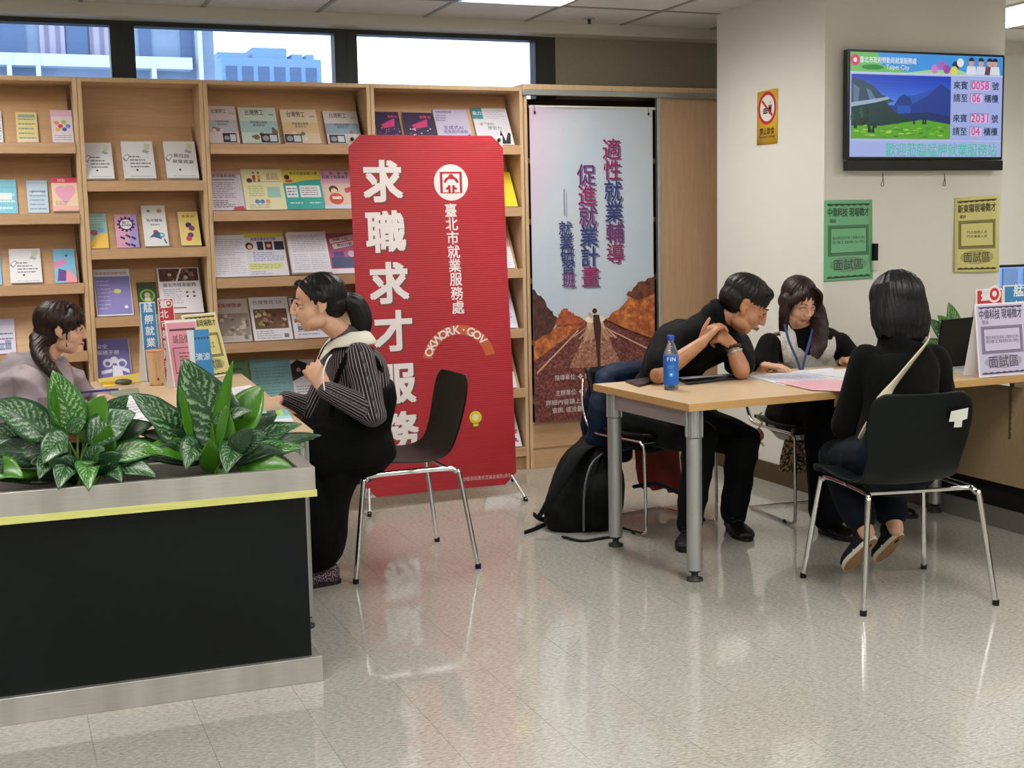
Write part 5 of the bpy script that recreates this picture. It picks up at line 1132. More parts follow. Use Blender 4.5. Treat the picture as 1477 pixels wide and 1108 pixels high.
# water bottle
p_ = at(968, 562, Z=TZ); t = thing('water_bottle', 'small blue-labelled water bottle near the left end of the interview table', 'bottle', p_)
WATER = mat('#d5e6f0', 0.05, trans=0.9, name='clear_plastic_water', ior=1.33)
b = MB(); b.lathe([(0.0, 0), (0.029, 0.0), (0.031, 0.006), (0.0315, 0.14), (0.030, 0.155), (0.020, 0.185), (0.013, 0.2), (0.013, 0.212)], p_, m=WATER, seg=28); b.build('bottle_body', None, t)
b = MB(); b.lathe([(0.0152, 0.210), (0.0155, 0.212), (0.0155, 0.228), (0.013, 0.232), (0, 0.232)], p_, m=mat('#1f4aa8', 0.4), seg=20); b.build('cap', None, t)
b = MB(); b.lathe([(0.0322, 0.022), (0.0326, 0.03), (0.0326, 0.142), (0.0318, 0.146)], p_, m=mat('#1d63bd', 0.35), seg=28)
a = Art(0.06, 0.14); [a.text(c_, x_, 0.80, 0.40, '#f4f8ff', 0.006) for c_, x_ in (('F', 0.27), ('I', 0.46), ('N', 0.68))]; a.rect(0.2, 0.69, 0.8, 0.70, '#a8ccf0'); a.ell(0.5, 0.34, 0.2, None, '#4890dc', 20); a.ell(0.5, 0.34, 0.08, None, '#d8ecff', 14); a.ring(0.5, 0.3, 0.4, 0.06, '#3c80d0', 16, 20, 150); a.lines(0.25, 0.5, 0.75, 0.62, 2, '#78b0e8', 3)
def bot(x, y, d): an = -math.pi/2-0.45+(x-0.03)/0.033; r = 0.0331+d; return p_+V((r*math.cos(an), r*math.sin(an), y+0.02))
a.place(b, bot, step=0.0001); b.build('label_wrap', None, t)
# right end: signs, monitor
stand((1413, 545), (1484, 539), (1403, 439), (1470, 436), A_notice('#c9c2de', '#4a4460', '中偉科技 現場徵才', ['電訊/資訊及技術工程師(女/男)', '助理工程師(女/男)'], '#a8a2b8'), 'lavender interview notice on an acrylic stand at the right edge of the table', lean=0.12)
stand((1408, 527), (1446, 524), (1402, 418), (1440, 417), A_vert(RED2, '臺北市就業', em=True), 'red standing sign with a round emblem behind the lavender notice', lean=0.03)
stand((1447, 523), (1490, 520), (1441, 412), (1477, 412), A_vert(BLU, '艋舺就業站'), 'blue standing sign at the right picture edge', lean=0.03)
A, B = at(1362, 531, Z=TZ), at(1408, 526, Z=TZ); ux = (B-A).normalized(); up = V((0, 0, 1)); nb = up.cross(ux)
t = thing('laptop', 'open black laptop seen from behind, beside the seated woman with the bob', 'laptop', (A+B)/2)
w = (B-A).length+0.1; hh = 0.235; A = A-ux*0.06; uy = (up*1.0-nb*0.15).normalized(); n = ux.cross(uy)
b = MB(); vs = [A+ux*x+uy*y+n*z for z in (-0.008, 0) for y in (0.01, hh) for x in (0, w)]; b.add(vs, [(0, 2, 3, 1), (4, 5, 7, 6), (0, 1, 5, 4), (2, 6, 7, 3), (0, 4, 6, 2), (1, 3, 7, 5)], BLACKPL); b.build('screen_lid', None, t, bevel=0.003)
b = MB(); vs = [A+ux*x+nb*y+up*z for z in (0.001, 0.016) for y in (0.0, 0.21) for x in (0, w)]; b.add(vs, [(0, 2, 3, 1), (4, 5, 7, 6), (0, 1, 5, 4), (2, 6, 7, 3), (0, 4, 6, 2), (1, 3, 7, 5)], BLACKPL); b.build('keyboard_base', None, t, bevel=0.003)
# ------------------------------------------------------------------ chairs
SHELLM = mat('#040505', 0.42, spec=0.3, name='black_shell')
SHELLG = mat('#070e0f', 0.45, spec=0.25, name='dark_green_black_shell')
def seat_shell(M, m=SHELLM):
    prof = [(0.235, 0.425), (0.215, 0.448), (0.15, 0.458), (0.05, 0.452), (-0.06, 0.446), (-0.14, 0.452), (-0.20, 0.485), (-0.232, 0.55), (-0.252, 0.62), (-0.27, 0.70), (-0.285, 0.77), (-0.292, 0.802)]
    hw = [0.175, 0.20, 0.215, 0.22, 0.218, 0.205, 0.19, 0.19, 0.2, 0.208, 0.195, 0.15]
    P = catmull([V((0, y, z)) for y, z in prof], 3); W = catmull([V((w, 0, 0)) for w in hw], 3); n = len(P); b = MB()
    def fn(u, v):
        i = min(n-1, int(round(v*(n-1)))); s = 2*u-1; c = P[i]; T_ = (P[min(i+1, n-1)]-P[max(i-1, 0)]).normalized(); nn = V((0, T_.z, -T_.y))*(-1)
        nn = V((0, -T_.z, T_.y)) if False else V((0, T_.z, -T_.y))
        lift = 0.022*abs(s)**2.4
        return M @ (V((W[i].x*s, c.y, c.z)) + nn*lift)
    b.grid(fn, 12, n-1, m); return b
def leg_frame(t, M, r=0.0105):
    for s in (-1, 1):
        for y0, y1, yt in ((0.265, 0.20, 0.10), (-0.265, -0.20, -0.10)):
            b = MB(); P = [V((s*0.262, y0, 0.006)), V((s*0.222, y1+0.01*(1 if y0 > 0 else -1), 0.38)), V((s*0.214, y1-0.005*(1 if y0 > 0 else -1), 0.412)), V((s*0.205, yt*1.6, 0.426)), V((s*0.2, 0, 0.428))]
            b.loft([M @ p for p in P], r, seg=10, m=CHROME, sub=5); o = b.build('leg', CHROME, t); WM[o.name] = WM[t.name]
            b = MB(); q = M @ V((s*0.262, y0, 0)); b.cyl(q+V((0, 0, 0.0)), q+V((0, 0, 0.02)), r+0.002, seg=10, m=RUBBER); b.build('foot_cap', None, o)
    for y in (-0.17, 0.14):
        b = MB(); b.loft([M @ V((-0.2, y, 0.426)), M @ V((0, y, 0.425)), M @ V((0.2, y, 0.426))], 0.008, seg=8, m=CHROME); b.build('crossbar', CHROME, t)
def shell_chair(lab, c, heading, m=SHELLM, sticker=False):
    rz = math.atan2(-heading[0], heading[1]); t = thing('shell_chair', lab, 'chair', (c[0], c[1], 0), rz, 'black moulded chairs with chrome legs'); M = WM[t.name]
    o = seat_shell(M @ Matrix.Translation((-0.045 if sticker else 0, 0, 0)), m).build('seat_shell', m, t, solid=0.009, sub=1); leg_frame(t, M)
    if sticker:
        b = MB(); hb_ = V((0.085, -0.2975, 0.705)); pts = [(-0.035, 0.03), (0.03, 0.04), (0.03, 0.0), (0.012, -0.005), (0.012, -0.03), (-0.018, -0.03), (-0.018, -0.008), (-0.04, -0.008)]
        b.add([M @ (hb_+V((x, 0.012-0.004*(1 if y > 0 else 1)+y*0.16*-1+(-0.002), y))) for x, y in pts], [tuple(range(8))], mat('#dfe3dc', 0.6)); b.build('torn_label', None, t, solid=0.001)
    return t
shell_chair('black moulded chair with chrome legs seen from the side, beside the red banner', (1.54, 5.235), (-1, -0.012))
shell_chair('dark moulded chair seen from behind, torn white label, under the woman with the bob', (3.14, 3.95), (0.19, 0.982), SHELLG, True)
REDS = mat('#7c1f14', 0.6, name='red_lining')
def sled_chair(lab, c, heading):
    rz = math.atan2(-heading[0], heading[1]); t = thing('sled_chair', lab, 'chair', (c[0], c[1], 0), rz, 'black chairs on chrome runners behind the table'); M = WM[t.name]
    b = MB(); b.grid(lambda u, v: M @ V(((u-0.5)*0.42*(1-0.08*abs(2*v-1)), 0.22-0.42*v, 0.452+0.016*abs(2*u-1)**2-0.012*math.sin(v*math.pi))), 10, 10, SHELLM); b.build('seat', SHELLM, t, solid=0.014)
    b = MB(); b.grid(lambda u, v: M @ V(((u-0.5)*0.40, -0.21-0.06*v+0.03*(2*u-1)**2, 0.54+0.20*v)), 10, 6, SHELLM); b.build('backrest', SHELLM, t, solid=0.012)
    for s in (-1, 1):
        b = MB(); x = s*0.215
        P = [V((x*0.9, -0.275, 0.68)), V((x, -0.25, 0.56)), V((x, -0.20, 0.46)), V((x, -0.12, 0.435)), V((x, 0.15, 0.435)), V((x, 0.20, 0.425)), V((x, 0.215, 0.38)), V((x, 0.225, 0.06)), V((x, 0.21, 0.018)), V((x, 0.16, 0.009)), V((x, -0.2, 0.009))]
        b.loft([M @ p for p in P], 0.0075, seg=8, m=CHROME, sub=4); o = b.build('side_frame', CHROME, t); WM[o.name] = WM[t.name]
        b = MB(); q = M @ V((x, 0.14, 0.006)); b.ell(q+V((0, 0, 0.002)), (0.016, 0.016, 0.008), m=RUBBER, nu=10, nv=6); b.build('glide', None, o)
    b = MB(); b.cyl(M @ V((-0.215, 0.19, 0.43)), M @ V((0.215, 0.19, 0.43)), 0.0065, seg=8, m=CHROME); b.build('cross_tube', CHROME, t); b = MB(); b.cyl(M @ V((-0.215, -0.2, 0.010)), M @ V((0.215, -0.2, 0.010)), 0.0065, seg=8, m=CHROME); b.build('cross_tube', CHROME, t)
    return t
sled_chair('chair on chrome runners under the man in the black polo, draped with his jacket', (2.857, 5.41), (0.2, -0.98))
shell_chair('chair at the left picture edge under the woman in the hoodie', (-0.05, 5.5), (1, 0))
sled_chair('chair on chrome runners under the long-haired woman in the white vest', (3.64, 5.24), (-0.05, -1))

# ------------------------------------------------------------------ cloth helpers
def wav(co, k, seed, n=5):
    rr = np.random.RandomState(seed); s = np.zeros(len(co))
    w = co + 0.02*np.sin(co[:, [1, 2, 0]]*k*0.7+rr.rand(3)*6)
    for i in range(n):
        d = rr.randn(3); d /= np.linalg.norm(d); s += np.sin(w@d*k*rr.uniform(0.7, 1.6)+rr.rand()*6.28)
    return s/n
def folds(amp=0.005, k=38, seed=1, amp2=0.0):
    def f(co, no):
        a = wav(co, k, seed); r = 1-2*np.abs(a)  # ridge shaped
        d = amp*r + (amp2*wav(co, k*2.6, seed+9) if amp2 else 0)
        return co+no*d[:, None]
    return f
def cloth_mat(name, col, rough=0.85, weave=600, dk=0.8, sheen=0.2):
    k = NT(name, rough); v = k.coord('Object'); n = k.noise(v, weave, 2); n2 = k.noise(v, 8, 3)
    c = [int(col[i:i+2], 16) for i in (1, 3, 5)]; d = '#%02x%02x%02x' % tuple(int(x*dk) for x in c)
    k.base(k.mix(k.ramp(n2, [(0.35, '#000000'), (0.65, '#ffffff')]), d, col)); k.bump(n, 0.15, 0.0005); k.b.inputs['Sheen Weight'].default_value = sheen*0.1; k.b.inputs['Specular IOR Level'].default_value = 0.15; return k.m
def piece(name, shapes, voxel, smooth, m, parent=None, fn=None, **kw):
    me = remesh(shapes, voxel, smooth, m if isinstance(m, list) else [m], fn)
    return tagobj(link_mesh(me, name, parent), **kw)

# ------------------------------------------------------------------ jacket and backpack
NAVY = cloth_mat('navy_nylon', '#16243a', 0.6); BAGM = cloth_mat('black_bag_fabric', '#090b0d', 0.7, 900)
jt = at(905, 536, Y=5.66)
t = thing('jacket', 'dark navy jacket draped over the chair back behind the man', 'jacket', (jt.x, jt.y, 0))
b = MB(); P_ = lambda x, y, Y: at(x, y, Y=Y)
b.loft([P_(866, 547, 5.62), P_(890, 538, 5.63), P_(930, 537, 5.66), P_(965, 540, 5.68)], [(0.04, 0.06), (0.05, 0.085), (0.05, 0.085), (0.045, 0.08)], side=(0, 0, 1))
for x0_, x1_, yb_, Y_ in ((868, 852, 650, 5.66), (885, 872, 662, 5.70), (905, 900, 660, 5.72), (930, 925, 640, 5.72), (955, 950, 620, 5.72)):
    b.loft([P_(x0_, 545, Y_-0.02), P_((x0_+x1_)/2-4, 590, Y_), P_(x1_, yb_, Y_)], [(0.05, 0.03), (0.06, 0.03), (0.05, 0.02)], side=(1, 0, 0))
b.loft([P_(874, 552, 5.58), P_(866, 590, 5.54), P_(862, 648, 5.56)], [(0.05, 0.04), (0.06, 0.045), (0.06, 0.04)], side=(1, 0, 0)); b.loft([P_(905, 555, 5.58), P_(902, 600, 5.56), P_(905, 640, 5.57)], [(0.06, 0.04), (0.07, 0.04), (0.06, 0.03)], side=(1, 0, 0))
piece('jacket_body', b, 0.009, 4, NAVY, t, folds(0.008, 30, 3, 0.002))
b = MB(); b.loft([P_(925, 640, 5.70), P_(930, 680, 5.70), P_(935, 700, 5.69)], [(0.04, 0.012), (0.05, 0.012), (0.05, 0.01)], side=(1, 0, 0)); b.loft([P_(945, 642, 5.71), P_(950, 680, 5.71), P_(955, 702, 5.70)], [(0.06, 0.012), (0.07, 0.012), (0.07, 0.01)], side=(1, 0, 0)); b.loft([P_(965, 645, 5.70), P_(968, 680, 5.70), P_(975, 706, 5.69)], [(0.06, 0.012), (0.06, 0.012), (0.05, 0.01)], side=(1, 0, 0))
piece('red_lining', b, 0.008, 3, REDS, t, folds(0.004, 30, 5))
b = MB(); b.loft([P_(915, 702, 5.68), P_(945, 698, 5.68), P_(968, 706, 5.68), P_(988, 716, 5.67)], [(0.014, 0.01)]*4, m=NAVY); b.build('hem', NAVY, t)
bc = at(838, 765, Z=0.0)
t = thing('backpack', 'black backpack with dangling straps on the floor beside the table leg', 'backpack', bc)
b = MB(); yb_ = bc.y+0.06
b.loft([at(835, 755, Y=yb_), at(845, 720, Y=yb_+0.03), at(853, 680, Y=yb_+0.08), at(862, 650, Y=yb_+0.13)], [(0.185, 0.11), (0.19, 0.13), (0.165, 0.12), (0.11, 0.08)], side=(1, 0, 0.0), seg=16)
b.loft([at(862, 752, Y=yb_-0.1), at(865, 715, Y=yb_-0.08), at(868, 690, Y=yb_-0.02)], [(0.09, 0.05), (0.10, 0.055), (0.07, 0.05)], side=(1, 0, 0))
piece('bag_body', b, 0.008, 5, BAGM, t, folds(0.005, 26, 8, 0.0015))
STR = cloth_mat('black_webbing', '#15181a', 0.8, 300); GST = mat('#5c6468', 0.6)
b = MB(); b.loft([at(862, 642, Y=yb_+0.1), at(835, 652, Y=yb_-0.02), at(812, 690, Y=yb_-0.1), at(788, 730, Y=yb_-0.12), at(775, 748, Y=yb_-0.1)], [(0.022, 0.006), (0.03, 0.008), (0.03, 0.008), (0.018, 0.006), (0.012, 0.004)], side=(1, 0, 0), m=STR); o = b.build('shoulder_strap', STR, t)
b = MB(); b.loft([at(770, 742, Y=bc.y), at(778, 748, Z=0.02), at(792, 752, Z=0.012), at(775, 762, Z=0.008), at(757, 769, Z=0.005)], [(0.012, 0.004)]*5, side=(0, 0, 1), m=STR); b.build('strap_tail', STR, t)
b = MB(); b.loft([at(812, 774, Z=0.008), at(840, 780, Z=0.006), at(868, 776, Z=0.006), at(896, 772, Z=0.006)], [(0.012, 0.004)]*4, side=(0, 1, 0), m=STR); b.build('strap_tail', STR, t)
b = MB(); b.loft([at(868, 655, Y=yb_+0.0), at(852, 672, Y=yb_-0.085), at(843, 710, Y=yb_-0.13), at(842, 765, Y=yb_-0.125)], 0.006, m=GST, seg=6); b.build('zip_piping', GST, t)
b = MB(); b.loft([at(850, 640, Y=yb_+0.08), at(862, 630, Y=yb_+0.1), at(876, 640, Y=yb_+0.1)], 0.008, m=STR, seg=8); b.build('carry_handle', STR, t)
b = MB(); b.loft([at(884, 616, Y=5.5), at(880, 640, Y=5.44), at(886, 670, Y=5.42), at(884, 700, Y=5.44)], 0.003, m=GST, seg=6); b.build('drawcord', GST, t)

# leopard cloth bag and charm hanging from the second chair
k = NT('leopard_print', 0.85); v = k.coord('Object', (38, 38, 38)); vo = k.node('TexVoronoi'); vo.feature = 'DISTANCE_TO_EDGE'; k.link(v, vo.inputs['Vector']); v2 = k.coord('Object', (26, 26, 26)); n = k.noise(v2, 1.6, 2)
k.base(k.ramp(n, [(0.43, '#b9a184'), (0.47, '#2a1d12'), (0.54, '#2a1d12'), (0.58, '#a88c6a')])); LEO = k.m
lp = at(1150, 662, Y=5.12)
t = thing('cloth_bag', 'leopard-print cloth bag hanging under the long-haired woman', 'bag', (lp.x, lp.y, at(1150, 686, Y=5.12).z))
b = MB(); b.prism([(0, 0), (1, 0), (1, 1), (0, 1)], (0, 0, 0), (1, 0, 0), (0, 1, 0), (0, 0, 1), 0, LEO) if False else None
q = [at(1124, 680, Y=5.12), at(1181, 686, Y=5.10), at(1166, 636, Y=5.12), at(1134, 634, Y=5.13)]
b.grid(lambda u, v_: (q[0]*(1-u)+q[1]*u)*(1-v_)+(q[3]*(1-u)+q[2]*u)*v_+V((0, 0.012*math.sin(u*9+v_*2), 0.0)), 14, 10, LEO); b.build('bag_cloth', LEO, t, solid=0.012)
b = MB(); b.loft([q[3]+V((0.02, 0, 0)), q[3]+V((0.05, 0.0, 0.06)), q[2]+V((-0.02, 0, 0))], [(0.008, 0.003)]*3, m=LEO); b.build('handle', LEO, t)
cp = at(1094, 628, Y=5.03)
t = thing('key_charm', 'small pink and silver charm keyring hanging beside the man\'s knee', 'keyring', cp)
b = MB(); b.ell(cp, (0.026, 0.018, 0.032), m=mat('#c8a8a0', 0.3)); b.ell(cp+V((0.004, -0.012, -0.002)), (0.017, 0.012, 0.02), m=mat('#b8504c', 0.4)); b.build('charm', None, t)
b = MB(); b.loft([cp+V((0, 0, 0.03)), cp+V((0.02, 0, 0.06)), cp+V((0.0, 0.01, 0.08)), cp+V((0.03, 0.02, 0.1))], 0.004, m=mat('#c8cc88', 0.5)); b.loft([cp+V((0.01, 0, -0.03)), cp+V((0.025, 0, -0.05))], 0.005, m=CHROME); b.build('ring', None, t)

# ------------------------------------------------------------------ aglaonema plants
def leaf_mat(name, dark, light, amt, rough=0.32):
    k = NT(name, rough); tc = k.node('TexCoord'); mp = k.node('Mapping'); mp.inputs['Scale'].default_value = (5.0, 2.0, 1); k.link(tc.outputs['UV'], mp.inputs['Vector'])
    sep = k.node('SeparateXYZ'); k.link(tc.outputs['UV'], sep.inputs[0])
    ax = mth(k, 'ABSOLUTE', mth(k, 'SUBTRACT', sep.outputs['Y'], 0.5), 0)
    # side veins rising towards the tip
    ph = mth(k, 'ADD', mth(k, 'MULTIPLY', sep.outputs['X'], 62.0), mth(k, 'MULTIPLY', ax, -34.0))
    n = k.noise(mp.outputs['Vector'], 3.2, 4, 0.65, 0.8); ph = mth(k, 'ADD', ph, mth(k, 'MULTIPLY', n, 16.0))
    st = mth(k, 'SINE', ph, 0); st = mth(k, 'ADD', mth(k, 'MULTIPLY', st, 0.17), n)
    blob = k.ramp(st, [(0.52-amt, '#000000'), (0.70-amt, '#ffffff')])
    mid = k.ramp(ax, [(0.02, '#000000'), (0.05, '#ffffff'), ]); edge = k.ramp(ax, [(0.36, '#ffffff'), (0.44, '#000000')])
    msk = k.mix(1.0, k.mix(1.0, blob, mid, 'MULTIPLY'), edge, 'MULTIPLY')
    k.base(k.mix(msk, dark, light)); k.bump(mth(k, 'SINE', ph, 0), 0.12, 0.002); k.b.inputs['Coat Weight'].default_value = 0.25; k.b.inputs['Coat Roughness'].default_value = 0.2
    k.b.inputs['Subsurface Weight'].default_value = 0.0; return k.m
LV = leaf_mat('variegated_leaf', '#1c4a22', '#86a77e', 0.0); LV2 = leaf_mat('light_variegated_leaf', '#2c6a24', '#9cc083', 0.03); LG = leaf_mat('young_green_leaf', '#447d1a', '#6a9c3c', -0.3); LD = leaf_mat('dark_leaf', '#16391c', '#456b45', -0.06)
STEM = mat('#5c7c34', 0.5, name='plant_stem')
def leaf(par, base, tip, width, m, arch=0.25, roll=0.0, droop=0.0, fold=0.22, wave=0.0):
    base, tip = V(base), V(tip); L = (tip-base).length; mid = (base+tip)/2+V((0, 0, 1))*L*arch
    def cen(t): return base*(1-t)**2+mid*2*t*(1-t)+tip*t*t
    d = (tip-base).normalized(); view = V((0, -1, 0.35)).normalized()
    b = MB()
    def fn(u, v):
        t = u; s = 2*v-1; c = cen(t); tg = (cen(min(1, t+0.02))-cen(max(0, t-0.02))).normalized()
        side = tg.cross(view); side = side.normalized() if side.length > 1e-3 else V((1, 0, 0))
        up = side.cross(tg); side = side*math.cos(roll)+up*math.sin(roll); up = side.cross(tg)
        w = width*0.5*(math.sin(math.pi*min(1, max(0, t))**0.78)**0.85 if 0 < t < 1 else 0.0)+0.0006
        return c+side*w*s+up*(-fold*w*abs(s)**1.3*-1+wave*w*math.sin(t*16+s*2)*abs(s))
    b.grid(fn, 14, 6, m, uv=True)
    o = b.build('leaf', m, par, solid=0.0008); return o
def plant(lab, c, leaves, seed, fill):
    rr = random.Random(seed); c = V(c); t = thing('potted_plant', lab, 'plant', c, 0, 'aglaonema plants in the planter')
    for (bx_, by_, tx, ty, w, m, dy, arch, roll) in leaves:
        Bp = at(bx_, by_, Y=c.y+dy*0.25+rr.uniform(-0.02, 0.02)); Tp = at(tx, ty, Y=c.y+dy); wm = w/FPX*4.25
        leaf(t, Bp, Tp, wm*1.12, m, arch, roll, wave=rr.choice((0.0, 0.05, 0.1)))
        s = V((c.x+rr.uniform(-0.03, 0.03), c.y+rr.uniform(-0.03, 0.03), 0.642))
        b = MB(); b.loft([s, (s+Bp)/2+V((0, 0, 0.012)), Bp], [0.005, 0.0045, 0.003], seg=6, m=STEM, sub=3); b.build('stem', STEM, t)
    for i in range(fill):
        an = rr.uniform(0, 2*math.pi); L = rr.uniform(0.13, 0.24); s = V((c.x, c.y, 0.655))+V((math.cos(an)*0.03, math.sin(an)*0.03, 0))
        bz = rr.uniform(0.0, 0.06); tip = s+V((math.cos(an)*L, math.sin(an)*L*0.55, rr.uniform(0.02, 0.12)+bz))
        leaf(t, s+V((math.cos(an)*0.02, math.sin(an)*0.02, 0.02+bz)), tip, rr.uniform(0.045, 0.075), rr.choice((LD, LD, LV)), rr.uniform(0.15, 0.4), rr.uniform(-0.5, 0.5))
    return t
cA, cB = at(118, 690, Y=4.06), at(318, 684, Y=4.06)
cC = at(-40, 700, Y=4.06)
plant('glossy variegated plant at the right end of the planter', (cB.x, 4.06, 0.64), [
 (332, 655, 264, 516, 74, LV, 0.03, -0.02, 0.25), (285, 660, 188, 568, 44, LV, -0.05, 0.12, -0.3), (308, 668, 336, 520, 26, LG, -0.05, 0.02, 0.9), (276, 645, 258, 556, 20, LG, -0.04, 0.02, -0.8),
 (332, 640, 379, 556, 50, LG, 0.0, 0.12, 0.5), (326, 662, 326, 585, 24, LG, -0.06, 0.05, 0.3), (336, 660, 436, 612, 30, LV, 0.02, 0.15, 0.5), (340, 668, 464, 628, 24, LD, -0.04, 0.12, 0.3),
 (340, 676, 424, 676, 26, LG, -0.10, 0.18, 0.2), (284, 645, 268, 678, 30, LV, -0.12, 0.5, 0.1), (342, 652, 326, 684, 32, LV, -0.13, 0.5, -0.1), (302, 682, 303, 634, 24, LG, -0.10, 0.05, 0.1),
 (292, 662, 205, 652, 28, LG, -0.06, 0.22, -0.3), (288, 650, 200, 626, 22, LD, 0.03, 0.16, 0.3), (306, 612, 364, 593, 18, LV, -0.06, 0.2, 0.1), (336, 668, 440, 645, 24, LV2, -0.06, 0.15, -0.3), (318, 640, 300, 560, 40, LD, 0.08, 0.02, -0.3), (332, 650, 400, 598, 34, LD, 0.07, 0.1, 0.2)], 5, 12)
plant('glossy variegated plant in the planter in front of the woman in the hoodie', (cA.x, 4.06, 0.64), [
 (112, 628, 76, 534, 42, LV2, -0.02, 0.03, 0.1), (82, 640, -16, 584, 46, LV, -0.05, 0.18, -0.2), (80, 660, -30, 622, 40, LV, 0.0, 0.15, 0.3), (120, 640, 152, 570, 38, LG, -0.02, 0.1, 0.2),
 (122, 638, 186, 570, 34, LV, 0.02, 0.1, -0.5), (126, 640, 196, 596, 44, LV, -0.05, 0.12, 0.3), (74, 660, -14, 652, 36, LD, -0.03, 0.15, 0.1), (100, 638, 62, 670, 34, LV, -0.10, 0.45, -0.1),
 (84, 668, 56, 692, 26, LV, -0.12, 0.5, 0.1), (106, 676, 84, 707, 30, LV, -0.16, 0.55, 0.0), (126, 680, 128, 709, 28, LV2, -0.17, 0.6, 0.0), (148, 684, 176, 696, 22, LV, -0.13, 0.4, 0.1),
 (150, 678, 226, 689, 28, LV, -0.10, 0.28, 0.2), (152, 664, 238, 652, 28, LV2, -0.06, 0.2, 0.2), (148, 644, 222, 612, 28, LD, 0.0, 0.15, 0.2), (148, 664, 158, 612, 26, LG, -0.08, 0.05, 0.2),
 (96, 622, 124, 610, 16, LV, -0.08, 0.25, 0.4), (64, 676, -10, 684, 30, LG, -0.04, 0.2, 0.2), (84, 628, 78, 550, 14, LG, -0.06, 0.02, 0.8), (118, 630, 186, 588, 30, LD, 0.08, 0.1, 0.1), (70, 640, 10, 600, 34, LD, 0.08, 0.1, 0.2), (128, 655, 215, 640, 30, LD, 0.05, 0.16, 0.1)], 9, 12)
plant('plant cut by the left picture edge with only a few low leaves showing', (cC.x, 4.06, 0.64), [
 (-20, 680, 34, 690, 30, LG, -0.08, 0.3, 0.2), (-10, 670, 20, 632, 26, LG, 0.05, 0.1, 0.3), (-30, 660, 30, 655, 30, LD, 0.0, 0.2, 0.1)], 11, 6)
# leaves behind the laptop
p0_ = at(1385, 530, Y=5.35)
t = thing('potted_plant', 'small leafy plant behind the black laptop at the right', 'plant', (p0_.x, 5.35, TZ), 0)
b = MB(); b.lathe([(0.0, 0), (0.045, 0), (0.06, 0.09), (0.055, 0.09)], (p0_.x, 5.35, TZ), m=mat('#d8d4cc', .5)); b.build('pot', None, t)
for bx_, by_, tx, ty, w, m in ((1380, 500, 1368, 436, 30, LV2), (1375, 505, 1338, 460, 26, LV), (1372, 510, 1328, 492, 22, LV), (1385, 505, 1352, 455, 34, LG), (1390, 500, 1420, 470, 26, LV)):
    leaf(t, at(bx_, by_, Y=5.35), at(tx, ty, Y=5.33), w/FPX*5.7, m, 0.1, 0.2)
    b = MB(); b.loft([V((p0_.x, 5.35, TZ+0.08)), at(bx_, by_, Y=5.35)], [0.004, 0.003], seg=6, m=STEM, sub=1); b.build('stem', STEM, t)
# ------------------------------------------------------------------ people
def skin_mat(name, base, red):
    k = NT(name, 0.5); v = k.coord('Object'); n = k.noise(v, 14, 3); k.base(k.ramp(n, [(0.35, base), (0.7, red)])); k.b.inputs['Subsurface Weight'].default_value = 0.12
    k.b.inputs['Subsurface Radius'].default_value = (0.02, 0.008, 0.004); k.bump(k.noise(v, 300, 2), 0.06, 0.0004); return k.m
def hair_mat(name, col, hi):
    k = NT(name, 0.42, 0, 0.28); v = k.coord('Object', (1, 1, 0.12)); n = k.noise(v, 220, 3, 0.6); k.base(k.ramp(n, [(0.35, col), (0.75, hi)])); k.bump(n, 0.5, 0.0015); return k.m
EYEW = mat('#d6d0ca', 0.25, name='eye_white'); IRIS = mat('#1a100c', 0.15, name='iris')

def frame(f, u):
    f = V(f).normalized(); u = V(u); r = f.cross(u).normalized(); u = r.cross(f).normalized()
    return Matrix((r, f, u)).transposed()
def head_shapes(b, c, R, s=1.0, chin=1.0):
    E = lambda p, r, n=18: b.ell(c+R @ (V(p)*s), tuple(q*s for q in r), M=R, nu=n, nv=12)
    E((0, -0.012, 0.034), (0.074, 0.094, 0.082)); E((0, 0.022, -0.02), (0.060, 0.066, 0.084)); E((0, 0.04, -0.080), (0.033, 0.034, 0.026))
    for q in (-1, 1):
        E((q*0.034, 0.046, -0.030), (0.028, 0.030, 0.032)); E((q*0.034, 0.018, -0.068), (0.03, 0.042, 0.026))
        E((q*0.011, 0.096, -0.030), (0.010, 0.010, 0.008), 10)
        # ear: shell and lobe
        E((q*0.074, -0.006, 0.000), (0.008, 0.018, 0.030), 12); E((q*0.073, 0.002, -0.026), (0.008, 0.010, 0.012), 10)
    b.loft([c+R @ (V((0, 0.083, 0.022))*s), c+R @ (V((0, 0.095, -0.006))*s), c+R @ (V((0, 0.103, -0.027))*s)], [(0.007*s, 0.010*s), (0.009*s, 0.012*s), (0.011*s, 0.010*s)], side=tuple(R.col[0]), seg=10)
    E((0, 0.083, -0.056), (0.022, 0.012, 0.012), 12)
def sculpt(c, R, s):
    """eye sockets, ear hollows, philtrum"""
    C = np.array(c); Rm = np.array(R)
    pts = [((0.031, 0.088, 0.004), 0.016, (0, -1, 0), 0.009), ((-0.031, 0.088, 0.004), 0.016, (0, -1, 0), 0.009), ((0.084, 0.002, 0.003), 0.010, (-1, 0, 0), 0.006), ((-0.084, 0.002, 0.003), 0.010, (1, 0, 0), 0.006),
           ((0, 0.098, -0.0565), 0.006, (0, -1, 0), 0.004), ((0, 0.090, -0.071), 0.009, (0, -1, 0), 0.004)]
    def f(co, no):
        for p, sg, d, a in pts:
            w = C+Rm@(np.array(p)*s); g = np.exp(-((co-w)**2).sum(1)/(sg*s)**2/1.0); co = co+g[:, None]*(Rm@np.array(d))*a*s
        return co
    return f
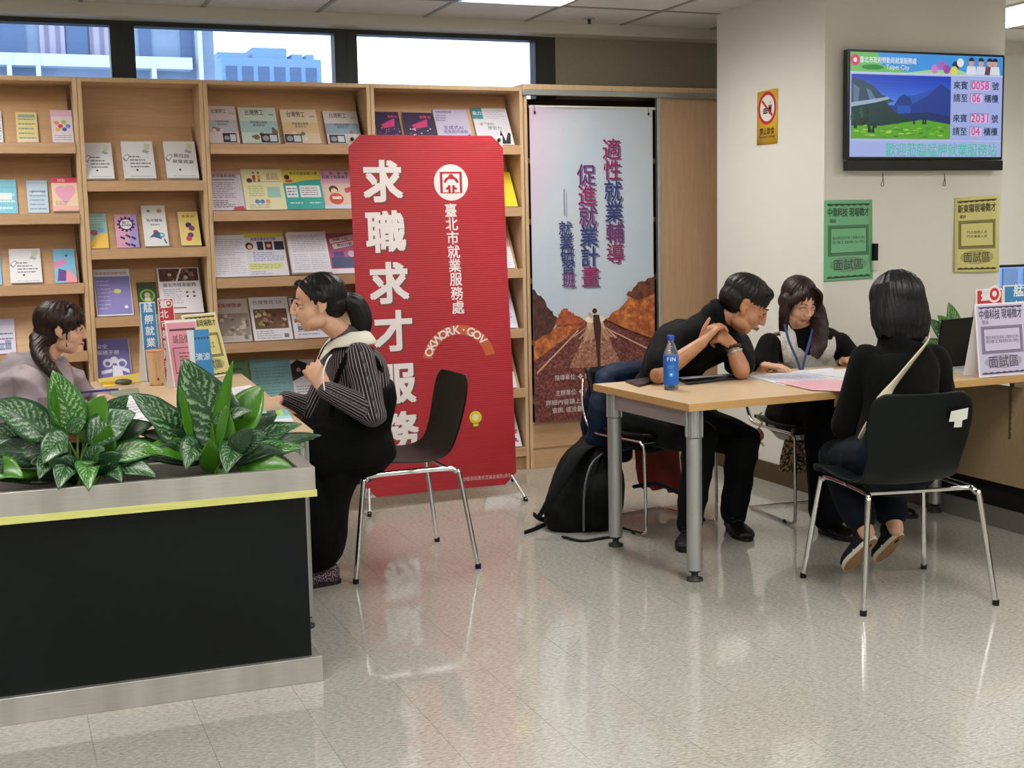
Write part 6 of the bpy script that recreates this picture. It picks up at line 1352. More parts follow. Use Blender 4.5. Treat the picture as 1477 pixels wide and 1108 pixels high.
def face_parts(body, c, R, s, lipc, browc, look=(0, 1, 0), closed=False, skinm=None):
    for q in (-1, 1):
        e = c+R @ (V((q*0.031, 0.0715, 0.003))*s); b = MB(); b.ell(e, (0.0122*s,)*3, m=EYEW, nu=14, nv=10)
        d = (R @ (V((0, 1, -0.25 if not closed else -0.8)))).normalized(); b.ell(e+d*0.0078*s, (0.0064*s,)*3, m=IRIS, nu=10, nv=8); o = b.build('eye', None, body)
        if skinm:
            for dz, dy in (((0.0045, 0.0), (-0.0085, -0.001)) if not closed else ((0.0015, 0.0008), (-0.007, 0.0))): b = MB(); b.ell(e+R @ (V((0, dy, dz))*s), (0.0155*s, 0.0132*s, 0.0105*s if dz > 0 else 0.008*s), M=R, m=skinm, nu=16, nv=10); b.build('eyelid', None, body)
        b = MB(); k = [c+R @ (V((q*(0.031+x), y, z))*s) for x, y, z in ((-0.016, 0.0835, 0.005), (-0.006, 0.0895, 0.0125), (0.006, 0.0885, 0.0125), (0.017, 0.079, 0.004))]
        b.loft(k, 0.0016*s, seg=6, m=browc); b.build('upper_eyelid', None, body)
        b = MB(); k = [c+R @ (V((q*(0.031+x), y, z))*s) for x, y, z in ((-0.017, 0.0905, 0.026), (0.0, 0.090, 0.031), (0.019, 0.078, 0.026))]
        b.loft(k, [(0.0025*s, 0.0018*s), (0.0032*s, 0.002*s), (0.0015*s, 0.001*s)], seg=6, m=browc); b.build('eyebrow', None, body)
    b = MB(); k = [c+R @ (V(p)*s) for p in ((-0.021, 0.084, -0.057), (-0.008, 0.0955, -0.0535), (0, 0.0965, -0.0548), (0.008, 0.0955, -0.0535), (0.021, 0.084, -0.057))]
    b.loft(k, [(0.0015*s, 0.002*s), (0.004*s, 0.0035*s), (0.004*s, 0.0035*s), (0.004*s, 0.0035*s), (0.0015*s, 0.002*s)], side=tuple(R.col[2]), seg=8, m=lipc)
    k = [c+R @ (V(p)*s) for p in ((-0.018, 0.084, -0.0585), (0, 0.0945, -0.0625), (0.018, 0.084, -0.0585))]
    b.loft(k, [(0.0015*s, 0.002*s), (0.0048*s, 0.004*s), (0.0015*s, 0.002*s)], side=tuple(R.col[2]), seg=8, m=lipc); b.build('lips', None, body)

def hand(b, w, d, n, right, curl=(25, 30, 25), thumb=(0.6, 0.5, 0.5), s=1.0, spread=0.05, per=None):
    """w wrist, d finger direction, n palm normal (pointing out of the palm); fingers curl towards n"""
    w, d, n = V(w), V(d).normalized(), V(n); n = (n-d*n.dot(d)).normalized(); t = d.cross(n)*(1 if right else -1)
    b.loft([w-d*0.01*s, w+d*0.03*s, w+d*0.07*s, w+d*0.088*s], [(0.024*s, 0.018*s), (0.033*s, 0.016*s), (0.040*s, 0.0135*s), (0.038*s, 0.011*s)], side=tuple(t), seg=14)
    for i, fl in enumerate((0.93, 1.03, 0.97, 0.78)):
        o = 1.5-i; p = w+d*(0.084-0.004*abs(o-0.5))*s+t*o*0.0208*s; dd = (d+t*o*spread).normalized(); a = 0; P = [p-dd*0.02*s, p]
        cc = per[i] if per else curl
        for L, q in zip((0.043, 0.026, 0.021), cc):
            a += math.radians(q); v = dd*math.cos(a)+n*math.sin(a); p = p+v*L*fl*s; P.append(p)
        b.loft(P, [0.0092*s, 0.0090*s, 0.0082*s, 0.0075*s, 0.0062*s], seg=10, sub=3)
    p = w+d*0.022*s+t*0.024*s; v1 = (t*thumb[0]+d*thumb[1]+n*thumb[2]).normalized(); v2 = (v1*0.7+d*0.5+n*0.12).normalized()
    P = [p-v1*0.012*s, p, p+v1*0.042*s, p+v1*0.042*s+v2*0.03*s, p+v1*0.042*s+v2*0.052*s]
    b.loft(P, [0.014*s, 0.014*s, 0.0105*s, 0.0092*s, 0.0072*s], seg=10, sub=3)

def limb(b, pts, rad, side=None, seg=14): b.loft(pts, rad, side=side, seg=seg, sub=5)
def torso_pts(J):
    pe, ne = J['pel'], J['neck']; up = (ne-pe); f = J.get('front', V((0, 0, 0)))
    side = (J['shR']-J['shL']).normalized(); hs = J.get('hipside', side)
    back = side.cross(V((0, 0, 1))) ; bend = J.get('bend', 0.03)
    P = [pe+V((0, 0, -0.03)), pe+up*0.18, pe+up*0.40-f*bend, pe+up*0.66-f*bend*1.2, (J['shR']+J['shL'])/2*0.6+(pe+up*0.86)*0.4, ne-up*0.04]
    return P, side
def body_mesh(J, c, R, s, W=1.0, arm=1.0, feet=True, legs=True, hands=()):
    b = MB(); P, side = torso_pts(J)
    sw = (J['shR']-J['shL']).length/2
    b.loft(P, [(0.145*W, 0.095*W), (0.125*W, 0.085*W), (0.11*W, 0.078*W), (0.125*W, 0.085*W), (sw*0.86, 0.066*W), (0.05, 0.05)], side=tuple(side), seg=18, sub=5)
    nb = c+R @ (V((0, -0.022, -0.062))*s)
    b.loft([J['neck']-(J['neck']-J['pel'])*0.08, J['neck'], nb], [0.053, 0.047, 0.043], seg=14)
    head_shapes(b, c, R, s)
    for q in 'RL':
        sh, el, wr = J['sh'+q], J['el'+q], J['wr'+q]
        limb(b, [sh, sh.lerp(el, 0.5), el], [0.043*arm, 0.039*arm, 0.035*arm]); limb(b, [el, el.lerp(wr, 0.35), wr], [0.035*arm, 0.036*arm, 0.023*arm])
        if legs and 'kn'+q in J:
            hp, kn, an = J['hip'+q], J['kn'+q], J['an'+q]
            limb(b, [hp, hp.lerp(kn, 0.5), kn], [0.066, 0.058, 0.046]); limb(b, [kn, kn.lerp(an, 0.3), an], [0.046, 0.046, 0.032])
    for hd_ in hands: hand(b, *hd_[:4], **(hd_[4] if len(hd_) > 4 else {}))
    return b
def mkperson(lab, J, c, R, s, sm, **kw):
    t = thing('person', lab, 'person', (J['pel'].x, J['pel'].y, 0.0))
    b = body_mesh(J, c, R, s, **kw); me = remesh(b, 0.0042, 5, [sm], sculpt(c, R, s), fac=0.45)
    return t, link_mesh(me, 'body', t)
def sleeve(b, sh, el, wr, r0, r1, r2, frac=1.0):
    if frac < 0.5: e = sh.lerp(el, frac*2); limb(b, [sh, sh.lerp(e, .5), e], [r0, (r0+r1)/2, r1])
    else:
        limb(b, [sh, sh.lerp(el, 0.5), el], [r0, (r0+r1)/2, r1]); e = el.lerp(wr, frac*2-1); limb(b, [el, el.lerp(e, 0.5), e], [r1, (r1+r2)/2, r2])
def top_shape(J, W, extra, sw_extra=0.0, lo=0.0):
    b = MB(); P, side = torso_pts(J); sw = (J['shR']-J['shL']).length/2; e = extra
    b.loft(P[:-1]+[J['neck']-(J['neck']-J['pel'])*0.02], [(0.150*W+e, 0.10*W+e), (0.130*W+e, 0.092*W+e), (0.118*W+e, 0.086*W+e), (0.130*W+e, 0.092*W+e), (sw*0.92+e+sw_extra, 0.07*W+e), (0.062+e*0.4, 0.058+e*0.4)], side=tuple(side), seg=20, sub=5)
    return b
def hair_fn(c, R, n=46, amp=0.0022, seed=1, clump=0.003):
    C, Rm = np.array(c), np.array(R); rr = np.random.RandomState(seed); ph = rr.rand(4)*6
    def f(co, no):
        q = (co-C)@Rm; th = np.arctan2(q[:, 0], q[:, 1]); z = q[:, 2]
        a = np.sin(th*n+ph[0]+3*np.sin(z*22+ph[1]))*0.5+np.sin(th*n*0.43+ph[2]+2*np.sin(z*13))*0.9
        return co+no*(amp*np.sin(th*n*1.7+ph[3])+clump*a*0.5)[:, None]
    return f
def shoe(name, t, heel, toe, up, m, sole, w=0.045, h=0.055, top=0.07, parts=True):
    heel, toe, up = V(heel), V(toe), V(up).normalized(); d = (toe-heel); L = d.length; d = d/L; up = (up-d*up.dot(d)).normalized(); side = d.cross(up)
    b = MB(); b.loft([heel+d*0.03*1+up*0.030, heel+d*L*0.35+up*0.032, heel+d*L*0.7+up*0.026, toe-d*0.03+up*0.022], [(w*0.78, 0.030), (w*0.8, 0.032), (w, 0.026), (w*0.82, 0.018)], side=tuple(side), seg=16)
    b.loft([heel+d*0.045+up*0.03, heel+d*0.04+up*(top)], [(w*0.72, 0.045), (w*0.66, 0.042)], side=tuple(side), seg=14)
    me = remesh(b, 0.0045, 4, [m]); o = link_mesh(me, name, t); WM[o.name] = WM[t.name]
    b = MB(); P = [heel-d*0.004, heel+d*L*0.25, heel+d*L*0.7, toe+d*0.002]
    n = 28; ring = []
    for k in range(n):
        a = 2*math.pi*k/n; x = (1-math.cos(a))/2; y = math.sin(a)
        wd = w*(0.80 if x < 0.45 else 0.80+0.25*math.sin((x-0.45)/0.55*math.pi)) ; ring.append(heel+d*(L*1.02*x-0.005)+side*wd*(abs(y)**0.75)*(1 if y > 0 else -1))
    vs = ring+[p+up*0.016 for p in ring]; b.add(vs, [tuple(range(n))[::-1], tuple(range(n, 2*n))]+[(k, (k+1) % n, n+(k+1) % n, n+k) for k in range(n)], sole[0])
    if len(sole) > 1: b.add([heel+(p-heel)*0.96+d*0.004-up*0.0012 for p in ring], [tuple(range(n))[::-1]], sole[1])
    b.build('sole', None, o); return o

# ================= woman in the mauve hoodie (left desk)
SK1 = skin_mat('skin_light', '#d9ab8e', '#cf9c80'); SK3 = skin_mat('skin_tan', '#b5835f', '#a67352')
LIP = mat('#b5736a', 0.4, name='lips'); BROW = mat('#241812', 0.7, name='brow')
A_ = lambda x, y, Y: at(x, y, Y=Y)
J = dict(pel=V((-0.02, 5.5, 0.5)), neck=A_(60, 522, 5.5), shR=A_(42, 556, 5.36), shL=A_(94, 545, 5.66), elR=V((0.13, 5.27, 0.65)), wrR=A_(122, 590, 5.40), elL=A_(134, 582, 5.80), wrL=A_(148, 572, 5.66), bend=0.05, front=V((1, 0, 0)))
J.update(hipR=V((0.0, 5.42, 0.5)), hipL=V((0.0, 5.6, 0.5)), knR=V((0.40, 5.42, 0.5)), knL=V((0.40, 5.62, 0.5)), anR=V((0.36, 5.42, 0.08)), anL=V((0.36, 5.62, 0.08)), toeR=V((0.52, 5.42, 0.03)), toeL=V((0.52, 5.62, 0.03)))
HC = A_(88, 475, 5.5); HR = frame((1, -0.10, -0.10), (0.12, 0, 1)); HS = 0.92
wr, wl = J['wrR'], J['wrL']
t, body = mkperson('woman in a mauve hoodie writing at the left desk, dark hair tied back', J, HC, HR, HS, SK1,
    hands=[(wr, (0.75, 0.35, 0.1), (-0.1, 0.4, -0.9), True, dict(curl=(45, 45, 30), s=0.92, thumb=(0.5, 0.8, 0.3))), (wl, (0.35, -0.9, -0.05), (-0.3, 0.1, -0.95), False, dict(curl=(30, 35, 25), s=0.9))], W=0.92, arm=0.92)
face_parts(body, HC, HR, HS, LIP, BROW, skinm=SK1)
HOOD = cloth_mat('mauve_hoodie', '#a89aa0', 0.7, 500)
b = top_shape(J, 0.98, 0.026, 0.012); sleeve(b, J['shR'], J['elR'], wr, 0.066, 0.056, 0.042, 0.96); sleeve(b, J['shL'], J['elL'], wl, 0.064, 0.054, 0.040, 0.95)
nk = J['neck']
b.loft([nk+V((-0.01, -0.085, -0.035)), nk+V((-0.075, -0.06, -0.02)), nk+V((-0.115, 0.0, -0.02)), nk+V((-0.075, 0.06, -0.01)), nk+V((0.0, 0.08, -0.02))], [0.03, 0.042, 0.05, 0.042, 0.03], seg=14)
b.loft([nk+V((-0.12, 0, -0.03)), nk+V((-0.17, 0.0, -0.09)), nk+V((-0.17, 0, -0.16))], [(0.10, 0.05), (0.09, 0.05), (0.05, 0.03)], side=(0, 1, 0), seg=14)
b.loft([nk+V((0.07, 0.07, -0.02)), nk+V((0.085, 0.02, -0.07)), nk+V((0.09, -0.03, -0.11))], [0.02, 0.024, 0.02], seg=10)
piece('hoodie', b, 0.007, 5, HOOD, t, folds(0.012, 32, 21, 0.002))
b = MB(); q = at(62, 580, Y=5.27); b.box(q.x-0.018, q.x+0.018, q.y-0.004, q.y, q.z-0.018, q.z+0.018, mat('#8a7a80', 0.8)); b.build('sleeve_patch', None, t)
TRS = cloth_mat('dark_trousers', '#15161a', 0.85)
b = MB(); b.loft([J['pel']+V((0.02, 0, -0.025)), J['pel']+V((0.03, 0, 0.0))], [(0.15, 0.085), (0.12, 0.07)], side=(0, 1, 0))
for q in 'RL': limb(b, [J['hip'+q]+V((0.05, 0, -0.01)), J['kn'+q]], [0.075, 0.066]); limb(b, [J['kn'+q], J['an'+q]], [0.064, 0.05])
piece('trousers', b, 0.009, 3, TRS, t, folds(0.004, 25, 4))
for q in 'RL': shoe('shoe', t, J['an'+q]+V((-0.05, 0, -0.08)), J['toe'+q]+V((0.05, 0, -0.03)), (0, 0, 1), mat('#1a1a1c', .5), [mat('#d8d4cc', .6)])
H1 = hair_mat('dark_brown_hair', '#130b0a', '#3a1e18')
b = MB(); g = lambda p: HC+HR @ (V(p)*HS)
b.ell(g((0, -0.018, 0.038)), (0.084*HS, 0.104*HS, 0.090*HS), M=HR, nu=22, nv=14)
b.ell(g((0, -0.050, -0.012)), (0.074*HS, 0.066*HS, 0.082*HS), M=HR)
for q in (-1, 1):
    b.loft([g((q*0.05, 0.06, 0.095)), g((q*0.078, 0.045, 0.05)), g((q*0.081, 0.015, 0.018))], [(0.02, 0.010), (0.026, 0.010), (0.014, 0.007)], side=tuple(HR.col[1]), seg=10)
    b.loft([g((q*0.078, 0.035, 0.03)), g((q*0.078, 0.028, -0.02)), g((q*0.072, 0.03, -0.07))], [(0.006, 0.004), (0.005, 0.003), (0.002, 0.002)], seg=6)
for x in (-0.052, -0.034, -0.016, 0.002, 0.02, 0.038, 0.054):
    f_ = math.sqrt(max(0, 1-(x/0.085)**2)); b.loft([g((x*0.8, 0.05*f_, 0.110)), g((x, 0.082*f_, 0.082)), g((x*1.05, 0.093*f_, 0.052)), g((x*1.08, 0.095*f_, 0.026))], [(0.013, 0.007), (0.013, 0.005), (0.010, 0.004), (0.003, 0.002)], side=tuple(HR.col[0]), seg=8)
b.loft([g((0.03, -0.08, -0.04)), A_(58, 512, 5.40), A_(74, 534, 5.33), A_(92, 560, 5.31), A_(104, 586, 5.31)], [(0.045, 0.03), (0.034, 0.026), (0.028, 0.022), (0.024, 0.017), (0.014, 0.010)], seg=14)
piece('hair', b, 0.0042, 3, H1, t, hair_fn(HC, HR, 40, 0.001, 3, 0.0026))
ph = wr+V((0.05, 0.05, 0.0)); p0_, p1_ = A_(108, 567, 5.40), A_(190, 560, 5.52)
b = MB(); b.cyl(p0_, p0_.lerp(p1_, 0.75), 0.0048, seg=10, m=mat('#2a2f78', .3)); b.cyl(p0_.lerp(p1_, 0.75), p0_.lerp(p1_, 0.83), 0.004, 0.001, seg=10, m=mat('#c8c8d0', .3))
b.build('pen', None, label='dark blue pen held by the woman in the hoodie', cat='pen')

# ================= woman in the striped sweater and black pinafore
J = dict(pel=V((1.34, 5.18, 0.53)), neck=A_(500, 488, 5.12), shL=A_(518, 516, 4.98), shR=A_(488, 520, 5.28), elL=A_(538, 596, 4.90), wrL=A_(466, 560, 4.90), elR=A_(452, 592, 5.34), wrR=A_(412, 574, 5.36), bend=0.035, front=V((-1, 0, 0)))
J.update(hipL=V((1.36, 5.09, 0.53)), hipR=V((1.36, 5.27, 0.53)), knL=V((0.98, 5.06, 0.53)), knR=V((0.98, 5.27, 0.53)), anL=A_(470, 815, 5.02), anR=V((1.12, 5.28, 0.08)), toeL=V((0.98, 4.98, 0.03)), toeR=V((0.93, 5.26, 0.03)))
HC = A_(458, 438, 5.12); HR = frame((-1, 0.05, -0.06), (-0.04, 0, 1)); HS = 1.02
t, body = mkperson('woman in a black pinafore over a striped sweater with white collar, black ponytail', J, HC, HR, HS, SK1,
    hands=[(J['wrL'], (-0.35, 0.1, 0.85), (0.0, 0.9, -0.1), False, dict(curl=(62, 70, 45), thumb=(0.2, 0.9, 0.5), s=0.98)), (J['wrR'], (-0.97, 0.1, -0.12), (0, 0, -1), True, dict(curl=(14, 20, 15), s=0.98))], W=1.08, arm=1.05)
face_parts(body, HC, HR, HS, LIP, BROW, skinm=SK1)
# striped knit: the stripes follow the arms and the trunk
k = NT('striped_knit', 0.85); at_ = k.node('Attribute'); at_.attribute_name = 'stripe'; s_ = mth(k, 'SINE', at_.outputs['Fac'], 0); v = k.coord('Object'); n = k.noise(v, 500, 2)
k.base(k.ramp(s_, [(0.0, '#100d10'), (0.62, '#161216'), (0.80, '#9c8f98')])); k.bump(s_, 0.35, 0.0015); KNIT = k.m
def stripe_attr(me, bones):
    n = len(me.vertices); co = np.empty(n*3); me.vertices.foreach_get('co', co); co = co.reshape(-1, 3); best = np.full(n, 1e9); val = np.zeros(n)
    for a, c_, side, N, r0 in bones:
        a, c_ = np.array(a), np.array(c_); ax = (c_-a); L = np.linalg.norm(ax); ax /= L; t_ = np.clip((co-a)@ax, 0, L); d = co-a-t_[:, None]*ax; dist = np.linalg.norm(d, axis=1)/r0
        sd = np.array(side)-ax*np.dot(side, ax); sd /= np.linalg.norm(sd); w = np.cross(ax, sd); th = np.arctan2(d@w, d@sd); m = dist < best; best[m] = dist[m]; val[m] = (th*N)[m]
    at2 = me.attributes.new('stripe', 'FLOAT', 'POINT'); at2.data.foreach_set('value', val)
b = top_shape(J, 1.12, 0.016, 0.008); sleeve(b, J['shL'], J['elL'], J['wrL'], 0.060, 0.055, 0.036, 0.97); sleeve(b, J['shR'], J['elR'], J['wrR'], 0.058, 0.052, 0.036, 0.97)
me = remesh(b, 0.006, 4, [KNIT], folds(0.004, 28, 31))
stripe_attr(me, [(J['shL'], J['elL'], (0, 1, 0), 26, 0.05), (J['elL'], J['wrL'], (0, 1, 0), 24, 0.04), (J['shR'], J['elR'], (0, 1, 0), 26, 0.05), (J['elR'], J['wrR'], (0, 1, 0), 24, 0.04), (J['pel'], J['neck'], (0, 1, 0), 60, 0.13)])
link_mesh(me, 'sweater', t)
PIN = cloth_mat('black_pinafore', '#040405', 0.85, 500, 0.85, 0.05)
b = MB(); P, side = torso_pts(J); e = 0.034; W = 1.14
b.loft([P[0]+V((0, 0, -0.02)), P[1], P[2]+V((0.0, 0, 0)), P[2].lerp(P[3], 0.75)], [(0.165*W+e, 0.12*W+e), (0.150*W+e, 0.112*W+e), (0.133*W+e, 0.102*W+e), (0.128*W+e, 0.095*W+e)], side=tuple(side), seg=20, flat=True)
for q, yo in (('L', 0), ('R', 0)):
    limb(b, [J['hip'+q], J['hip'+q].lerp(J['kn'+q], .5), J['kn'+q]], [0.125, 0.11, 0.095]); limb(b, [J['kn'+q]+V((0.03, 0, 0)), V((1.08, J['kn'+q].y, 0.32)), V((1.14, J['kn'+q].y-0.02, 0.17))], [(0.10, 0.10), (0.115, 0.12), (0.115, 0.135)])
b.loft([V((1.26, 5.14, 0.50)), V((1.20, 5.10, 0.34)), V((1.18, 5.06, 0.19))], [(0.13, 0.12), (0.12, 0.10), (0.11, 0.085)], side=(0, 1, 0))
piece('pinafore_dress', b, 0.009, 3, PIN, t, folds(0.007, 20, 41, 0.001))
ch = J['neck']-(J['neck']-J['pel'])*0.32
for pts in ([A_(478, 600, 4.985), A_(482, 560, 4.975), A_(497, 520, 4.965), A_(512, 497, 5.0)], [A_(512, 497, 5.0), A_(530, 508, 4.96), A_(545, 525, 4.97), A_(550, 545, 5.03)]):
    b = MB(); b.loft(pts, [(0.011, 0.005)]*len(pts), side=(1, 0, 0), m=PIN, seg=8); b.build('shoulder_strap', PIN, t)
COLW = mat('#e6e2d4', 0.7, name='white_collar')
def shirt_collar(nk, front, m, t, r0=0.060, r1=0.098, h=0.05, drop=0.045, point=0.055, z0=0.02, gap=14, th=0.003, name='collar', lean=0.0):
    front = V(front).normalized(); sd = V((0, 0, 1)).cross(front)
    def fn(u, v):
        a = math.radians(gap+(360-2*gap)*u); fr = max(0, math.cos(a)); pt = max(0, 1-min(u, 1-u)*9)
        r = r0+(r1-r0)*v*(1+0.25*pt); zz = z0+0.012*math.sin(v*math.pi)*1.0-(drop+point*pt)*v**1.3-0.030*fr*(1-v)-lean*fr
        return nk+(front*math.cos(a)+sd*math.sin(a))*r*(1.0)+V((0, 0, zz))
    b = MB(); b.grid(fn, 40, 6, m); return b.build(name, m, t, solid=th)
shirt_collar(J['neck']+V((0.005, 0, 0.0)), (-1, 0.1, 0), COLW, t, r0=0.064, r1=0.118, drop=0.05, point=0.06, z0=0.028, lean=0.01)
H2 = hair_mat('black_hair', '#060606', '#1c1a1c')
b = MB(); g = lambda p: HC+HR @ (V(p)*HS)
b.ell(g((0, -0.024, 0.040)), (0.082*HS, 0.098*HS, 0.084*HS), M=HR, nu=22, nv=14); b.ell(g((0, -0.06, -0.005)), (0.070*HS, 0.058*HS, 0.062*HS), M=HR)
for q in (-1, 1): b.loft([g((q*0.045, 0.062, 0.088)), g((q*0.076, 0.03, 0.05)), g((q*0.080, -0.02, 0.02))], [(0.02, 0.010), (0.026, 0.010), (0.02, 0.008)], side=tuple(HR.col[1]), seg=10)
b.loft([g((0, -0.11, 0.0)), A_(512, 440, 5.12), A_(521, 462, 5.12), A_(518, 482, 5.12), A_(508, 494, 5.10)], [(0.035, 0.035), (0.046, 0.046), (0.046, 0.046), (0.036, 0.036), (0.014, 0.012)], seg=14)
piece('hair', b, 0.0042, 3, H2, t, hair_fn(HC, HR, 40, 0.0008, 8, 0.002))
b = MB(); q = A_(505, 433, 5.12); b.ell(q, (0.018, 0.03, 0.03), m=RUBBER, nu=12, nv=8); b.build('hair_tie', None, t)
b = MB(); b.loft([A_(468, 562, 4.86), A_(466, 540, 4.86), A_(472, 520, 4.90), A_(478, 512, 4.95)], 0.0028, seg=6, m=WHITEP); b.build('neck_cord', None, t)
k = NT('floral_shoe', 0.7); v = k.coord('Object', (45, 45, 45)); vo = k.node('TexVoronoi'); k.link(v, vo.inputs['Vector']); k.base(k.ramp(vo.outputs['Distance'], [(0.28, '#d2a4b4'), (0.36, '#141014')])); FLS = k.m
an = J['anL']; shoe('shoe', t, V((an.x+0.055, an.y, 0.0)), V((an.x-0.18, an.y-0.02, 0.0)), (0, 0, 1), FLS, [mat('#0c0a0c', .6)], top=0.06); shoe('shoe', t, V((1.16, 5.28, 0)), V((0.93, 5.27, 0)), (0, 0, 1), FLS, [mat('#0c0a0c', .6)], top=0.06)

# ================= man in the black polo shirt
J = dict(pel=V((2.89, 5.44, 0.50)), neck=A_(1032, 454, 5.12), shR=A_(962, 500, 5.10), shL=A_(1062, 500, 5.26), elR=V((2.665, 4.97, 0.765)), wrR=A_(1013, 494, 4.96), elL=V((3.06, 4.93, 0.765)), wrL=A_(1056, 498, 4.98), bend=0.055, front=V((0.35, -0.9, 0)))
J.update(hipR=V((2.80, 5.40, 0.50)), hipL=V((2.99, 5.46, 0.50)), knR=A_(1010, 632, 5.0), knL=A_(1072, 636, 5.06), anR=A_(995, 755, 5.0), anL=A_(1058, 742, 5.08), toeR=A_(988, 790, 4.86), toeL=A_(1082, 786, 4.84))
HC = A_(1073, 441, 5.06); HR = frame((0.80, -0.40, -0.50), (0.48, -0.2, 0.88)); HS = 1.12
wr, wl = J['wrR'], J['wrL']
t, body = mkperson('man in a black polo shirt, elbows on the table, hands clasped at his face', J, HC, HR, HS, SK3,
    hands=[(wr, (0.62, 0.1, 0.62), (0.55, 0.1, -0.65), True, dict(curl=(28, 40, 30), thumb=(-0.2, 0.6, -0.5), s=1.02, spread=0.03)), (wl, (-0.62, -0.05, 0.45), (-0.1, 0.7, -0.5), False, dict(curl=(62, 70, 45), thumb=(0.4, 0.6, 0.2), s=1.0))], W=1.12, arm=1.12)
face_parts(body, HC, HR, HS, mat('#9a5a4c', .5), mat('#120d0a', .8), closed=True, skinm=SK3)
POLO = cloth_mat('black_polo', '#0b0c0e', 0.85, 500)
b = top_shape(J, 1.16, 0.022, 0.016)
sleeve(b, J['shR'], J['elR'], wr, 0.078, 0.070, 0.05, 0.36); sleeve(b, J['shL'], J['elL'], wl, 0.074, 0.068, 0.05, 0.34)
P, side = torso_pts(J); b.loft([P[2], P[3]+V((0, 0, 0.02))], [(0.17, 0.12), (0.18, 0.125)], side=tuple(side))
piece('polo_shirt', b, 0.008, 7, POLO, t, folds(0.007, 26, 51, 0.001))
b = MB(); nk = J['neck']; ax = (HC-nk).normalized()
for i in range(1):
    s1 = ax.orthogonal().normalized(); s2 = ax.cross(s1); b.loft([nk+ax*0.012+(s1*math.cos(a)+s2*math.sin(a))*0.064 for a in [2*math.pi*k/12 for k in range(13)]], [(0.007, 0.024)]*13, side=tuple(s1), seg=8, flat=True)
piece('shirt_collar', b, 0.005, 3, POLO, t)
CHN = cloth_mat('dark_grey_trousers', '#0e1214', 0.8)
b = MB(); b.loft([J['pel']+V((0, 0.03, -0.02)), J['pel']+V((0.02, -0.03, 0.12))], [(0.20, 0.15), (0.17, 0.13)], side=(0.95, 0.3, 0))
for q in 'RL': limb(b, [J['hip'+q], J['hip'+q].lerp(J['kn'+q], .5), J['kn'+q]], [0.108, 0.096, 0.080]); limb(b, [J['kn'+q], J['kn'+q].lerp(J['an'+q], .5), J['an'+q]], [0.078, 0.068, 0.058])
piece('trousers', b, 0.008, 3, CHN, t, folds(0.006, 26, 55, 0.001))
for q in 'RL':
    a, to = J['an'+q], J['toe'+q]; d = V((to.x-a.x, to.y-a.y, 0)).normalized(); o = shoe('shoe', t, V((a.x, a.y, 0))-d*0.06, V((a.x, a.y, 0))+d*0.225, (0, 0, 1), mat('#0c0c0e', .45), [mat('#060606', .6)], w=0.05, top=0.085)
    for i in range(4): b = MB(); c_ = V((a.x, a.y, 0.082-i*0.011))+d*(0.03+i*0.025); sd = d.cross(V((0, 0, 1))); b.loft([c_-sd*0.025, c_+V((0, 0, 0.006)), c_+sd*0.025], 0.003, seg=5, m=mat('#2c2c30', .8)); b.build('lace', None, o)
H3 = hair_mat('short_black_hair', '#0a0807', '#221a16')
b = MB(); g = lambda p: HC+HR @ (V(p)*HS)
b.ell(g((0, -0.014, 0.052)), (0.080*HS, 0.100*HS, 0.078*HS), M=HR, nu=22, nv=14); b.ell(g((0, -0.040, 0.012)), (0.0775*HS, 0.074*HS, 0.070*HS), M=HR); b.ell(g((0, 0.045, 0.082)), (0.058*HS, 0.044*HS, 0.032*HS), M=HR)
piece('hair', b, 0.004, 2, H3, t, hair_fn(HC, HR, 60, 0.0012, 12, 0.0022))
b = MB(); ca = (J['wrL']-J['elL']).normalized(); o1 = ca.orthogonal().normalized(); o2 = ca.cross(o1); cc_ = J['wrL']-ca*0.012
for k_ in range(12): a = 2*math.pi*k_/12; b.ell(cc_+(o1*math.cos(a)+o2*math.sin(a))*0.031, (0.0095,)*3, m=mat('#3a1c14', 0.3), nu=8, nv=6)
b.build('bead_bracelet', None, t)
b = MB(); cc_ = J['wrL']-ca*0.034; b.loft([cc_+(o1*math.cos(a)+o2*math.sin(a))*0.032 for a in [2*math.pi*k/14 for k in range(15)]], [(0.003, 0.008)]*15, side=tuple(o1), seg=6, flat=True, m=mat('#b8b8ba', 0.3, 0.8)); b.build('wrist_watch', None, t)

# ================= woman with long hair and white vest
J = dict(pel=V((3.68, 5.40, 0.48)), neck=A_(1160, 480, 5.32), shR=A_(1110, 498, 5.30), shL=A_(1210, 496, 5.38), elR=A_(1092, 552, 5.22), wrR=V((3.40, 5.17, 0.755)), elL=A_(1240, 546, 5.30), wrL=A_(1214, 522, 5.16), bend=0.03, front=V((-0.05, -1, 0)))
J['wrR'] = at(1100, 527, Z=0.755)+V((0, -0.02, 0))
J.update(hipR=V((3.60, 5.38, 0.48)), hipL=V((3.77, 5.38, 0.48)), knR=V((3.53, 4.98, 0.52)), knL=V((3.82, 5.0, 0.52)), anR=V((3.46, 4.84, 0.09)), anL=V((3.90, 5.06, 0.09)), toeR=V((3.47, 4.68, 0.03)), toeL=V((3.99, 4.95, 0.03)))
HC = A_(1153, 436, 5.28); HR = frame((-0.02, -0.93, -0.38), (0, -0.3, 1)); HS = 0.96
t, body = mkperson('woman with long dark hair in a white knit vest looking down at papers', J, HC, HR, HS, SK1,
    hands=[(J['wrR'], (0.75, -0.62, -0.05), (0.1, -0.1, -1), True, dict(curl=(22, 32, 22), s=0.92, spread=0.1)), (J['wrL'], (0.55, -0.75, 0.25), (-0.4, 0.1, -0.8), False, dict(curl=(30, 40, 30), s=0.92, spread=0.08))], W=0.9, arm=0.88)
face_parts(body, HC, HR, HS, mat('#b4605a', .4), BROW, closed=True, skinm=SK1)
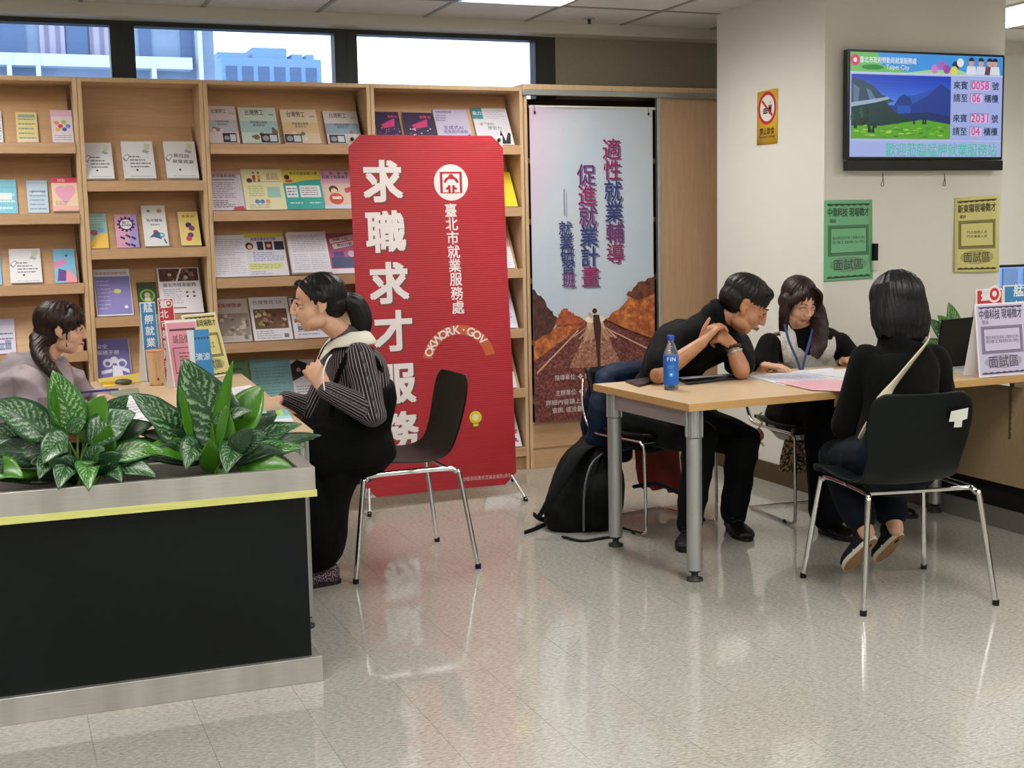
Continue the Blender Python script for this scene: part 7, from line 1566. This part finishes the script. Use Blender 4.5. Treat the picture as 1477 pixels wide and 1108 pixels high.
TEE = cloth_mat('black_tee', '#0b0b0d', 0.85, 500)
b = top_shape(J, 0.94, 0.010, 0.012); sleeve(b, J['shR'], J['elR'], J['wrR'], 0.058, 0.062, 0.05, 0.36); sleeve(b, J['shL'], J['elL'], J['wrL'], 0.058, 0.064, 0.05, 0.34)
b.loft([J['shL']+V((0.0, 0, 0.0)), J['shL']+V((0.05, -0.02, -0.05))], [0.058, 0.05])
piece('t_shirt', b, 0.007, 3, TEE, t, folds(0.005, 30, 61))
k = NT('white_knit_vest', 0.9); v = k.coord('Object'); n = k.noise(v, 110, 3, 0.6); k.base(k.ramp(n, [(0.35, '#b6b2ac'), (0.6, '#d9d6d0')])); k.bump(n, 0.6, 0.003); VEST = k.m
b = MB(); P, side = torso_pts(J); e = 0.026; W = 0.94; up = J['neck']-J['pel']
b.loft([P[0], P[1], P[2], P[3]], [(0.155*W+e, 0.105*W+e), (0.140*W+e, 0.1*W+e), (0.126*W+e, 0.094*W+e), (0.132*W+e, 0.098*W+e)], side=tuple(side), seg=20)
for q, x in (('R', 0.42), ('L', 0.42)):
    s_ = J['sh'+q].lerp(J['neck'], 0.45); fr = V((-0.02, -0.085, 0)); sgn = (J['sh'+q]-J['neck']).normalized()
    b.loft([P[3]+fr*1.15+sgn*0.05, P[3].lerp(s_, 0.6)+fr*1.12+sgn*0.045, s_+fr*0.35+V((0, 0, 0.035)), s_+V((0, 0.05, 0.03))], [(0.062, 0.018), (0.055, 0.017), (0.042, 0.016), (0.036, 0.014)], side=tuple(side), seg=10)
piece('knit_vest', b, 0.007, 3, VEST, t, folds(0.004, 30, 63))
LAN = mat('#26406e', 0.6, name='blue_lanyard')
for pts in ([A_(1132, 468, 5.22), A_(1138, 492, 5.165), A_(1150, 520, 5.14), A_(1154, 534, 5.13)], [A_(1172, 474, 5.22), A_(1166, 500, 5.16), A_(1160, 520, 5.14), A_(1157, 534, 5.13)]):
    b = MB(); b.loft(pts, [(0.007, 0.0015)]*4, side=(1, 0, 0), m=LAN, seg=6); b.build('lanyard', LAN, t)
b = MB(); q = A_(1155, 536, 5.13); b.box(q.x-0.03, q.x+0.03, q.y-0.003, q.y, q.z-0.05, q.z, mat('#c8ccd4', .3)); b.build('name_card', None, t)
b = MB()
b.loft([J['pel']+V((0, 0.02, -0.02)), J['pel']+V((0.0, 0, 0.1))], [(0.17, 0.13), (0.14, 0.11)], side=(1, 0, 0))
for q in 'RL': limb(b, [J['hip'+q], J['hip'+q].lerp(J['kn'+q], .5), J['kn'+q]], [0.105, 0.10, 0.085]); limb(b, [J['kn'+q], J['kn'+q].lerp(J['an'+q], .5), J['an'+q]], [0.085, 0.085, 0.08])
piece('wide_trousers', b, 0.009, 3, cloth_mat('black_wide_trousers', '#06070b', 0.85), t, folds(0.006, 24, 66))
for q in 'RL':
    a, to = J['an'+q], J['toe'+q]; d = V((to.x-a.x, to.y-a.y, 0)).normalized(); shoe('shoe', t, V((a.x, a.y, 0))-d*0.05, V((a.x, a.y, 0))+d*0.2, (0, 0, 1), mat('#0a0a0a', .3), [mat('#1a1612', .6)], w=0.044, top=0.06)
H4 = hair_mat('long_dark_brown_hair', '#120a09', '#3c201c')
b = MB(); g = lambda p: HC+HR @ (V(p)*HS)
b.ell(g((0, -0.022, 0.044)), (0.086*HS, 0.102*HS, 0.086*HS), M=HR, nu=22, nv=14); b.ell(g((0, -0.045, -0.01)), (0.080*HS, 0.07*HS, 0.085*HS), M=HR)
for q in (-1, 1):
    b.loft([g((q*0.012, 0.058, 0.112)), g((q*0.052, 0.070, 0.082)), g((q*0.078, 0.050, 0.03)), g((q*0.084, 0.020, -0.02))], [(0.018, 0.009), (0.026, 0.010), (0.026, 0.010), (0.03, 0.012)], side=tuple(HR.col[1]), seg=10)
# right-hand curtain falls in front of the shoulder, left one to the chin
b.loft([g((0.078, 0.0, 0.02)), A_(1131, 456, 5.27), A_(1130, 478, 5.28), A_(1134, 494, 5.25)], [(0.03, 0.03), (0.026, 0.03), (0.02, 0.02), (0.008, 0.008)], seg=10)
b.loft([g((-0.066, -0.01, 0.02)), A_(1180, 455, 5.28), A_(1182, 478, 5.22), A_(1180, 498, 5.17), A_(1174, 514, 5.15)], [(0.040, 0.045), (0.046, 0.035), (0.048, 0.024), (0.044, 0.016), (0.030, 0.006)], side=(1, 0, 0), seg=14)
b.loft([g((0, -0.09, 0.0)), A_(1165, 475, 5.40), A_(1168, 510, 5.42)], [(0.075, 0.04), (0.08, 0.035), (0.06, 0.02)], side=(1, 0, 0), seg=14)
piece('hair', b, 0.0042, 3, H4, t, hair_fn(HC, HR, 44, 0.0008, 14, 0.0024))
b = MB(); q = J['wrL']; b.ell(q, (0.026, 0.01, 0.026), m=RUBBER, nu=12, nv=8); b.build('hair_tie_on_wrist', None, t)

# ================= woman with the black bob, seen from behind
J = dict(pel=V((3.17, 4.00, 0.51)), neck=A_(1293, 492, 4.07), shL=A_(1250, 520, 4.10), shR=A_(1346, 520, 4.03), elL=A_(1222, 612, 4.18), wrL=A_(1232, 575, 4.42), elR=A_(1362, 612, 4.08), wrR=A_(1345, 585, 4.33), bend=0.02, front=V((-0.1, 1, 0)))
J.update(hipL=V((3.08, 4.02, 0.51)), hipR=V((3.25, 3.99, 0.51)), knL=A_(1208, 662, 4.32), knR=A_(1262, 664, 4.36), anL=A_(1250, 768, 4.12), anR=A_(1292, 762, 4.16), toeL=A_(1238, 812, 4.19), toeR=A_(1282, 806, 4.24))
HC = A_(1291, 440, 4.12); HR = frame((-0.05, 0.97, -0.15), (0, 0.1, 1)); HS = 1.0
t, body = mkperson('woman with a black bob seen from behind, cream bag strap across her black sweater', J, HC, HR, HS, SK1,
    hands=[(J['wrL'], (0.2, 0.95, 0.0), (0, 0, -1), False, dict(s=0.95)), (J['wrR'], (-0.4, 0.9, 0.0), (0, 0, -1), True, dict(s=0.95))], W=0.94, arm=0.95)
SWT = cloth_mat('black_sweater', '#050607', 0.9, 500)
b = top_shape(J, 1.0, 0.020, 0.010); sleeve(b, J['shL'], J['elL'], J['wrL'], 0.062, 0.062, 0.045, 0.95); sleeve(b, J['shR'], J['elR'], J['wrR'], 0.062, 0.062, 0.045, 0.95)
piece('sweater', b, 0.008, 9, SWT, t, folds(0.006, 22, 71, 0.001))
JEAN = cloth_mat('dark_navy_trousers', '#0c1521', 0.8)
b = MB(); b.loft([J['pel']+V((0, -0.01, -0.02)), J['pel']+V((0, 0, 0.1))], [(0.17, 0.13), (0.145, 0.11)], side=(1, 0, 0))
for q in 'RL': limb(b, [J['hip'+q], J['hip'+q].lerp(J['kn'+q], .5), J['kn'+q]], [0.098, 0.092, 0.076]); limb(b, [J['kn'+q], J['kn'+q].lerp(J['an'+q], .5), J['kn'+q].lerp(J['an'+q], 0.76)], [0.076, 0.074, 0.066])
piece('trousers', b, 0.008, 3, JEAN, t, folds(0.006, 24, 73))
CAN = mat('#0c0f1c', 0.8, name='navy_canvas'); SOL = [mat('#e2dccb', .6, name='cream_rubber'), mat('#a07c56', .7, name='tan_sole')]
for q, (hx, hy, hY), (tx, ty, tY) in (('L', (1262, 778, 4.10), (1228, 826, 4.20)), ('R', (1300, 772, 4.15), (1272, 818, 4.26))):
    hl, tt = at(hx, hy, Y=hY), at(tx, ty, Y=tY); d = (tt-hl).normalized(); 
    tt = hl+d*0.235; dz = min(0, tt.z-0.006); tt.z = max(tt.z, 0.012)
    o = shoe('sneaker', t, hl, tt, (-0.15, 1, 0.3), CAN, SOL, w=0.047, top=0.06)
    up = V((-0.15, 1, 0.3)); d = (tt-hl).normalized(); up = (up-d*up.dot(d)).normalized(); sd = d.cross(up)
    for k_ in range(2): b = MB(); c_ = hl+d*(0.09+0.035*k_); b.loft([c_-sd*0.036+up*0.018, c_-sd*0.032+up*0.04, c_-sd*0.012+up*0.058], [(0.006, 0.002)]*3, side=tuple(d), m=WHITEP, seg=6); b.build('side_stripe', None, o)
BELT = mat('#cfc3ae', 0.7, name='cream_strap')
P = [A_(1240, 632, 3.90), A_(1258, 598, 3.885), A_(1288, 556, 3.88), A_(1318, 518, 3.905), A_(1335, 497, 3.96), A_(1338, 488, 4.04)]
b = MB(); b.loft(P, [(0.026, 0.004), (0.022, 0.004), (0.021, 0.004), (0.021, 0.004), (0.02, 0.004), (0.018, 0.004)], side=(0.6, 0.0, 0.8), m=BELT, seg=8); b.build('bag_strap', BELT, t)
H5 = hair_mat('black_bob_hair', '#050506', '#1a1a1e')
b = MB(); g = lambda p: HC+HR @ (V(p)*HS)
b.ell(g((0, -0.016, 0.034)), (0.104*HS, 0.108*HS, 0.100*HS), M=HR, nu=24, nv=16)
b.loft([g((0, -0.02, 0.04)), g((0, -0.022, -0.02)), g((0, -0.026, -0.075)), g((0, -0.026, -0.108))], [(0.104, 0.098), (0.118, 0.096), (0.124, 0.088), (0.106, 0.072)], side=tuple(HR.col[0]), seg=24)
rr = random.Random(4)
for i in range(26):
    a = math.pi*(i+0.5)/26; x, y = -math.cos(a)*0.113, -math.sin(a)*0.082-0.012
    b.loft([g((x*0.98, y, -0.05)), g((x*1.04, y*1.02, -0.095)), g((x*(1.0+rr.uniform(-0.04, 0.1)), y*0.98, -0.128+rr.uniform(-0.01, 0.008)))], [0.012, 0.010, 0.002], seg=8)
piece('hair', b, 0.0045, 2, H5, t, hair_fn(HC, HR, 48, 0.0012, 16, 0.0028))
